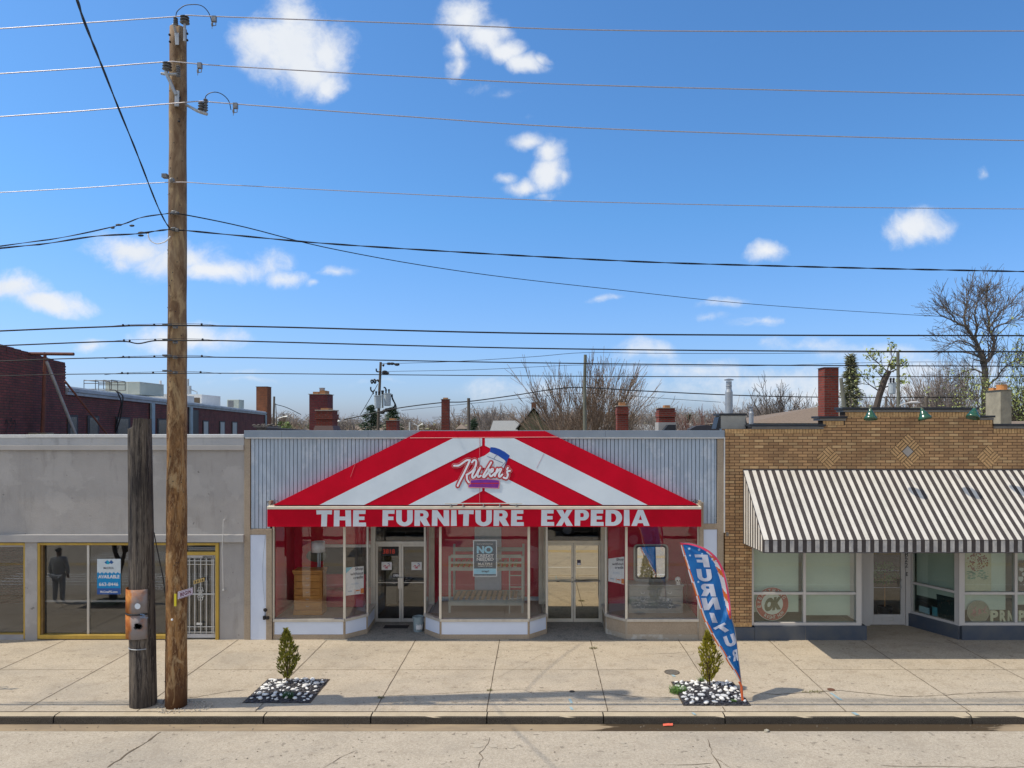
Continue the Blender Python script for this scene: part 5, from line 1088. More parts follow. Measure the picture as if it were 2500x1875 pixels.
pa = t.noise(1.1, 5, .65, t.vec((2.2,2.2,1.0)), .8); col = t.mix(t.math('MULTIPLY', t.ramp(pa, .50, .60), .62), col, (.095,.042,.014)); pb = t.noise(1.6, 5, .65, t.vec((2.5,2.5,.9),(3,1,7)), .8); col = t.mix(t.math('MULTIPLY', t.ramp(pb, .55, .64), .55), col, (.50,.36,.19))
t.col(col); t.bump(n2, .5, .012); new_pole = t.done(.75, 0, .3)
t, col, n, n2, n3 = polemat('old_pole', (.15,.125,.10), (.04,.034,.032), (.27,.23,.19), 7, .28, 2.4); col = t.mix(t.math('MULTIPLY', t.ramp(n3, .50, .62), .7), col, (.03,.026,.026)); t.col(col); t.bump(t.math('ADD', n, n2), .9, .02); old_pole = t.done(.85, 0, .25)
ins_m = pm('insulator_grey', (.13,.13,.13), (.10,.10,.10), 5, .35, spec=.5)
yp = 13.55
pole = thing('utility_pole', 'tall brown wooden utility pole carrying all the street wires', 'utility pole', (PX(430,13.4), yp, 0))
px_, pxt = PX(430,yp), PX(435,yp); ztop = PZ(70, yp)
NP = 40; b = MB(); g = random.Random(1)
rad = lambda s: .193+(.147-.193)*s + (.012*math.sin(s*40)*math.sin(s*13))*.4
b.tube([(px_+(pxt-px_)*i/NP+g.uniform(-.003,.003), yp, -.05+(ztop+.05)*i/NP) for i in range(NP+1)], [rad(i/NP) for i in range(NP+1)], 22); b.build('shaft', new_pole, pole, smooth=True)
ax_ = lambda v: px_+(pxt-px_)*PZ(v,yp)/ztop
def insulator(u, v0, v1, r, y=yp, sheds=4, tilt=None, parent=pole):
    c = PT(u, v1, y); L_ = (v1-v0)*y/F; pr = [(r*.5,0)]
    for k in range(sheds): z = L_*(k+.15)/sheds; pr += [(r*.55,z),(r*(1-.1*k/sheds),z+L_*.05),(r*(1-.1*k/sheds),z+L_*.10),(r*.55,z+L_*.16)]
    pr += [(r*.5,L_*.95),(r*.3,L_)]
    return MB().lathe(pr, c, 14).build('insulator', ins_m, parent)
yf_ = yp-.30
insulator(429,43,62,.045,yf_,4); insulator(451,38,58,.085,yf_,3)
b = MB(); b.tube([PT(451,58,yf_),PT(451,101,yf_)],.026,8); b.tube([PT(451,82,yf_),PT(451,82,yf_+.2)],.015,6); b.tube([PT(451,97,yf_),PT(451,97,yf_+.2)],.015,6); b.build('bracket', steel, pole)
b = MB(); b.hexa([tuple(p) for p in (PT(428,110,yf_+.06),PT(437,110,yf_+.06),PT(437,110,yf_+.16),PT(428,110,yf_+.16),PT(426,80,yf_+.06),PT(437,80,yf_+.06),PT(437,80,yf_+.16),PT(426,80,yf_+.16))]); b.tube([PT(424,60,yf_),PT(430,85,yf_+.1)],.022,6); b.tube([PT(421,60,yf_),PT(430,62,yf_)],.02,6); b.build('bracket', steel, pole, bevel=.01)
insulator(408,151,172,.085,yf_,3); insulator(435,160,188,.040,yf_,5)
b = MB(); b.tube([PT(393,179,yf_),PT(402,181,yf_),PT(420,181,yf_),PT(436,181,yf_)],.026,8); b.tube([PT(405,175,yf_),PT(410,188,yf_),PT(430,232,yf_+.05)],[.04,.034,.028],8); b.hexa([tuple(p) for p in (PT(426,260,yf_+.05),PT(437,260,yf_+.05),PT(437,260,yf_+.16),PT(426,260,yf_+.16),PT(427,221,yf_+.05),PT(438,221,yf_+.05),PT(438,221,yf_+.16),PT(427,221,yf_+.16))]); b.build('bracket', steel, pole, bevel=.01)
insulator(492,249,269,.065,yf_,3); insulator(502,241,272,.042,yf_,5)
b = MB(); b.tube([PT(455,256,yf_+.15),PT(480,270,yf_),PT(490,273,yf_),PT(506,279,yf_)],[.024,.028,.036,.028],8); b.build('bracket', steel, pole)
b = MB()
for v in (440,): b.ball(PT(420,v,yf_+.05),.05,.05,.05,8,5); b.box(PX(413,yp),PX(425,yp),yf_+.02,yf_+.12,PZ(445,yp),PZ(436,yp))
for v in (519,560): b.ball(PT(425,v,yf_+.08),.06,.05,.045,8,5,jit=.2,rng=g); b.ball(PT(433,v+2,yf_+.07),.04,.05,.035,8,5)
for v in (794,831,868,905): b.box(PX(415,yp),PX(433,yp),yf_+.02,yf_+.11,PZ(v+5,yp),PZ(v+1,yp)); b.ball(PT(428,v+5,yf_+.05),.05,.05,.035,8,5)
b.split('wire_clamp', pm('clamp_metal', (.12,.12,.12), (.25,.25,.25), 20, .5, .4), pole)
bl_ = MB()
for (u,v) in ((414,85),(415,102),(457,82),(457,98),(437,296),(438,240)): bl_.ball(PT(u,v,yf_+.1),.022,.03,.022,7,4)
for k in range(60):
    s = g.random(); zz = .3+s*11.5; a = R(g.uniform(200,340)); r = rad(zz/ztop)+.001; bl_.ball((px_+(pxt-px_)*zz/ztop+r*math.cos(a), yp+r*math.sin(a), zz),.010,.008,.012,5,3)
bl_.build('bolts', dk, pole)
MB().box(PX(419,yf_),PX(424,yf_),yf_+.09,yf_+.105,PZ(1483,yf_),PZ(1453,yf_)).build('yellow_tag', flat('tag_yellow', (.70,.60,.03), .5), pole)
MB().ball(PT(420,1513,yf_+.11),.022,.02,.022,8,5).build('tag_nail', paper, pole)
for arcp in ([(429,43),(431,31),(437,23),(450,14),(463,11.5),(483,11.5),(497,17),(508,29),(514,42),(517,54)], [(501,240),(504,233),(513,227),(526,225),(540,229),(552,238),(560,250),(564,268)]):
    MB().tube(catmull([PT(u,v,yf_) for u,v in arcp],4), .008, 5).build('jumper_wire', dk, pole)
for u,v in ((523,46),(488,160),(575,258)):
    c = MB(); c.box(PX(u-5,yf_),PX(u+5,yf_),yf_-.03,yf_+.03,PZ(v+7,yf_),PZ(v-6,yf_)); c.tube([PT(u+4,v+7,yf_),PT(u+4,v+16,yf_),PT(u-4,v+17,yf_)],.008,5); c.ball(PT(u-5,v+13,yf_),.02,.02,.05,7,5); c.tube([PT(u-5,v+17,yf_),PT(u-5.5,v+24,yf_)],.006,4); c.build('line_clamp', pm('clamp_dark', (.16,.16,.16), (.3,.3,.3), 20, .4, .5), pole)
# BEGIN plaque, facing the traffic on the right side of the pole
p_, q_ = Vector((PX(435,13.24),13.24,0)), Vector((PX(471,13.62),13.62,0))
z0_,z1_ = PZ(1463,13.24),PZ(1445,13.24); d = (q_-p_).normalized(); nn = Vector((d.y,-d.x,0))
up = Vector((0,0,1)); B0,B1 = p_+up*z0_, q_+up*z0_
mb = MB(); mb.loft([B0,B1,B1+up*(z1_-z0_),B0+up*(z1_-z0_)],[v_-nn*.006 for v_ in (B0,B1,B1+up*(z1_-z0_),B0+up*(z1_-z0_))])
bg_ = mb.build('begin_sign', flat('plaque_white', (.80,.74,.82), .4), None, loc=(B0+B1)/2, label='small white BEGIN plaque fixed to the brown utility pole', cat='sign')
hh_ = z1_-z0_; fr_ = flat('plaque_maroon', (.16,.02,.06), .5); L_ = (B1-B0).length
for (a,b_,c_,e_) in ((.03,.97,.06,.11),(.03,.97,.89,.94),(.03,.045,.11,.89),(.955,.97,.11,.89)): 
    f = lambda s,t_: B0+(B1-B0)*s+up*hh_*t_+nn*.0015; mb = MB(); mb.poly([f(a,c_),f(b_,c_),f(b_,e_),f(a,e_)]); mb.build('border', fr_, bg_)
decal('lettering', txt('BEGIN', .035, 0, 1.1), B0+(B1-B0)*.13+up*hh_*.24, B0+(B1-B0)*.87+up*hh_*.24, B0+(B1-B0)*.13+up*hh_*.78, fr_, bg_, nn*.0025)
# old cut-off pole with rusty guard
ys = 13.62
stub = thing('stub_pole', 'weathered grey cut-off pole with a rusty metal guard beside the tall pole', 'pole', (PX(350,ys), ys, 0))
b = MB(); n = 30; g = random.Random(12); base = []
prof_ = [(.0,.238),(.35,.232),(1,.205)]
hgt = PZ(1023,ys); ns = 28; rr0 = [1+g.uniform(-.018,.018) for _ in range(ns)]
for i in range(n+1):
    s = i/n; r = .236-.033*s; cx = PX(350,ys)+(PX(341,ys)-PX(350,ys))*s
    for j in range(ns):
        a = 2*math.pi*j/ns; k = rr0[j]+g.uniform(-.006,.006); crk = .955 if j in (19,22) else 1
        cut = (-.21 if (math.cos(a) < -.1 and i == n) else 0)
        b.v.append(Vector((cx+r*k*crk*math.cos(a), ys+r*k*crk*math.sin(a), -.04+(hgt+.04)*s+cut+(g.uniform(-.01,.02) if i == n else 0))))
for i in range(n):
    for j in range(ns): q0=i*ns; b.f.append((q0+j,q0+(j+1)%ns,q0+ns+(j+1)%ns,q0+ns+j)); b.mi.append(0)
b.v.append(Vector((PX(341,ys)+.05,ys,hgt-.02))); tp_ = len(b.v)-1
for j in range(ns): b.f.append((n*ns+j,n*ns+(j+1)%ns,tp_)); b.mi.append(0)
b.build('shaft', old_pole, stub, smooth=False)
rustm = NT('rusty_guard')
def _rg():
    t = rustm; n = t.noise(2.2, 6, .6); n2 = t.noise(6, 5, .7); sp = t.N.new('ShaderNodeSeparateXYZ'); t.L.new(t.tc.outputs['Object'], sp.inputs[0])
    e = t.ramp(sp.outputs[0], -.06, -.25); k = t.ramp(t.math('ADD', t.math('MULTIPLY', e, .6), n), .50, .72)
    col = t.mix(k, t.mix(n2, (.33,.30,.30), (.19,.17,.165)), t.mix(t.ramp(n2, .35, .65), (.52,.22,.06), (.30,.09,.025))); t.col(col); t.bump(n2, .5, .01); return t.done(.85, 0, .15)
rg = _rg()
def guard(v0, v1, a0=165, a1=318, r=.275):
    m = MB(); k = 16; P = []
    for zz in (PZ(v1,ys),PZ((v0+v1)/2,ys),PZ(v0,ys)):
        cx = PX(347,ys); P.append([Vector((cx+r*(1+.006*math.sin(i*1.1+zz*5))*math.cos(R(a0+(a1-a0)*i/k)), ys+r*(1+.006*math.sin(i*1.7))*math.sin(R(a0+(a1-a0)*i/k)), zz)) for i in range(k+1)])
    m.grid(P)
    o = m.build('metal_guard', rg, stub, smooth=True); sd_ = o.modifiers.new('solid', 'SOLIDIFY'); sd_.thickness = .008; return o
guard(1433,1490); guard(1495,1552)
b = MB(); b.tube([(PX(347,ys)+.268*math.cos(R(165+153*i/14)), ys+.268*math.sin(R(165+153*i/14)), PZ(1492.5,ys)) for i in range(15)], .018, 6); b.build('strap', dk, stub)
b = MB()
for (u,v,s) in ((337,1529,.055),(341,1531,.045),(331,1533,.03),(333,1526,.03)): 
    p = PT(u,v,13.335); b.poly([p+Vector((s*math.cos(a)*1.2*(1+.2*math.sin(3*a)),0,s*math.sin(a))) for a in [i*.5236 for i in range(12)]])
b.build('paint_blot', dk, stub)
b = MB(); p = PT(336,1480,13.335); b.poly([p+Vector((.055*math.cos(a),-.003,.055*math.sin(a))) for a in [i*.35 for i in range(18)]]); b.build('round_sticker', flat('round_sticker', (.62,.68,.74), .5), stub)
b = MB(); g = random.Random(21)
for k in range(14): p = PT(343+g.random()*16,1499+g.random()*12,13.37 - 0.0); b.tube(catmull([p+Vector((0,-.02,0)),p+Vector((g.uniform(-.04,.04),-.02,g.uniform(-.03,.03))),p+Vector((g.uniform(-.04,.05),-.02,g.uniform(-.03,.03)))],3),.003,3)
b.build('scribble', flat('blue_scribble', (.15,.25,.42), .6), stub)
b = MB(); r = .226; b.tube([(PX(350,ys)+.245*math.cos(R(185+125*i/12)), ys+.245*math.sin(R(185+125*i/12)), PZ(1577,ys)) for i in range(13)], .009, 5); b.build('band', steel, stub)
b = MB()
for v in (1489,1497,1505): b.ball((PX(366,ys)+.0,ys-.19,PZ(v,ys)),.018,.02,.02,7,4)
b.build('porcelain_knob', paper, stub)
MB().tube([PT(321,1395,13.5),PT(321,1440,13.5)],.006,5).build('conduit', paper, stub)
MB().tube(catmull([PT(376,1300,13.55),PT(384,1343,13.6),PT(396,1400,13.6),PT(402,1440,13.6),PT(407,1478,13.6)],4),.010,5).build('hanging_cable', dk, stub)
crumbs = MB(); g = random.Random(3)
for k in range(130):
    a = g.uniform(0,6.28); r = g.uniform(.2,.55); crumbs.ball((px_+.15+r*math.cos(a)*1.1, 13.5+r*math.sin(a)*.6, .01), *(g.uniform(.006,.018) for _ in range(3)), 5, 3)
crumbs.build('gravel', pm('pole_gravel', (.60,.55,.46), (.35,.32,.27), 60, .9), None, loc=(px_,13.5,0), kind='stuff', label='loose pale gravel at the foot of the brown pole', cat='gravel')

# ================================================================ WIRES
wire_al = pm('aluminium_wire', (.50,.47,.48), (.38,.36,.38), 30, .4, .5)
def wire(name, label, cat, pts, y, r, m, ext=True, twist=0, group=None, left=True, right=True):
    yy = y if callable(y) else (lambda u: y)
    P = list(pts)
    if left and ext: (a,b_),(c,d) = P[0],P[1]; P = [(a-700, b_-700*(d-b_)/(c-a))] + P
    if right and ext: (a,b_),(c,d) = P[-2],P[-1]; P = P + [(c+800, d+800*(d-b_)/(c-a)*.6)]
    Q = catmull([PT(u,v,yy(u)) for u,v in P], 8 if twist else 5)
    mb = MB()
    if twist:
        # resample and wrap two or three strands
        S_ = [Q[0]]; 
        for a,b_ in zip(Q[:-1],Q[1:]):
            n_ = max(1,int((b_-a).length/.09)); S_ += [a.lerp(b_,i/n_) for i in range(1,n_+1)]
        k3 = 2
        for s in range(k3): mb.tube([p+Vector((0,math.cos(i*.42+s*math.pi),math.sin(i*.42+s*math.pi)))*r*.75 for i,p in enumerate(S_)], r*.72, 4)
    else: mb.tube(Q, r, 6)
    return mb.build(name, m, None, loc=Q[len(Q)//2], label=label, cat=cat, group=group, smooth=True)
yw = yf_-.0
wire('power_line', 'topmost bare power line, crossing the pole tip', 'power line', [(0,70),(200,56.5),(417,41.5),(455,37.5),(520,40),(800,50),(1100,61),(1400,72),(1800,76.5),(2500,75.5)], yw, .0098, wire_al)
wire('power_line', 'second bare power line, at the upper left bracket of the pole', 'power line', [(0,180),(200,167),(400,151.5),(440,152),(550,161),(1000,187),(1400,206.5),(2000,222),(2500,232)], yw, .0098, wire_al)
wire('power_line', 'third bare power line, on the right hand bracket of the pole', 'power line', [(0,285),(200,271),(417,253),(495,247),(550,252),(1000,285),(1400,311),(2000,332),(2500,343)], yw, .0098, wire_al)
wire('power_line', 'fourth thin line, alone midway up the brown pole', 'power line', [(0,470),(200,459),(417,445),(550,451),(1000,474),(1400,491.5),(2000,505),(2500,510)], yw+.05, .0075, wire_al)
cb_m = blackplastic
wire('service_cable', 'twisted black cable from the pole sagging straight to the right edge', 'cable', [(415,561),(455,563),(560,573),(790,594),(1130,616),(1500,636),(1808,647),(2500,663)], yw+.05, .0115, cb_m, twist=1, left=False)
wire('service_cable', 'thin black cable falling from the pole across the sky towards the right hand trees', 'cable', [(415,521),(455,525),(600,555),(790,603),(1020,646),(1243,678),(1500,707),(1808,740),(2150,764),(2500,781)], lambda u: 13.3+max(0,u-455)/2045*24, .011, cb_m, left=False, right=True)
wire('service_cable', 'upper of the two twisted black cables leaving the pole to the left', 'cable', [(0,601),(150,580),(290,550),(345,531),(411,521)], yw+.05, .009, cb_m, twist=1, right=False)
wire('service_cable', 'lower of the two twisted black cables leaving the pole to the left', 'cable', [(0,606),(110,595),(230,577),(330,571),(380,564),(414,560)], yw+.02, .0115, cb_m, twist=1, right=False)
wire('drop_cable', 'twisted black cable coming down from the top left of the sky to the pole', 'cable', [(165,-60),(189,2),(207,56),(248,159),(289,263),(331,366),(378,487),(400,535),(414,557)], lambda u: 5.5+(u-165)/(414-165)*7.8, .0125, cb_m, ext=False, twist=1)
MB().tube(catmull([PT(u,v,13.2) for u,v in ((361,571),(364,582),(371,590),(383,595),(398,592),(406,588),(416,577))],4), .010, 6).build('cable_loop', flat('loop_white',(.75,.75,.75),.5), None, loc=PT(383,595,13.2), smooth=True, label='short white cable loop hanging left of the pole', cat='cable')
lsh = MB()
for (u,v,w_) in ((290,549,9),(322,551,7),(275,556,6),(345,568,9),(358,568,8),(344,575,8)): lsh.ball(PT(u,v,13.28),w_*.0075,.02,.022,7,4)
lsh.build('splice', dk, None, loc=PT(322,560,13.28), label='dark splices on the twisted cables left of the pole', cat='splice')
yt = 13.26
for lab,pts,r in (('highest and thickest of the four parallel black telephone cables',[(0,808),(140,802),(280,797),(330,795),(417,794.5),(480,795),(700,799),(1243,812.8),(1800,818),(2500,819.5)],.0150),
                  ('second of the four black telephone cables, with a sagging splice left of the pole',[(0,844),(200,836),(300,833.5),(330,838),(345,838),(375,832),(417,831.5),(520,831.5),(600,833),(1250,849.5),(1850,856.5),(2500,858.6)],.0130),
                  ('third of the four black telephone cables',[(0,882),(150,876),(290,873),(417,872),(600,873),(1250,885),(1850,891.5),(2500,894)],.0110),
                  ('lowest and thinnest of the four parallel telephone cables',[(0,918),(150,914),(290,912.5),(417,911.5),(600,911.5),(1250,917.5),(1850,920),(2500,919)],.0085)):
    o = wire('telephone_cable', lab, 'cable', pts, yt, r, cb_m, group='telephone cables along the street')
    mm = MB(); v_p = pts[[i for i,p in enumerate(pts) if p[0]==417][0]][1]
    mm.tube(catmull([PT(255,v_p+3.5,yt),PT(300,v_p-1,yt),PT(360,v_p-3,yt),PT(417,v_p-4.5,yt),(PT(490,v_p-3.5,yt)),PT(540,v_p+1,yt)],4), .004, 4); mm.build('support_strand', cable_black if False else cb_m, o)
    mm = MB()
    for u,dv in ((296,-1),(310,0),(372,-2),(488,-3)): mm.ball(PT(u+(v_p%7)*1.2,v_p+dv,yt-.01),.022,.02,.022,6,4)
    mm.build('strand_clamp', dk, o)

# ================================================================ FEATHER FLAG
zf = lambda u,v: (1640+u/4.047, 1310+v/4.047)
RE = [zf(*p) for p in ((80,60),(200,68),(340,122),(440,205),(500,302),(540,420),(570,600),(590,800),(618,900),(638,1040),(655,1200),(672,1330),(684,1440))]
LE = [zf(*p) for p in ((86,72),(105,150),(140,265),(180,400),(215,510),(240,590),(300,780),(350,890),(400,985),(500,1150),(560,1255),(620,1345),(672,1432))]
def resamp(P, n):
    Q = catmull([Vector((a,b_,0)) for a,b_ in P], 8); d = [0]
    for a,b_ in zip(Q[:-1],Q[1:]): d.append(d[-1]+(b_-a).length)
    out = []; j = 0
    for i in range(n+1):
        s = d[-1]*i/n
        while j < len(d)-2 and d[j+1] < s: j += 1
        t_ = (s-d[j])/max(1e-6,d[j+1]-d[j]); out.append(Q[j].lerp(Q[j+1], t_))
    return out
NT_, NS = 170, 48
Rr, Ll = resamp(RE, NT_), resamp(LE, NT_)
yflag = lambda v: 13.70+.62*max(0,(1715-v)/390)**1.15
def fp(s, t_, off=0):
    i = min(NT_-1, max(0, int(t_*NT_))); k = t_*NT_-i; A = Ll[i].lerp(Ll[i+1],k); B = Rr[i].lerp(Rr[i+1],k); p = A.lerp(B, s)
    rip = .022*math.sin(9*s+14*t_)*(s*(1-s)*4)*math.sin(math.pi*min(1,t_*1.2)) + .05*math.exp(-((t_-.60)/.05)**2)*math.sin(s*7+t_*30)*(.3+s) + .014*math.sin(s*22-t_*20)*s
    return PT(p.x, p.y, yflag(p.y)+rip+off)
fl_b = pm('flag_blue', (.015,.13,.42), (.02,.18,.50), 3, .55, 0, spec=.3); fl_o = flat('flag_orange', (.72,.16,.03), .6); fl_w = flat('flag_white', (.74,.74,.78), .6); fl_p = flat('flag_pink', (.80,.07,.16), .6)
def addss(m, col):   # thin cloth lets some sun through
    b_ = m.node_tree.nodes['Principled BSDF']; out = [n for n in m.node_tree.nodes if n.type == 'OUTPUT_MATERIAL'][0]; tr = m.node_tree.nodes.new('ShaderNodeBsdfTranslucent'); tr.inputs[0].default_value = (*col,1); mx = m.node_tree.nodes.new('ShaderNodeMixShader'); mx.inputs[0].default_value = .42
    m.node_tree.links.new(b_.outputs[0], mx.inputs[1]); m.node_tree.links.new(tr.outputs[0], mx.inputs[2]); m.node_tree.links.new(mx.outputs[0], out.inputs[0])
for m_,c_ in ((fl_b,(.03,.24,.65)),(fl_o,(.9,.25,.05)),(fl_w,(.8,.8,.85)),(fl_p,(.9,.1,.2))): addss(m_, c_)
fm = MB(); V = [[fp(s/NS, t_/NT_) for s in range(NS+1)] for t_ in range(NT_+1)]
def fmi(i, j):
    for _ in (0,):
        s, t_ = (j+.5)/NS, (i+.5)/NT_; wpx = (Rr[i]-Ll[i]).length; sl_, sr_ = s*wpx, (1-s)*wpx
        mi = 0
        if sr_ < 5 and t_ < .60: mi = 3
        elif sl_ < 3.2: mi = 1 if int(t_*11) % 2 else 2
        elif sl_ < 6.5 : mi = (2 if int(t_*11) % 2 else 1) if t_ > .02 else 2
        elif .16 < t_ < .62 and sr_ < 5+12*math.sin(math.pi*(t_-.16)/.46): mi = 1 if int(t_*20-s*9) % 2 else 2
        elif i < 4: mi = 2
    return mi
fm.grid(V, fmi)
flag = thing('feather_flag', 'blue feather flag with mirrored FURNITURE lettering leaning over the right planting bed', 'flag', (PX(1813,13.7),13.7,0))
fm.build('fabric', [fl_b,fl_o,fl_w,fl_p], flag, smooth=True)
let = [('F',(225,176),(358,180),(245,300)),('U',(243,320),(385,322),(262,440)),('R',(268,464),(415,470),(292,586)),('N',(288,608),(452,600),(318,728)),('I',(368,752),(420,756),(402,850)),('T',(408,905),(520,850),(490,965)),('U',(506,992),(612,955),(545,1098)),('R',(592,1125),(648,1112),(608,1235))]
def px2st(u,v):
    best = (9e9,0,0)
    for i in range(NT_+1):
        A,B = Ll[i],Rr[i]; d = B-A; s = max(0,min(1,((Vector((u,v,0))-A).dot(d))/max(1e-6,d.length_squared))); e_ = (A+d*s-Vector((u,v,0))).length
        if e_ < best[0]: best = (e_,s,i/NT_)
    P_ = Vector((u,v,0))
    def sd(i): A,B = Ll[i],Rr[i]; d = B-A; return (d.x*(P_.y-A.y)-d.y*(P_.x-A.x))/max(1e-6,d.length)
    ds = [sd(i) for i in range(NT_+1)]; b0 = int(round(best[2]*NT_))
    for i in range(max(0,b0-4), min(NT_,b0+4)):
        if ds[i] >= 0 > ds[i+1]:
            k = ds[i]/(ds[i]-ds[i+1]); A = Ll[i].lerp(Ll[i+1],k); B = Rr[i].lerp(Rr[i+1],k); return max(0,min(1,(P_-A).dot(B-A)/(B-A).length_squared)), (i+k)/NT_
    return best[1],best[2]
def subdiv(vs, fs, n=2):
    for _ in range(n):
        nv = list(vs); nf = []; ed = {}
        def mid(a,b_):
            k = (min(a,b_),max(a,b_))
            if k not in ed: ed[k] = len(nv); nv.append(((vs[a][0]+vs[b_][0])/2,(vs[a][1]+vs[b_][1])/2))
            return ed[k]
        for f in fs:
            for i in range(1,len(f)-1):
                a,b_,c = f[0],f[i],f[i+1]; x,y_,z = mid(a,b_),mid(b_,c),mid(c,a); nf += [(a,x,z),(x,b_,y_),(z,y_,c),(x,y_,z)]
        vs, fs = nv, nf
    return vs, fs
for ch,UL,UR,LL in let:
    vs,fs = rings(GL[ch][1]); w_ = GL[ch][0]; mb = MB(); vs, fs = subdiv(vs, fs, 2); ul,ur,ll = (Vector(zf(*p)) for p in (UL,UR,LL)); 
    mb.add([fp(*px2st(*tuple(ul+(ur-ul)*(1-p[0]/w_)+(ll-ul)*(1-p[1]))), -.018) for p in vs], fs); mb.build('lettering', fl_w, flag)
sx = MB()
for (a,b_,r) in ((172,120,18),(270,130,18),(300,170,12),(180,186,13),(400,222,15),(262,448,14),(570,1190,18),(436,240,12)):
    cu,cv = zf(a,b_); sx.poly([fp(*px2st(cu+(r if k%2==0 else r*.42)/4.047*math.sin(k*math.pi/5), cv-(r if k%2==0 else r*.42)/4.047*math.cos(k*math.pi/5)), -.012) for k in range(10)])
sx.build('star', flat('star_pale', (.45,.60,.78), .6), flag)
pp_ = [PT(1813,1716,13.70)]+[PT(*zf(a,b_),yflag(zf(a,b_)[1])+.012) for a,b_ in ((700,1600),(690,1500),(684,1440),(672,1330),(655,1200),(638,1040),(618,900),(590,800),(570,600),(540,420),(500,302),(440,205),(340,122),(200,68),(90,62))]
MB().tube(catmull(pp_,4), [.014-.009*i/((len(pp_)-1)*4) for i in range((len(pp_)-1)*4+1)], 7).build('pole', flat('flag_pole', (.25,.24,.24), .4), flag)
b = MB(); q_ = [PT(*zf(a,b_),yflag(zf(a,b_)[1])-.004) for a,b_ in ((668,1435),(688,1480),(690,1520),(696,1580),(700,1618))]; b.tube(catmull(q_,4), .024, 8); b.build('sleeve_end', flat('flag_orange_red', (.62,.12,.03), .6), flag)

# ================================================================ PLANTING BEDS
black_rock = pm('black_gravel', (.035,.034,.04), (.085,.08,.085), 14, .6, spec=.5)
soil = pm('bed_soil', (.03,.025,.025), (.06,.05,.045), 20, .95)
white_rock = pm('white_stone', (.78,.77,.74), (.66,.64,.60), 6, .7)
def bed(name, label, x0, x1, y0, y1, seed, ns, lab_s, grp, mound=.07):
    g = random.Random(seed)
    mb = MB(); nx = ny = 12
    hgt = lambda x,y: .012+mound*max(0,1-((x-(x0+x1)/2)/((x1-x0)*.5))**2)*max(0,1-((y-(y0+y1)/2)/((y1-y0)*.5))**2)
    V_ = [[Vector((x0+(x1-x0)*i/nx, y0+(y1-y0)*j/ny, hgt(x0+(x1-x0)*i/nx, y0+(y1-y0)*j/ny)-.006)) for i in range(nx+1)] for j in range(ny+1)]
    for j in range(ny):
        for i in range(nx): mb.poly([V_[j][i],V_[j][i+1],V_[j+1][i+1],V_[j+1][i]])
    for k in range(2300):
        x,y = g.uniform(x0+.01,x1-.01), g.uniform(y0+.01,y1-.01); s = g.uniform(.010,.027); mb.ball((x,y,hgt(x,y)+s*.2), s*g.uniform(.8,1.4), s*g.uniform(.7,1.1), s*.6, 5, 3, jit=.2, rng=g, rot=g.uniform(0,3))
    o = mb.build(name, [black_rock], None, loc=((x0+x1)/2,(y0+y1)/2,0), kind='stuff', label=label, cat='gravel bed')
    protos = []
    for k in range(5):
        m_ = MB(); m_.ball((0,0,0),.062*g.uniform(.8,1.2),.040*g.uniform(.8,1.1),.024*g.uniform(.85,1.15),9,6,jit=.10,rng=g); p = m_.build('white_stone', white_rock, None, loc=(0,0,0), smooth=True); protos.append(p)
    placed = []; tries = 0
    while len(placed) < ns and tries < 6000:
        tries += 1; x,y = g.uniform(x0+.05,x1-.05), g.uniform(y0+.05,y1-.05); s = g.choice((.45,.55,.7,.85,1.0,1.15))*g.uniform(.9,1.1)
        if any((x-a)**2+(y-b_)**2 < (.045*(s+c_))**2 for a,b_,c_ in placed): continue
        if (x-(x0+x1)/2)**2+(y-(y0+y1)/2-.1)**2 < .01: continue
        placed.append((x,y,s)); k = len(placed)-1
        o2 = protos[k] if k < 5 else protos[k % 5].copy()
        if k >= 5: COL.objects.link(o2)
        o2.location = (x,y,hgt(x,y)+.012+.014*s); o2.scale = (s,s,s); o2.rotation_euler = (g.uniform(-.2,.2),g.uniform(-.2,.2),g.uniform(0,3.1)); tag(o2, lab_s, 'stone', grp)
    return hgt
LX0,LX1,LY0,LY1 = -5.67,-4.40,13.67,14.95; RX0,RX1,RY0,RY1 = 2.77,4.02,13.54,14.80
hl = bed('gravel_bed', 'black gravel bed around the small evergreen on the left', LX0,LX1,LY0,LY1, 31, 84, 'white stone lying on the black gravel of the left planting bed', 'white stones in the left bed')
hr = bed('gravel_bed', 'black gravel bed around the small evergreen under the flag', RX0,RX1,RY0,RY1, 32, 100, 'white stone lying on the black gravel of the bed under the flag', 'white stones in the right bed', .09)
ed = MB()
for x0,x1,y0,y1 in ((LX0,LX1,LY0,LY1),(RX0,RX1,RY0,RY1)):
    ed.box(x0-.02,x0,y0,y1,0,.008); ed.box(x1,x1+.02,y0,y1,0,.008); ed.box(x0-.02,x1+.02,y1,y1+.02,0,.008)
ed.build('pit_edge', joint_m, sw)
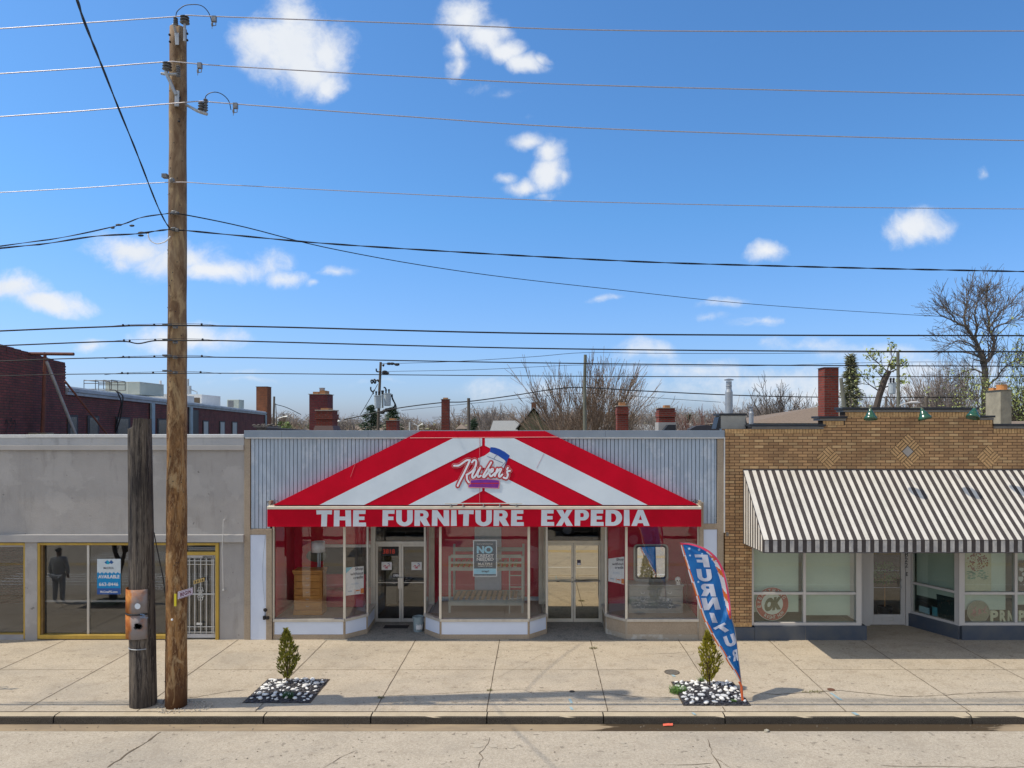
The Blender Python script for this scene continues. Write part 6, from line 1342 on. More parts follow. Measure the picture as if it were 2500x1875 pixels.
def arbor(label, cx, cy, h, wd, seed, cols, lean=0):
    t = thing('evergreen_shrub', label, 'shrub', (cx,cy,.05)); g = random.Random(seed)
    mb = MB(); z0 = .17
    nb = 760
    for k in range(nb):
        s = g.random()**.85; z = z0+(h-z0)*s; prof_r = wd*1.08*math.sin(math.pi*(.14+.82*s))**.85*(1-.22*s); prof_r = max(prof_r*(1 if s < .9 else (1-s)*9+.05), .012)
        a = g.uniform(0,6.28); rr_ = prof_r*math.sqrt(g.uniform(.25,1)); rr_ *= 1+.28*math.sin(2*a+seed+6*s)+.22*math.sin(3*a-9*s+seed); c = Vector((cx+rr_*math.cos(a)+lean*s+.025*math.sin(5*s+seed), cy+rr_*math.sin(a), z))
        out = Vector((math.cos(a)*.55, math.sin(a)*.55, 1.0)).normalized()
        ln = g.uniform(.05,.12); side = out.cross(Vector((g.uniform(-1,1),g.uniform(-1,1),.2))).normalized()
        for q in range(9):     # a flat fan of scale leaves
            u_ = g.uniform(-.8,.8); dirn = (out+side*u_*.9).normalized(); st_ = c+out*ln*g.uniform(-.2,.35); e_ = st_+dirn*ln*g.uniform(.25,.55); w2 = side.cross(dirn).normalized()*.005+side*.009
            mb.poly([st_-w2, st_+w2, e_+w2*.5, e_-w2*.5], 0 if g.random() < .55 else (1 if g.random() < .75 else 2))
    mb.build('foliage', cols, t)
    tr = MB()
    for k in range(3): tr.tube(catmull([(cx+g.uniform(-.02,.02)+.012*(k-1),cy+g.uniform(-.02,.02),.0),(cx+.025*(k-1)+lean*.2,cy,.25),(cx+.05*(k-1)+lean*.5,cy+g.uniform(-.03,.03),h*.6)],4), .011, 6)
    for k in range(26): a = g.uniform(0,6.28); z = g.uniform(.14,.5); tr.tube([(cx,cy,z),(cx+.13*math.cos(a),cy+.13*math.sin(a),z+g.uniform(.06,.16))], .003, 3)
    tr.build('stem', pm('shrub_bark', (.13,.085,.05), (.08,.05,.03), 20, .9), t)
cA = [pm('leaf_olive', (.24,.25,.035), (.15,.17,.03), 5, .7), pm('leaf_yellow', (.42,.38,.04), (.32,.30,.04), 5, .7), pm('leaf_brown', (.20,.14,.04), (.11,.10,.03), 5, .8)]
cB = [pm('leaf_gold', (.38,.33,.03), (.27,.26,.03), 5, .7), pm('leaf_bright', (.55,.47,.03), (.42,.38,.04), 5, .7), MATS['leaf_brown']]
arbor('small olive green evergreen in the left gravel bed', -5.14, 14.62, 1.13, .165, 5, cA, -.04)
arbor('small yellow green evergreen in the gravel bed under the flag', 3.45, 14.45, 1.13, .175, 6, cB, 0)
def grass(name, label, cx, cy, rx, ry, n, h, seed, m, z=.01, kind='stuff'):
    g = random.Random(seed); mb = MB()
    for k in range(n):
        a = g.uniform(0,6.28); r = math.sqrt(g.random()); x,y = cx+rx*r*math.cos(a), cy+ry*r*math.sin(a); l = h*g.uniform(.4,1); b_ = g.uniform(0,6.28); w_ = Vector((math.sin(b_),math.cos(b_),0))*.004; o1 = Vector((math.cos(b_),-math.sin(b_),0)); p = Vector((x,y,z)); p2 = p+Vector((0,0,l*.6))+o1*l*.25; p3 = p+Vector((0,0,l*.8))+o1*l*g.uniform(.5,.9)
        mb.poly([p-w_,p+w_,p2+w_*.7,p2-w_*.7]); mb.poly([p2-w_*.7,p2+w_*.7,p3])
    return mb.build(name, m, None, loc=(cx,cy,z), label=label, cat='grass', kind=kind)
grass_m = pm('grass_green', (.13,.25,.05), (.08,.17,.03), 9, .6); grass_d = pm('grass_dark', (.05,.13,.04), (.04,.10,.04), 9, .6); weed_m = pm('weed', (.14,.16,.05), (.22,.18,.08), 9, .8)
grass('grass_tuft', 'bright green grass tuft at the left corner of the bed under the flag', PX(1655,14.2),14.2,.17,.12,330,.17,1,grass_m)
grass('grass_tuft', 'dark green grass tuft at the front of the left gravel bed', PX(703,13.85),13.85,.11,.07,240,.15,2,grass_d,.03)
grass('grass_tuft', 'low green weed behind the stem of the evergreen under the flag', PX(1715,14.75),14.72,.12,.05,120,.20,3,grass_m)
grass('grass_tuft', 'tiny green weed at the front edge of the bed under the flag', PX(1792,13.62),13.64,.05,.03,60,.07,4,grass_m,.03)
grass('grass_tuft', 'small weed in the joint crossing the paving crack, right of the left bed', -3.09,13.92,.09,.03,60,.05,5,weed_m)
grass('grass_tuft', 'small dry weed in the joint below the gold tinted doors', 1.30,17.05,.10,.05,90,.05,6,weed_m)
grass('grass_tuft', 'dry weed in the paving crack right of the flag shadow', PX(1985,14.2),14.22,.22,.05,90,.05,7,weed_m)
grass('grass_tuft', 'tiny weed in the paving crack below the centre shop window', PX(1195,14.3),14.31,.06,.02,50,.04,8,weed_m)
# covers in the pavement
def cover(label, u, v, r, m1, m2, ring=True):
    x,y = gp_(u,v); t = thing('utility_cover', label, 'cover', (x,y,.004))
    MB().lathe([(r,.004),(r,.008),(r*.97,.010),(r*.86,.010),(r*.85,.005)], (x,y,.0), 28).build('rim', m1, t)
    MB().lathe([(r*.84,.0052),(r*.84,.0068),(r*.3,.0070)], (x,y,0), 28).build('lid', m2, t)
cover('large dark round cover left of the yellow green evergreen', 1640.5, 1641.5, .165, flat('cover_rim',(.12,.10,.08),.8), pm('cover_lid',(.20,.18,.15),(.10,.09,.08),40,.7,.2,.6,.004))
cover('small dark round cover in the pavement below the gold tinted doors', 1396.5, 1688.5, .055, flat('cover_rim',(.12,.10,.08),.8), flat('cover_hole',(.03,.03,.03),.9))
cover('small rusty round cover on the pavement right of the flag', 2029, 1684, .075, flat('cover_rust_rim',(.16,.07,.04),.8), pm('cover_rust',(.17,.07,.04),(.10,.05,.03),40,.8))
x,y = gpr(1630,1771); mb = MB(); 
for i,(a,b_) in enumerate(((0,0),(.06,.004))): mb.poly([(x-.09+a,y-.035+b_,RZ+.006+.004*i),(x+.03+a,y-.03,RZ+.010),(x+.04+a,y+.03,RZ+.03),(x-.08+a,y+.035,RZ+.016)])
mb.build('paper_scrap', flat('scrap_red', (.75,.14,.08), .6), None, loc=(x,y,RZ), label='crumpled red and white paper scrap in the gutter', cat='litter')
x,y = gpr(1872,1786); MB().ball((x,y,RZ+.015),.045,.035,.025,8,5,jit=.3,rng=random.Random(3)).build('stone_lump', pm('lump',(.45,.42,.34),(.3,.28,.23),30,.9), None, loc=(x,y,RZ), label='pale broken lump lying in the wet gutter', cat='stone')
g = random.Random(77); mb = MB()
for k in range(420):
    x = g.uniform(-10,12); y = g.choice((g.uniform(12.78,13.04),g.uniform(13.3,17.6),g.uniform(11,12.7))); z = 0 if y > 13.1 else RZ; s = g.uniform(.004,.012); mb.ball((x,y,z+s*.5),s*1.3,s,s*.6,5,3,jit=.3,rng=g)
mb.build('pebbles', pm('grit',(.40,.35,.27),(.15,.12,.10),50,.9), None, loc=(0,14,0), kind='stuff', label='scattered grit and crumbs on the pavement and road', cat='grit')
# ================================================================ BEHIND THE ROOFS
WX = lambda y: -13.65-.2055*(y-18.1)
WY = lambda u: 17278/(957.4-u)
g4 = thing('red_brick_building', 'long dark red brick building behind the grey shop, with a taller front part', 'building', (WX(30),30,0))
y0,ym,y1 = 17.99, WY(159.5), 57.0; zl = 6.40; zh = 7.27
b = MB(); wl_ = MB()
def side_quad(mb, ya, yb, za, zb, k=0.0, th=.3, mi=0):
    n_ = Vector((1,.2055,0)).normalized(); A,B = Vector((WX(ya),ya,0))+n_*k, Vector((WX(yb),yb,0))+n_*k
    mb.hexa([(p.x,p.y,za) for p in (A,B,B-n_*th,A-n_*th)]+[(p.x,p.y,zb) for p in (A,B,B-n_*th,A-n_*th)], mi)
side_quad(b, y0, ym, 4.95, zh-.05, 0, 8); side_quad(b, ym+.0, y1, 0, zl, -.02, 9)
# stepped top of the tall part
for i in range(10): a = y0+(ym-y0)*i/10; side_quad(b, a+.01, a+(ym-y0)/10-.01, zh-.05, zh+.0+.015*(9-i)*(1 if i < 8 else .3), 0, .28)
for k in range(26): side_quad(b, ym+.0, ym+.03+.02*(k%2), 5.0+k*.085, 5.04+k*.085, 0, .25)
b.build('wall', redbrick, g4)
b = MB(); side_quad(b, ym+.02, y1, zl+.002, zl+.10, .10, .5); side_quad(b, ym+.02, y1, zl-.10, zl, .05, .08); b.build('roof_edge', pm('roof_edge_paint', (.42,.45,.48), (.30,.32,.34), 2, .6), g4)
b = MB(); side_quad(b, ym+.02, y1, zl+.104, zl+.16, .02, 9); b.build('roof', white_roof, g4)
for (u0,u1,kind) in ((165,189,0),(213,241,0),(283,317,0),(384,409,0),(465,484,2),(495,509,1),(536,549,1),(566,579,1)):
    ya_,yb_ = WY(u0),WY(u1); zt_ = 5.68; w_ = MB(); side_quad(w_, ya_, yb_, 4.2, zt_ if kind < 2 else 6.2, .02, .05); wo = w_.build('window', flat('far_frame',(.06,.05,.05),.7), g4)
    w_ = MB(); side_quad(w_, ya_+.12, yb_-.35*(yb_-ya_)*.5, 4.2, (zt_ if kind < 2 else 6.2)-.06, .03, .005); w_.build('pane', [flat('dirty_pane',(.12,.14,.14),.15,0,.8), flat('boarded',(.45,.46,.44),.7), dk][kind], wo)
for u in (365,460,646): ya_ = WY(u); w_ = MB(); side_quad(w_, ya_, ya_*1.012+.05, 0, zl-.1, .09, .07); w_.build('downpipe', pm('pipe_blue',(.30,.38,.42),(.22,.28,.3),3,.5), g4)
ft = MB()
for (u,v,s) in ((12,1035,1),(24,1030,.8),(32,1036,.9)):
    ya_ = WY(u); p = Vector((WX(ya_)+.012,ya_-.0,PZ(v,ya_))); ft.tube(catmull([p,p+Vector((-.01,.06*s,.12*s)),p+Vector((0,.1*s,-.05*s)),p+Vector((0,.02,-.2*s))],4),.008,4)
ft.build('graffiti', dk, g4)
def at_roof(name, label, cat, fn, m, loc): mb = MB(); fn(mb); return mb.build(name, m, None, loc=loc, label=label, cat=cat)
# rooftop plant
t = thing('rooftop_unit', 'large pale green rooftop unit on the red brick building', 'air conditioner', (PX(310,31),31,6.56))
y=31; b = MB(); b.box(PX(257,y),PX(341,y),y,y+2.0,PZ(963,y),PZ(933.5,y)); b.build('casing', hvac_m, t, bevel=.01); b = MB(); b.box(PX(256,y),PX(341.5,y),y-.02,y+2.02,PZ(933.4,y),PZ(932,y)); b.build('lid', flat('hvac_lid',(.62,.62,.56),.6), t)
b = MB()
for u in (287,312): b.box(PX(u,y)-.01,PX(u,y)+.01,y-.012,y,PZ(962,y),PZ(934,y))
b.build('panel_seam', flat('seam_light',(.60,.62,.56),.6), t)
y=27; b = MB()
us=(205,233,253,272); 
for dy in (0,.9):
    for u in us: b.tube([(PX(u,y),y+dy,PZ(951,y)),(PX(u,y),y+dy,PZ(928,y))],.014,4)
    for v in (929,936,950): b.tube([(PX(205,y),y+dy,PZ(v,y)),(PX(272,y),y+dy,PZ(v,y))],.014,4)
for u in us: b.tube([(PX(u,y),y,PZ(928,y)),(PX(u,y),y+.9,PZ(928,y))],.014,4)
b.build('roof_railing', dk, None, loc=(PX(240,y),y,PZ(951,y)), label='dark open metal railing cage left of the green rooftop unit', cat='railing')
b = MB(); ycb = WY(290)-.3
for k in range(2): b.tube(catmull([PT(272-k*3,952,ycb),PT(283,954,ycb),PT(291+k*8,966,ycb),PT(296+k*3,985,ycb),PT(289+k*6,1015,ycb),PT(280+k*3,1055,ycb)],5), .022, 6)
b.build('hanging_hoses', dk, None, loc=PT(290,952,ycb), label='two black hoses hanging over the red brick wall', cat='hose')
y=34
for name,lab,u0,u1,v0,v1,m_,cat in (('white_parapet','low white parapet box on the red brick building, left of the pole',305,412,962,985,white_roof,'parapet'),('white_dormer','white rooftop box with a dark opening right of the brown pole',456,492,963,1000,white_roof,'roof box')):
    yy = y if u0 < 400 else 42; o = MB().box(PX(u0,yy),PX(u1,yy),yy,yy+2.5,PZ(v1,yy),PZ(v0,yy)).build(name, m_, None, loc=(PX(u0,yy),yy,PZ(v1,yy)), label=lab, cat=cat)
    if u0 > 400: MB().box(PX(466,yy),PX(488,yy),yy-.02,yy-.003,PZ(989,yy),PZ(971,yy)).build('opening', flat('brown_dark',(.12,.09,.06),.8), o)
y=33; b = MB(); b.tube(catmull([PT(345,972,y),PT(344.5,955,y),PT(346,948,y),PT(343,945,y),PT(341,949,y)],4),.07,8); b.build('vent_pipe', flat('vent_white',(.75,.77,.78),.5), None, loc=PT(345,972,y), label='white hooked vent pipe right of the green rooftop unit', cat='vent')
y=34; b = MB(); b.tube([PT(392,962,y),PT(392,929,y)],[.08,.05],8); b.lathe([(.16,-.05),(.08,.05)],PT(392,960,y),8); b.build('vent_pipe', flat('vent_white',(.75,.77,.78),.5), None, loc=PT(392,962,y), label='straight white vent pipe just left of the brown pole', cat='vent')
y=44; b = MB(); b.tube([PT(459,985,y),PT(459,925,y)],.06,6); b.tube([PT(463,962,y),PT(463,942,y)],.10,6); b.tube([PT(463,950,y),PT(481,957,y),PT(481,964,y)],.03,5); b.build('antenna', steel, None, loc=PT(459,985,y), label='grey antenna mast just right of the brown pole', cat='antenna')
y=50; t = thing('condenser_unit', 'small grey condenser unit on the far end of the brick roof', 'air conditioner', PT(568,996,y)); MB().box(PX(554,y),PX(583,y),y,y+.9,PZ(997,y),PZ(975.5,y)).build('casing', hvac_m, t, bevel=.02); MB().box(PX(557,y),PX(570,y),y-.02,y-.004,PZ(994,y),PZ(978,y)).build('grille', flat('grille_grey',(.16,.17,.18),.6), t)
# rusty sign frame on the grey shop roof
ym_ = 19.6; t = thing('sign_frame', 'rusty steel mast with crossbar and two struts on the grey shop roof', 'sign frame', PT(105,1059,ym_))
b = MB(); b.tube([PT(104,1062,ym_),PT(106,1010,ym_),PT(110,860,ym_)],[.055,.05,.04],8); b.build('mast', rust, t)
b = MB(); b.tube([PT(30,863,ym_),PT(180,864.5,ym_)],.045,8); b.build('crossbar', pm('dark_rust',(.16,.055,.04),(.1,.04,.03),8,.7), t)
b = MB(); b.tube([PT(113,882,ym_),PT(185,1062,ym_+.8)],.042,8); b.build('strut', pm('grey_strut',(.36,.34,.32),(.26,.25,.24),6,.6), t)
b = MB(); b.tube([PT(159,931,ym_+.3),PT(263,1062,ym_+1.5)],.028,8); b.build('strut', rust, t, label='thin rusty strut')
b = MB(); b.box(PX(53,ym_),PX(123,ym_),ym_-.15,ym_+.15,PZ(1063,ym_),PZ(1056.5,ym_)); b.build('base_plank', pm('plank',(.42,.36,.25),(.3,.25,.18),6,.9), t)
# chimneys
def chimney(label, u0, u1, v0, v1, y, dep, m, capm=None, cap=2, flue=None, name='chimney', widen=None, par=None):
    t = thing(name, label, 'chimney', ((PX(u0,y)+PX(u1,y))/2,y,PZ(v1,y)))
    b = MB(); b.box(PX(u0,y),PX(u1,y),y,y+dep,PZ(v1,y)-.3,PZ(v0,y))
    if widen: b.box(PX(u0-widen,y),PX(u1+widen,y),y-.06,y+dep+.06,PZ(v0,y)-.30,PZ(v0,y)-.12)
    b.build('stack', m, t)
    if cap: b = MB(); b.box(PX(u0,y)-.04,PX(u1,y)+.04,y-.04,y+dep+.04,PZ(v0,y)+.002,PZ(v0,y)+cap*y/F); b.build('cap', capm or pm('mortar_cap',(.50,.44,.34),(.38,.33,.26),6,.9), t)
    if flue:
        for a,b_,v in flue: MB().box(PX(a,y),PX(b_,y),y+.1,y+dep-.1,PZ(v0,y)+cap*y/F+.002,PZ(v,y)).build('flue', flat('clay_flue',(.40,.20,.09),.8), t)
    return t
chimney('brown brick chimney at the far end of the long red building', 625.5,652.5,944,1042,56,.85,rustbrick,black_cap,.5)
t_ = chimney('tall mauve brick chimney with two flues, left of the transformer pole', 755,799.5,963,1052,30,.8,mauvebrick,None,1.5,[(762,776,956),(778,792,953)])
MB().tube([PT(786.5,955,30.4),PT(786.5,947,30.4)],[.1,.13],8).build('metal_cowl', steel, t_)
t_ = chimney('squat crumbling red chimney on flashing in front of the tall mauve one', 772,811,1003,1040,26,.7,chimbrick,None,2.5,[(781,800,996)],widen=2)
b = MB(); y=26; b.hexa([(PX(766,y),y-.1,PZ(1054,y)),(PX(817,y),y-.1,PZ(1054,y)),(PX(817,y),y+.9,PZ(1054,y)),(PX(766,y),y+.9,PZ(1054,y)),(PX(770,y),y-.05,PZ(1039,y)),(PX(813,y),y-.05,PZ(1039,y)),(PX(813,y),y+.8,PZ(1039,y)),(PX(770,y),y+.8,PZ(1039,y))]); b.build('flashing', flat('flashing_brown',(.14,.09,.08),.7), t_)
chimney('small dark red chimney right of the transformer pole', 942.5,968,1027,1052,26,.6,chimbrick,None,1.5,[(949,962,1021)])
chimney('thin tall brick chimney between the two wooden poles', 1077.5,1095.5,975,1052,34,.45,chimbrick,None,1,[(1081,1092,970.5)])
chimney('narrow red brick chimney in front of the bushy bare tree', 1507,1534,992,1050,27,.5,chimbrick,None,1.8,[(1513,1528,982)],widen=1)
t_ = chimney('wide dark red chimney with flashing, right of the narrow one', 1609,1648,997,1032,25,.6,chimbrick,None,1.6,[(1624,1637,989)],widen=1.2)
b = MB(); y=25; b.box(PX(1607,y),PX(1650,y),y-.06,y+.7,PZ(1052,y),PZ(1031,y)); b.build('flashing', flat('flashing_grey',(.40,.38,.35),.7), t_)
b = MB(); b.prism([(PX(1620,y-.5),PZ(1051,y-.5)),(PX(1650,y-.5),PZ(1051,y-.5)),(PX(1650,y-.5),PZ(1037,y-.5)),(PX(1632,y-.5),PZ(1037,y-.5))],y-.5,y-.1); b.build('roof_hatch', black_cap, t_)
chimney('tall bright red brick chimney with pale left side, behind the brick parapet', 2013,2047.5,897,1030,21.5,.5,pm('dummy_c',(.3,.06,.05),(.2,.04,.03),8,.8) if False else chimbrick,None,.4)
t_ = chimney('stucco chimney with clay pot behind the brick parapet at the right', 2443,2469.5,952,1045,21.5,.72,pm('grey_stucco_chimney',(.36,.32,.23),(.26,.23,.17),4,.95,bump=.6),None,.5)
c = Vector((14.10,21.70,PZ(952,21.5)+.01)); MB().lathe([(.155,.0),(.14,.16),(.12,.17)],c,14).build('clay_pot', flat('terracotta',(.55,.24,.08),.8), t_); MB().lathe([(.17,.20),(.18,.22),(.10,.25)],c,14).build('metal_cap', steel, t_); MB().box(c.x-.11,c.x+.11,c.y+.22,c.y+.46,c.z-.002,c.z+.08).build('flue', MATS['terracotta'], t_)
# metal flue pipes
def flue(label, u, r, v0, v1, y, m=steel):
    t = thing('flue_pipe', label, 'flue', PT(u,v1,y)); c = PT(u,v1,y); L_ = PZ(v0,y)-PZ(v1,y)
    MB().lathe([(r*1.1,0),(r*1.1,L_*.62),(r*.82,L_*.70),(r*.82,L_*.78),(r*.95,L_*.79),(r*.82,L_*.80),(r*.82,L_*.92)],c,16).build('pipe', m, t, smooth=False)
    MB().lathe([(r*.4,L_*.94),(r*1.35,L_*.95),(r*1.4,L_*.97),(r*.3,L_)],c,16).build('cap', m, t)
flue('tall shiny metal flue pipe at the joint of the two shops', 1779.5, .095, 924, 1012, 20.0); flue('short metal vent behind the brick parapet corner', 1834, .06, 992, 1035, 20.5)
b = MB(); y=24; b.prism([(PX(1685,y),PZ(1048,y)),(PX(1700,y),PZ(1040,y)),(PX(1725,y),PZ(1037.5,y)),(PX(1750,y),PZ(1041,y)),(PX(1757,y),PZ(1048,y)),(PX(1757,y),PZ(1054,y)),(PX(1685,y),PZ(1054,y))],y,y+.6); b.build('roof_curb', flat('dark_roofing',(.05,.05,.06),.8), None, loc=PT(1720,1052,y), label='low dark roofing hump near the metal flue pipe', cat='roof curb')
b = MB(); y=20.5; b.box(PX(626,y),PX(655,y),y,y+.8,PZ(1056,y),PZ(1044,y)); b.box(PX(622,y),PX(659,y),y-.1,y+.9,PZ(1043.5,y),PZ(1040,y)); g = random.Random(6)
for k in range(30): b.ball((g.uniform(PX(610,y),PX(660,y)),g.uniform(y,y+.6),PZ(1040,y)+g.uniform(-.02,.05)),g.uniform(.03,.07),.04,.02,5,3)
b.build('roof_debris', pm('debris',(.22,.19,.16),(.10,.09,.08),12,.9), None, loc=PT(640,1052,y), label='crumbling old cap at the left end of the store roof', cat='roof curb')
MB().prism([(PX(650,20),PZ(1043,20)),(PX(755,20),PZ(1050.5,20)),(PX(755,20),PZ(1056,20)),(PX(650,20),PZ(1056,20))],20,20.3).build('roof_curb', flat('dark_roofing',(.05,.05,.06),.8), None, loc=PT(700,1052,20), label='dark sloping roof edge beside the crumbling cap on the store roof', cat='roof curb')
# houses behind
def hip(name, label, u0, u1, vE, uA, uB, vR, y, dep, rm, wm):
    t = thing(name, label, 'house', (PX((u0+u1)/2,y),y,0)); x0,x1 = PX(u0,y),PX(u1,y); ze,zr = PZ(vE,y),PZ(vR,y+dep/2); xa,xb = PX(uA,y+dep/2),PX(uB,y+dep/2)
    MB().box(x0+.3,x1-.3,y+.3,y+dep-.3,-.2,ze).build('wall', wm, t); b = MB(); A=[(x0,y,ze),(x1,y,ze),(x1,y+dep,ze),(x0,y+dep,ze)]; P,Q=(xa,y+dep/2,zr),(xb,y+dep/2,zr)
    b.poly([A[0],A[1],Q,P]); b.poly([A[1],A[2],Q]); b.poly([A[2],A[3],P,Q]); b.poly([A[3],A[0],P]); b.build('roof', rm, t); return t
brown_sh = pm('brown_shingle',(.24,.18,.13),(.17,.125,.09),9,.9,stretch=(1,1,6)); grey_sh = pm('grey_shingle',(.30,.30,.28),(.22,.22,.21),9,.9,stretch=(1,1,6))
hip('house','low house with brown hipped roof behind the brick parapet',1815,2120,1033,2010,2040,991,38,9,brown_sh,pm('pale_blue_wall',(.30,.42,.52),(.6,.62,.62),1.2,.8))
hip('house','grey roofed house behind the bushy bare tree',1196,1290,1052,1204,1262,1027,62,10,grey_sh,flat('house_wall',(.4,.4,.38),.8))
t = thing('gable_house','house with tall green brown gable and chimney behind the canopy','house',(PX(1303,58),58,0)); y=58
MB().prism([(PX(1268,y),0),(PX(1340,y),0),(PX(1340,y),PZ(1045,y)),(PX(1303,y),PZ(1000,y)),(PX(1268,y),PZ(1045,y))],y,y+8).build('wall', pm('gable_wall',(.17,.17,.09),(.22,.19,.12),3,.9), t)
b = MB(); 
for s in (1,-1): a = PX(1303,y); e_ = PX(1303+s*44,y); b.loft([(a,y-.3,PZ(996,y)),(a,y+8,PZ(996,y)),(e_,y+8,PZ(1049,y)),(e_,y-.3,PZ(1049,y))],[(a,y-.3,PZ(993,y)),(a,y+8,PZ(993,y)),(e_,y+8,PZ(1046,y)),(e_,y-.3,PZ(1046,y))])
b.build('roof', grey_sh, t); MB().box(PX(1297,y),PX(1309,y),y+1,y+1.6,PZ(1005,y),PZ(981,y)).build('chimney', rustbrick, t)
for lab,u0,u1,vE,uA,uB,vR,y in (('pale grey house roof left of the narrow red chimney',1468,1500,1050,1480,1488,1034,75),('pale house roof between the two red chimneys',1535,1608,1052,1550,1590,1036,80),('grey house roof right of the wide red chimney',1650,1700,1050,1662,1690,1033,75),('long low brown roof behind the transformer pole',815,1010,1052,830,1000,1041,95),('small gabled brown roof by the second pole',1112,1140,1047,1125,1127,1036,85),('dark low roof behind the stucco chimney',2460,2560,1040,2480,2540,1028,30)):
    hip('house', lab, u0,u1,vE,uA,uB,vR,y,8,grey_sh if 'grey' in lab or 'pale' in lab else brown_sh, flat('house_wall',(.4,.4,.38),.8))
# back alley poles
wood_far = pm('far_pole',(.16,.13,.10),(.10,.08,.065),6,.9,stretch=(1,1,.3)); wood_green = pm('green_pole',(.20,.20,.155),(.13,.13,.10),6,.9,stretch=(1,1,.3))
def fpole(label, pts, w0, w1, y, m=wood_far, name='wooden_pole'):
    t = thing(name, label, 'utility pole', (PX(pts[-1][0],y),y,0)); P = [PT(u,v,y) for u,v in pts]; b_ = P[-1]; P.append(Vector((b_.x,y,-.1))); n_ = len(P)
    MB().tube(P, [(w0+(w1-w0)*i/(n_-1))*y/F/2 for i in range(n_)], 8).build('shaft', m, t); return t
trans = pm('transformer_paint',(.46,.52,.55),(.40,.46,.49),2,.4)
ya = 45
tp1 = fpole('back alley pole with two grey transformers, left of centre', [(929.5,884),(926,960),(923,1050)], 6, 8, ya)
def drum(u, v0, v1, w0, w1, y, par):
    c = PT(u,v1,y); L_ = PZ(v0,y)-PZ(v1,y); k = y/F/2; o = MB().lathe([(w1*k*.9,0),(w1*k,.03),(w0*k,L_*.93),(w0*k*1.1,L_*.95),(w0*k*1.1,L_*.98),(w0*k*.6,L_)],c,14).build('transformer', trans, par); b = MB()
    for s in (-.4,.4): p = c+Vector((s*w0*k,0,L_)); b.tube([p,p+Vector((0,0,.18))],.05,6); b.ball(p+Vector((0,0,.2)),.07,.07,.07,6,4)
    b.build('bushing', dk, o)
drum(922,965,997,18,15,ya-.5,tp1); drum(934,963,996,6,5,ya+.2,tp1); drum(946,960,991,18,16,ya-.3,tp1)
b = MB(); k=lambda a,c: (PT(880+a/8.294,860+c/8.294,ya-.2))
for pts in ([(320,330),(325,380),(360,395),(400,380)],[(210,580),(230,630),(255,600),(235,560),(205,580)],[(265,570),(290,630),(310,600),(290,550),(262,560)],[(320,580),(350,560),(365,600)],[(210,700),(210,760),(250,800),(290,760)],[(440,270),(475,250),(460,290)],[(470,710),(500,720),(520,760)],[(640,850),(650,950),(700,1040),(720,1120),(690,1170)],[(620,860),(660,960),(700,1060),(660,1130)],[(500,1150),(600,1140),(700,1135)],[(260,850),(255,810)],[(450,780),(455,830)],[(420,1230),(470,1200),(560,1190),(640,1150)]):
    b.tube(catmull([k(*p) for p in pts],3), .045, 4)
for a,c in ((580,232),(640,232),(490,395),(480,420),(530,422),(740,250),(440,1225),(500,1180)): b.ball(k(a,c),.18,.08,.09,6,4)
b.build('hardware', dk, tp1)
p2_ = fpole('short bare wooden pole between the thin chimney and the canopy', [(1144,972),(1144.5,1050)], 7.5, 8, 40)
p3_ = fpole('tall grey green pole in front of the bushy bare tree', [(1429,866),(1427,950),(1428,1050)], 7.5, 10, ya-1, wood_green)
p4_ = fpole('pole with one grey transformer above the brick parapet', [(2192,857),(2193,940),(2194,1010)], 7.5, 9, 36, wood_green); drum(2178,935,962,18,15,35.6,p4_)
fpole('stump of a thick pole leaning beside the bright red chimney', [(2053,923),(2062,1000)], 9, 13, 34, wood_green); fpole('short dark stub pole left of the transformer on the brick parapet', [(2164,967),(2161,1010)], 5, 6, 34); fpole('short grey stub pole right of the middle green lamp', [(2261,968),(2262,1010)], 8, 9, 34); fpole('dark narrow double pole left of the mauve chimney', [(669.5,968),(667.5,1050)], 5, 5.5, 60); fpole('thin leaning pole beside the dark double pole', [(673,985),(677,1050)], 1.6, 2.5, 60)
b = MB(); b.tube(catmull([PT(2196,990,35),PT(2210,985,35),PT(2225,982,35)],3),.03,5); b.ball(PT(2232,983,35),.32,.12,.07,10,5); b.build('street_light', flat('lamp_pale',(.6,.58,.55),.5), None, loc=PT(2210,985,35), label='pale cobra head street light above the brick parapet', cat='street light')
def lampst(label, u, v0, arms, y=80):
    t = thing('street_lamp', label, 'street lamp', (PX(u,y),y,0)); MB().tube([(PX(u,y),y,-.1),PT(u,v0,y)],.09,6).build('post', flat('lamp_post_pale',(.62,.62,.6),.5), t)
    for du,dv in arms: MB().tube([PT(u,v0,y),PT(u+du*.6,v0+dv*.9,y),PT(u+du,v0+dv,y)],[.05,.05,.13],5).build('lamp_head', flat('lamp_head_pale',(.75,.74,.70),.5), t)
lampst('distant street lamp left of the mauve chimney', 678, 1022, [(24,-5)]); lampst('distant street lamp by the dark evergreen', 892, 1019, [(-9,-2),(7,-2)]); lampst('distant double armed street lamp left of the canopy', 1021, 1041, [(-11,-5),(11,-5)]); lampst('distant lamp post without arms behind the store roof', 1000, 1030, [(0,-1)]); lampst('distant single street lamp right of the squat chimney', 815, 1035, [(14,-7)])
fw = wire_al
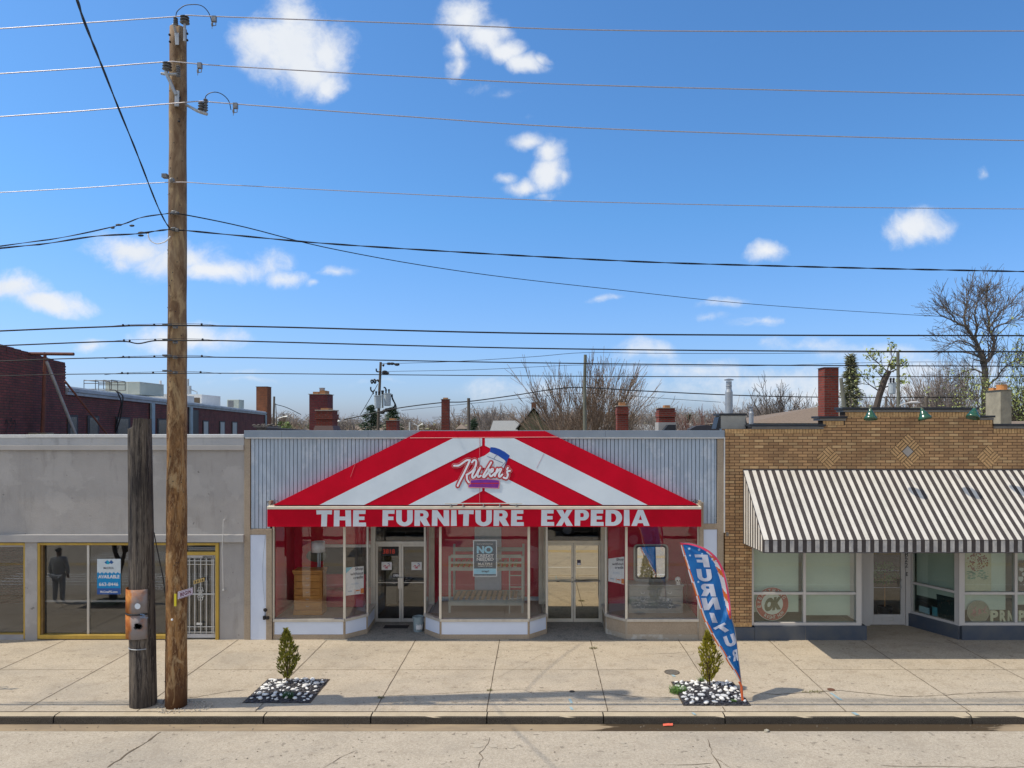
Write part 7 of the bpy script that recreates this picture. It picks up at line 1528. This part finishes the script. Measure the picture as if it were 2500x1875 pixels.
for lab,pts,yy,r,m_ in (('thin far wire between the tops of the back alley poles',[(932,888),(1100,883),(1300,871),(1427,861),(1600,862.5),(1850,863),(2190,860),(2500,862)],45,.016,dk),('second thin far wire between the back alley poles',[(936,907),(1150,903),(1300,896),(1427,891),(1600,893),(1850,893),(2190,884),(2500,885)],45,.014,dk),
                     ('dark far telephone cable through the bushy bare tree',[(840,1024),(880,1016),(968,997),(1077,983),(1140,980.5),(1250,966),(1360,949),(1428,946),(1560,954),(1800,965),(2000,969.5),(2190,970),(2300,970),(2410,969)],44,.035,dk),('faint lower far wire behind the thin chimney',[(980,1002),(1150,985),(1320,968),(1428,960),(1640,974),(1760,982)],46,.015,dk),('guy wire slanting down left of the transformer pole',[(922,938),(905,970),(880,1012)],45,.02,dk),('far wire falling right from the dark double pole',[(672,987),(700,995),(735,1012)],60,.03,dk),('guy wire beside the short bare pole',[(1150,985),(1160,1000),(1175,1035)],40,.014,dk)):
    wire('far_wire', lab, 'wire', pts, yy, r, m_, ext=False)
# ================================================================ TREES
RMIN = [.012]; RK = [.45,.65]
def grow(mb, g, p, d, L_, r, lev, mx, tips, up=.12, ang=(22,50), nb=(3,5), jit=.16, shrink=(.5,.75), mi=0):
    n_ = 4; pts = [p]
    for i in range(n_):
        d = (d+Vector((g.uniform(-jit,jit),g.uniform(-jit,jit),g.uniform(-jit*.5,jit*.5)+up*.5))).normalized(); p = p+d*L_/n_; pts.append(p)
    rs = [max(RMIN[0], r*(1-.5*i/n_)) for i in range(n_+1)]; mb.tube(pts, rs, 7 if lev == 0 else (4 if lev < 3 else 3), mi, False)
    if lev >= mx: tips.append((pts[-1], d)); tips.append((pts[2], d)); return
    for k in range(g.randint(*nb)):
        t_ = g.uniform(.3,1) if lev else g.uniform(.45,1); i = min(n_-1,int(t_*n_)); q = pts[i].lerp(pts[i+1],t_*n_-i); a = R(g.uniform(*ang)); ax = d.cross(Vector((g.uniform(-1,1),g.uniform(-1,1),g.uniform(-1,1)))).normalized(); dn = (Matrix.Rotation(a,3,ax) @ d); dn.z += up; grow(mb,g,q,dn.normalized(),L_*g.uniform(*shrink),rs[i]*g.uniform(*RK),lev+1,mx,tips,up,ang,nb,jit,shrink,mi)
    grow(mb,g,pts[-1],d,L_*g.uniform(*shrink),rs[-1]*.85,lev+1,mx,tips,up,ang,nb,jit,shrink,mi)
bark_dark = pm('bark_dark',(.065,.05,.042),(.10,.08,.065),5,.95); bark_warm = pm('bark_warm',(.28,.20,.145),(.20,.145,.105),5,.95); bark_grey = pm('bark_grey',(.32,.27,.24),(.23,.195,.17),5,.95)
leaf_new = pm('new_leaves',(.38,.42,.14),(.28,.33,.10),3,.7)
def tree(label, u, y, vtop, stems=1, spread=.1, tr=.2, lv=4, seed=1, bark=bark_dark, leaves=0, lsz=.09, trunk=.35, lean=0, ulean=0, leafm=None, cat='tree', thick=False, **kw):
    RMIN[0] = y*(.00042 if thick else .00022); RK[:] = (.6,.8) if thick else (.45,.65); g = random.Random(seed); base = Vector((PX(u,y),y,-.2)); hgt = PZ(vtop,y)+.2; t = thing('bare_tree' if not leaves else 'budding_tree', label, cat, (base.x,y,0)); mb = MB(); tips = []
    for s in range(stems):
        a = 2*math.pi*(s+g.uniform(-.3,.3))/max(1,stems); sp_ = spread*g.uniform(.3,1) if stems > 1 else 0; d = Vector((math.cos(a)*sp_+lean,math.sin(a)*sp_*.6,1)).normalized()
        grow(mb,g,base+Vector((math.cos(a)*.15,math.sin(a)*.15,0))*(stems>1),d,hgt*trunk,tr*(1 if stems == 1 else g.uniform(.6,1)),0,lv,tips,**kw)
    zt_ = max(v_.z for v_ in mb.v); k = hgt/(zt_+.2)      # fit the height and stand the crown over its foot
    xs_ = [v_.x-base.x for v_ in mb.v if v_.z > zt_*.45]; sh = -(max(xs_)+min(xs_))/2+ulean; fz = lambda z: max(0, (z+.2)/(zt_+.2))*sh
    for v_ in mb.v: v_.x += fz(v_.z)
    tips = [(p+Vector((fz(p.z),0,0)), d) for p, d in tips]
    mb.v = [Vector((base.x+(v_.x-base.x)*k, base.y+(v_.y-base.y)*k, -.2+(v_.z+.2)*k)) for v_ in mb.v]; tips = [(Vector((base.x+(p.x-base.x)*k,base.y+(p.y-base.y)*k,-.2+(p.z+.2)*k)),d) for p,d in tips]
    mb.build('trunk', bark, t)
    if leaves:
        lf = MB()
        for p,d in tips:
            if g.random() > leaves: continue
            for q in range(3):
                c = p+Vector((g.uniform(-1,1),g.uniform(-1,1),g.uniform(-1,1)))*lsz*1.6; a1 = Vector((g.uniform(-1,1),g.uniform(-1,1),g.uniform(-1,1))).normalized()*lsz*g.uniform(.4,1); b1 = Vector((g.uniform(-1,1),g.uniform(-1,1),g.uniform(-1,1))).normalized()*lsz*.5; lf.poly([c-a1,c+b1,c+a1,c-b1])
        lf.build('crown', leafm or leaf_new, t)
    return t
tree('big bushy bare tree with many fanning stems, right of centre', 1427, 50, 842, stems=11, spread=.62, tr=.085, lv=3, seed=4, bark=bark_warm, trunk=.42, up=.04, ang=(10,30), nb=(4,6), jit=.07, shrink=(.45,.65))
tree('rounded bare tree between the narrow and the wide red chimneys', 1575, 60, 962, stems=6, spread=.8, tr=.10, lv=3, seed=5, bark=bark_grey, trunk=.36, up=.07, ang=(18,45), nb=(4,6), jit=.12)
tree('small bare tree behind the wide red chimney', 1648, 72, 985, stems=4, spread=.6, tr=.10, lv=3, seed=6, bark=bark_grey, nb=(4,5))
tree('reddish bare shrub left of the shiny flue pipe', 1725, 55, 985, stems=7, spread=.6, tr=.06, lv=3, seed=7, bark=pm('bark_red',(.26,.14,.11),(.2,.11,.09),5,.95), trunk=.4, nb=(4,5), ang=(10,32))
tree('slim bare tree right of the shiny flue pipe', 1812, 75, 944, tr=.16, lv=4, seed=8, bark=bark_grey, trunk=.42, nb=(3,4))
tree('spreading dark bare tree behind the brown hipped roof', 1950, 48, 908, stems=3, spread=1.0, tr=.19, lv=4, seed=12, bark=bark_dark, trunk=.34, ang=(22,55), nb=(2,4))
tree('low bare tree above the left end of the brown hipped roof', 1872, 60, 940, stems=4, spread=.8, tr=.09, lv=3, seed=14, bark=bark_grey, trunk=.36, nb=(3,5))
tree('bare tree with reddish fine twigs behind the middle green lamp', 2320, 58, 850, stems=7, spread=.55, tr=.14, lv=3, seed=15, bark=bark_grey, trunk=.42, ang=(10,32), nb=(4,6), jit=.07, up=.1)
def limb_tree(label, y, limbs, zz, base_u, seed):
    g = random.Random(seed); t = thing('bare_tree', label, 'tree', (PX(base_u,y),y,0)); mb = MB(); tips = []; RMIN[0] = y*.00024; RK[:] = (.5,.7)
    for pts, r0, r1, dy in limbs:
        n_ = len(pts); P = [PT(*zz(a,b_), y+dy*i/(n_-1)) for i,(a,b_) in enumerate(pts)]; C_ = catmull(P, 4); m_ = len(C_); C_ = [p+Vector((g.uniform(-.04,.04),g.uniform(-.04,.04),g.uniform(-.03,.03))) for p in C_]; rs = [(r0+(r1-r0)*i/(m_-1))*.72 for i in range(m_)]; mb.tube(C_, rs, 7)
        for i in range(2 if r0 < .2 else m_, m_):
            d = (C_[i]-C_[i-1]).normalized()
            for q in range(2):
                if g.random() < .72: ax = d.cross(Vector((g.uniform(-1,1),g.uniform(-1,1),g.uniform(-1,1)))).normalized(); dn = Matrix.Rotation(R(g.uniform(25,65)),3,ax) @ d; dn.z += .15; grow(mb,g,C_[i],dn.normalized(),g.uniform(.5,1.15),max(.018,rs[i]*.45),2,4,tips,up=.08,ang=(22,50),nb=(1,3),jit=.2,shrink=(.5,.8))
        grow(mb,g,C_[-1],(C_[-1]-C_[-2]).normalized(),.7,r1,2,4,tips,up=.08,nb=(1,3),jit=.2)
    RK[:] = (.45,.65); mb.build('trunk', bark_mid, t); return t
zt5 = lambda a,b_: (2000+a/3.686, 650+b_/3.686)
bark_mid = pm('bark_mid',(.12,.10,.085),(.17,.145,.12),5,.95)
limb_tree('tall dark tree with branching crown at the right edge', 44, [
 ([(1505,2100),(1500,1340),(1490,1100),(1488,880)],.34,.24,0), ([(1488,880),(1450,800),(1400,660),(1330,560),(1230,500),(1130,460)],.19,.05,-1.0), ([(1330,560),(1300,470),(1330,380),(1325,270)],.10,.03,.8), ([(1230,500),(1190,430),(1125,375)],.07,.03,-.6),
 ([(1400,660),(1420,560),(1400,450),(1420,340),(1425,270)],.11,.03,-1), ([(1430,760),(1360,700),(1260,670),(1180,700)],.08,.03,.8), ([(1488,880),(1550,790),(1572,680),(1530,560),(1520,460),(1500,350),(1510,270)],.18,.035,1.0), ([(1550,600),(1600,540),(1700,500),(1790,440)],.09,.03,-.8),
 ([(1530,560),(1600,450),(1680,370),(1735,330)],.09,.03,1.2), ([(1520,460),(1570,400),(1590,310)],.06,.03,.6), ([(1485,960),(1380,930),(1290,960),(1200,1040)],.08,.03,.5), ([(1490,1100),(1600,1000),(1680,900),(1760,850)],.09,.03,-1)], zt5, 2408, 5)
tree('budding tree with yellow green leaves behind the stucco chimney', 2520, 40, 775, stems=3, spread=.5, tr=.15, lv=4, seed=19, bark=bark_dark, leaves=.6, lsz=.11, trunk=.36, nb=(3,4))
tree('low budding tree below the tall dark tree', 2395, 42, 925, stems=4, spread=.6, tr=.07, lv=3, seed=20, bark=bark_dark, leaves=.8, lsz=.10, nb=(3,4))
tree('thin bare tree with sparse buds left of the transformer, by the brick parapet', 2110, 46, 935, stems=3, spread=.6, tr=.08, lv=4, seed=22, bark=bark_grey, leaves=.25, lsz=.10, nb=(3,4))
# pollarded trunk with fresh leaves
t = thing('pollarded_tree','thick cut-back trunk with fresh yellow green shoots above the brick parapet','tree',(PX(2130,40),40,0)); y=40; b=MB(); b.tube([(PX(2128,y),y,-.2),PT(2135,1010,y),PT(2147,965,y),PT(2160,925,y),PT(2170,906,y)],[.24,.20,.17,.18,.15],9)
g=random.Random(2); tips=[]
for (u,v,dx) in ((2168,908,-.5),(2165,915,.7),(2160,925,-.9),(2166,906,.1),(2150,950,1.2),(2172,910,1.1),(2148,955,-1)): grow(b,g,PT(u,v,y),Vector((dx,g.uniform(-.3,.3),.5)).normalized(),g.uniform(.5,.9),.04,1,3,tips,nb=(2,3))
b.build('trunk', bark_dark, t); lf=MB()
for p,d in tips:
    for q in range(2): c=p+Vector((g.uniform(-.2,.2),g.uniform(-.2,.2),g.uniform(-.2,.2))); a1=Vector((g.uniform(-1,1),g.uniform(-1,1),g.uniform(-1,1))).normalized()*.11; b1=Vector((g.uniform(-1,1),g.uniform(-1,1),g.uniform(-1,1))).normalized()*.07; lf.poly([c-a1,c+b1,c+a1,c-b1])
lf.build('crown', leaf_new, t)
def conifer(label, u, y, vtop, w, seed, m, dense=700, pine=False):
    g = random.Random(seed); base = Vector((PX(u,y),y,-.2)); h = PZ(vtop,y)+.2; t = thing('evergreen_tree', label, 'tree', (base.x,y,0)); MB().tube([base,base+Vector((0,0,h))],[.2,.03],6).build('trunk', bark_dark, t); mb = MB()
    for k in range(dense):
        s = g.random()**.8; z = h*(.12+.88*s); r = w*(1-s)**(.6 if pine else .85)*g.uniform(.25,1); a = g.uniform(0,6.28); tier = .5+.5*math.sin(s*38); r *= .6+.4*tier; c = base+Vector((r*math.cos(a),r*math.sin(a),z-r*.15*(1 if not pine else -.3)))
        for q in range(5): a1 = Vector((math.cos(a)+g.uniform(-.7,.7),math.sin(a)+g.uniform(-.7,.7),g.uniform(-.5,.4))).normalized()*g.uniform(.15,.4); b1 = Vector((g.uniform(-1,1),g.uniform(-1,1),g.uniform(-1,1))).normalized()*.06; cc = c+Vector((g.uniform(-.2,.2),g.uniform(-.2,.2),g.uniform(-.2,.2))); mb.poly([cc-a1*.3-b1,cc-a1*.3+b1,cc+a1+b1*.3,cc+a1-b1*.3])
    mb.build('crown', m, t); return t
ev = pm('evergreen_dark',(.035,.07,.035),(.06,.09,.05),2,.8); ev2 = pm('evergreen_olive',(.17,.19,.09),(.24,.23,.14),2,.8)
conifer('dark pine left of the transformer pole', 906, 70, 993, 2.4, 3, ev, 420, True); conifer('second dark pine right of the transformer pole', 958, 74, 998, 2.6, 4, ev, 380, True); conifer('olive green conifer right of the bright red chimney', 2078, 55, 868, 1.7, 5, ev2, 900); conifer('small dark conifer by the short bare pole', 1156, 75, 1022, 1.3, 6, ev, 200); conifer('small dark conifer right of the wide red chimney', 1683, 80, 1012, 1.6, 7, ev, 220)
k_ = 0
for u,y,v,st,lab in ((845,85,998,3,'round topped bare tree right of the squat chimney'),(1040,95,1014,3,'small bare tree left of the canopy tip'),(1205,80,985,5,'bare tree over the grey roofed house'),(1165,90,990,4,'bare tree right of the short bare pole'),(1255,78,978,5,'bare tree left of the tall gable'),(1360,70,972,5,'bare tree right of the tall gable'),(1480,75,975,5,'bare tree behind the right side of the bushy tree'),(705,95,1005,4,'bare tree right of the dark double pole'),(985,90,1008,3,'thin bare tree right of the second pine'),(2230,75,905,5,'bare tree behind the pole with one transformer'),(2280,80,930,5,'grey bare tree behind the short stub pole'),(2000,85,960,5,'bare tree behind the bright red chimney')):
    tree(lab, u, y, v, stems=st, spread=.7, tr=.09, lv=3, seed=40+k_, bark=(bark_grey,bark_warm)[k_ % 2], trunk=.36, nb=(4,5), ang=(15,42)); k_ += 1
# the far wood: one mass of bare crowns
mb = MB(); g = random.Random(99)
for i in range(150):
    u = 640+i*13.2+g.uniform(-5,5); y = g.uniform(100,150); v = 1026-10*math.sin(i*.35)-g.uniform(0,8)-(14 if 1150<u<1750 else 0)-(22 if u>1750 else 0); base = Vector((PX(u,y),y,-.2)); h = PZ(v,y)+.2; tips = []; m2 = MB()
    grow(m2,g,base,Vector((g.uniform(-.1,.1),0,1)),h*.5,.14,0,2,tips,up=.08,ang=(15,45),nb=(6,8),jit=.1,shrink=(.45,.65)); zt_ = max(q.z for q in m2.v); k = h/(zt_+.2); kk = len(mb.v)
    mb.v += [Vector((base.x+(q.x-base.x)*k*1.6,q.y,-.2+(q.z+.2)*k)) for q in m2.v]; mb.f += [tuple(j+kk for j in f) for f in m2.f]; mb.mi += m2.mi
    for p,d in tips:
        for q in range(3): c = Vector((base.x+(p.x-base.x)*k*1.6+g.uniform(-.5,.5),p.y+g.uniform(-.5,.5),-.2+(p.z+.2)*k+g.uniform(-.6,.4))); a1 = Vector((g.uniform(-1,1),g.uniform(-.3,.3),g.uniform(-.2,1))).normalized()*g.uniform(.3,.8); b1 = Vector((g.uniform(-1,1),0,g.uniform(-1,1))).normalized()*.035; mb.poly([c-a1-b1,c-a1+b1,c+a1+b1,c+a1-b1])
mb.build('distant_wood', pm('far_twigs',(.36,.31,.27),(.30,.26,.22),.08,.95), None, loc=(0,120,0), kind='stuff', label='line of far off bare trees along the horizon', cat='wood')
mb = MB(); g = random.Random(98)
for i in range(60):
    u = 655+i*31+g.uniform(-10,10); y = g.uniform(85,98); v = 1038-g.uniform(0,9); r = 2.2*g.uniform(.7,1.3)
    for k in range(60): a = g.uniform(0,6.28); c = Vector((PX(u,y)+r*math.cos(a)*g.random(),y+r*.5*math.sin(a),g.uniform(2.2,PZ(v,y)))); a1 = Vector((g.uniform(-1,1),g.uniform(-1,1),g.uniform(-.3,1))).normalized()*g.uniform(.15,.45); b1 = Vector((g.uniform(-1,1),g.uniform(-1,1),g.uniform(-1,1))).normalized()*.12; mb.poly([c-a1,c+b1,c+a1,c-b1])
mb.build('distant_brush', pm('far_brush',(.20,.20,.11),(.28,.22,.15),.05,.95), None, loc=(0,90,0), kind='stuff', label='low brown green brush below the far trees', cat='brush')
t = thing('green_bush','light green bush beside the dark double pole','bush',(PX(692,75),75,0)); mb = MB(); g = random.Random(4)
for k in range(900): a = g.uniform(0,6.28); s = g.random(); c = Vector((PX(694,75)+1.7*(1-s*.7)*math.cos(a)*g.random()**.5,75+1.2*math.sin(a),5.9*s)); a1 = Vector((g.uniform(-1,1),g.uniform(-1,1),g.uniform(-1,1))).normalized()*.2; b1 = Vector((g.uniform(-1,1),g.uniform(-1,1),g.uniform(-1,1))).normalized()*.12; mb.poly([c-a1,c+b1,c+a1,c-b1])
mb.build('crown', pm('bush_green',(.17,.22,.06),(.11,.15,.05),2,.8), t)
# ================================================================ ACROSS THE STREET AND BESIDE THE FRAME (seen in the glass)
def car(label, cx, cy, L_, W_, H_, m, seed=0):
    t = thing('parked_car', label, 'car', (cx,cy,RZ)); x0 = cx-L_/2; gl_ = flat('car_glass',(.02,.025,.03),.08,0,.8)
    pr = [(0,.35),(.02,.75),(.10,.88),(.24,.95),(.34,1.0),(.42,1.42),(.50,1.50),(.78,1.50),(.92,1.05),(.99,.98),(1,.40),(.97,.25),(.03,.25)]
    pr = [(x0+a*L_, RZ+b_*H_/1.5) for a,b_ in pr]; MB().prism(pr, cy-W_/2, cy+W_/2).build('body', m, t, bevel=.06)
    wpr = [(x0+a*L_, RZ+b_*H_/1.5) for a,b_ in ((.37,1.02),(.43,1.38),(.50,1.45),(.77,1.45),(.89,1.05))]; MB().prism(wpr, cy-W_/2-.006, cy+W_/2+.006).build('side_glass', gl_, t)
    for wx in (.18,.81):
        for s in (-1,1):
            w_ = MB(); w_.lathe([(.33,-.1),(.34,-.08),(.34,.08),(.33,.1)],(x0+wx*L_,cy+s*(W_/2-.08),RZ+.34),20,axis=(0,1,0)); wo = w_.build('wheel', dk, t); MB().lathe([(.2,-.115),(.21,-.1),(.21,.1),(.2,.115)],(x0+wx*L_,cy+s*(W_/2-.08),RZ+.34),16,axis=(0,1,0)).build('rim', steel, wo)
    return t
carblack = flat('car_black',(.012,.013,.018),.15,0,.8); carred = flat('car_red',(.25,.02,.03),.2,0,.8); carwhite = flat('car_white',(.6,.64,.62),.2,0,.8)
car('black car parked across the street, seen in the left door glass', -6.6, 2.2, 4.8, 1.85, 1.55, carblack); car('black car parked across the street, seen above the gold tinted doors', 2.9, 2.3, 4.6, 1.8, 1.5, carblack); car('dark red car parked across the street', 9.5, 2.2, 4.6, 1.8, 1.5, carred); car('white car parked across the street', -13.8, 2.3, 4.7, 1.8, 1.5, carwhite)
# street tree left of the frame
t = thing('street_tree','small forked street tree reflected in the grey shop window','tree',(-12.75,14.2,0)); mb=MB(); g=random.Random(8); tips=[]
mb.tube([(-12.9,14.2,-.1),(-12.82,14.2,.5),(-12.62,14.2,1.25)],[.13,.105,.10],9,0,False); grow(mb,g,Vector((-12.62,14.2,1.2)),Vector((-.45,0,1)).normalized(),.8,.075,1,3,tips,shrink=(.4,.5)); grow(mb,g,Vector((-12.62,14.2,1.2)),Vector((.42,.05,1)).normalized(),.8,.08,1,3,tips,shrink=(.4,.5)); mb.build('trunk', bark_dark, t)
mb = MB(); mb.poly([(-13.5,13.6,.006),(-12.0,13.6,.006),(-12.0,14.9,.006),(-13.5,14.9,.006)]); mb.build('tree_pit', soil, sw); grass('grass_tuft','grass in the tree pit beside the grey shop',-12.75,14.2,.7,.6,700,.16,21,grass_d)
# a man standing on the pavement left of the frame, back to the shop: his reflection stands in the window
def person(cx, cy):
    t = thing('person','person in grey jacket, back turned, reflected in the grey shop window','person',(cx,cy,0))
    def skin(name, joints, edges, rad, mat, parent, root=0, sub=2):
        me = bpy.data.meshes.new(name); me.from_pydata([Vector(j)+Vector((cx,cy,0))-ORI[t.name] for j in joints], edges, []); me.materials.append(mat); o = bpy.data.objects.new(name, me); COL.objects.link(o); o.parent = parent; ORI[o.name] = ORI[t.name]
        m_ = o.modifiers.new('skin','SKIN'); 
        for i,r_ in enumerate(rad): me.skin_vertices[0].data[i].radius = r_ if isinstance(r_, tuple) else (r_, r_)
        me.skin_vertices[0].data[root].use_root = True; m_.use_smooth_shade = True; s_ = o.modifiers.new('sub','SUBSURF'); s_.levels = s_.render_levels = sub; return o
    def prep(me_name): pass
    sk_c = flat('skin_tone',(.30,.17,.11),.6); cl_j = flat('vest_grey',(.55,.58,.60),.8); cl_t = flat('trouser_dark',(.38,.41,.46),.8)
    for nm,J,E,Rd,mat in (
        ('body', [(0,0,.95),(0,0,1.15),(0,.01,1.36),(0,0,1.47),(0,-.01,1.56),(0,-.01,1.68),(-.19,0,1.40),(-.27,.0,1.12),(-.27,-.04,.86),(-.27,-.06,.78),(.19,0,1.40),(.27,0,1.12),(.26,-.04,.86),(.26,-.06,.78),(-.10,0,.90),(-.11,0,.48),(-.12,.01,.08),(-.12,-.12,.03),(.10,0,.90),(.11,0,.48),(.12,.01,.08),(.12,-.12,.03)],
         [(0,1),(1,2),(2,3),(3,4),(4,5),(2,6),(6,7),(7,8),(8,9),(2,10),(10,11),(11,12),(12,13),(0,14),(14,15),(15,16),(16,17),(0,18),(18,19),(19,20),(20,21)],
         [(.12,.09),(.13,.10),(.15,.10),.06,.085,.08,.06,.045,.032,.035,.06,.045,.032,.035,.09,.065,.05,.035,.09,.065,.05,.035], sk_c),):
        pass
    me = bpy.data.meshes.new('body'); me.from_pydata([Vector(j) for j in J], E, []); me.materials.append(sk_c); o = bpy.data.objects.new('body', me); COL.objects.link(o); o.parent = t; ORI[o.name] = ORI[t.name]
    def mkskin(o, Rd, sub=2):
        m_ = o.modifiers.new('skin','SKIN'); lay = o.data.skin_vertices
        lay = lay[0] if len(lay) else None
        if lay is None: return
        for i,r_ in enumerate(Rd): lay.data[i].radius = r_ if isinstance(r_, tuple) else (r_, r_)
        lay.data[0].use_root = True; m_.use_smooth_shade = True; s_ = o.modifiers.new('sub','SUBSURF'); s_.levels = s_.render_levels = sub
    # (skin layers are created through bmesh)
    import bmesh
    def withskin(o, Rd, sub=2):
        bm = bmesh.new(); bm.from_mesh(o.data); lay = bm.verts.layers.skin.verify(); bm.verts.ensure_lookup_table()
        for i,v_ in enumerate(bm.verts):
            r_ = Rd[i]; v_[lay].radius = r_ if isinstance(r_, tuple) else (r_, r_); v_[lay].use_root = (i == 0)
        bm.to_mesh(o.data); bm.free(); m_ = o.modifiers.new('skin','SKIN'); m_.use_smooth_shade = True; s_ = o.modifiers.new('sub','SUBSURF'); s_.levels = s_.render_levels = sub
    withskin(o, Rd)
    me = bpy.data.meshes.new('vest'); me.from_pydata([Vector(j) for j in ((0,0,.88),(0,0,1.12),(0,.01,1.34),(0,0,1.46),(-.19,0,1.41),(-.27,0,1.12),(-.27,-.04,.90),(.19,0,1.41),(.27,0,1.12),(.26,-.04,.90))], [(0,1),(1,2),(2,3),(2,4),(4,5),(5,6),(2,7),(7,8),(8,9)], []); me.materials.append(cl_j); v_ = bpy.data.objects.new('jacket', me); COL.objects.link(v_); v_.parent = t; withskin(v_, [(.23,.17),(.20,.15),(.20,.14),.08,.085,.065,.055,.085,.065,.055])
    me = bpy.data.meshes.new('trousers'); me.from_pydata([Vector(j) for j in ((0,0,.95),(-.10,0,.86),(-.11,0,.48),(-.12,.01,.07),(.10,0,.86),(.11,0,.48),(.12,.01,.07))], [(0,1),(1,2),(2,3),(0,4),(4,5),(5,6)], []); me.materials.append(cl_t); v_ = bpy.data.objects.new('trousers', me); COL.objects.link(v_); v_.parent = t; withskin(v_, [(.20,.14),.11,.08,.065,.11,.08,.065])
    mb = MB(); mb.ball((cx,cy+.02,1.69),.092,.10,.075,12,8); mb.build('hair', dk, t, smooth=True)
person(-14.5, 14.2); bpy.data.objects['person'].scale = (.95,.95,.95)
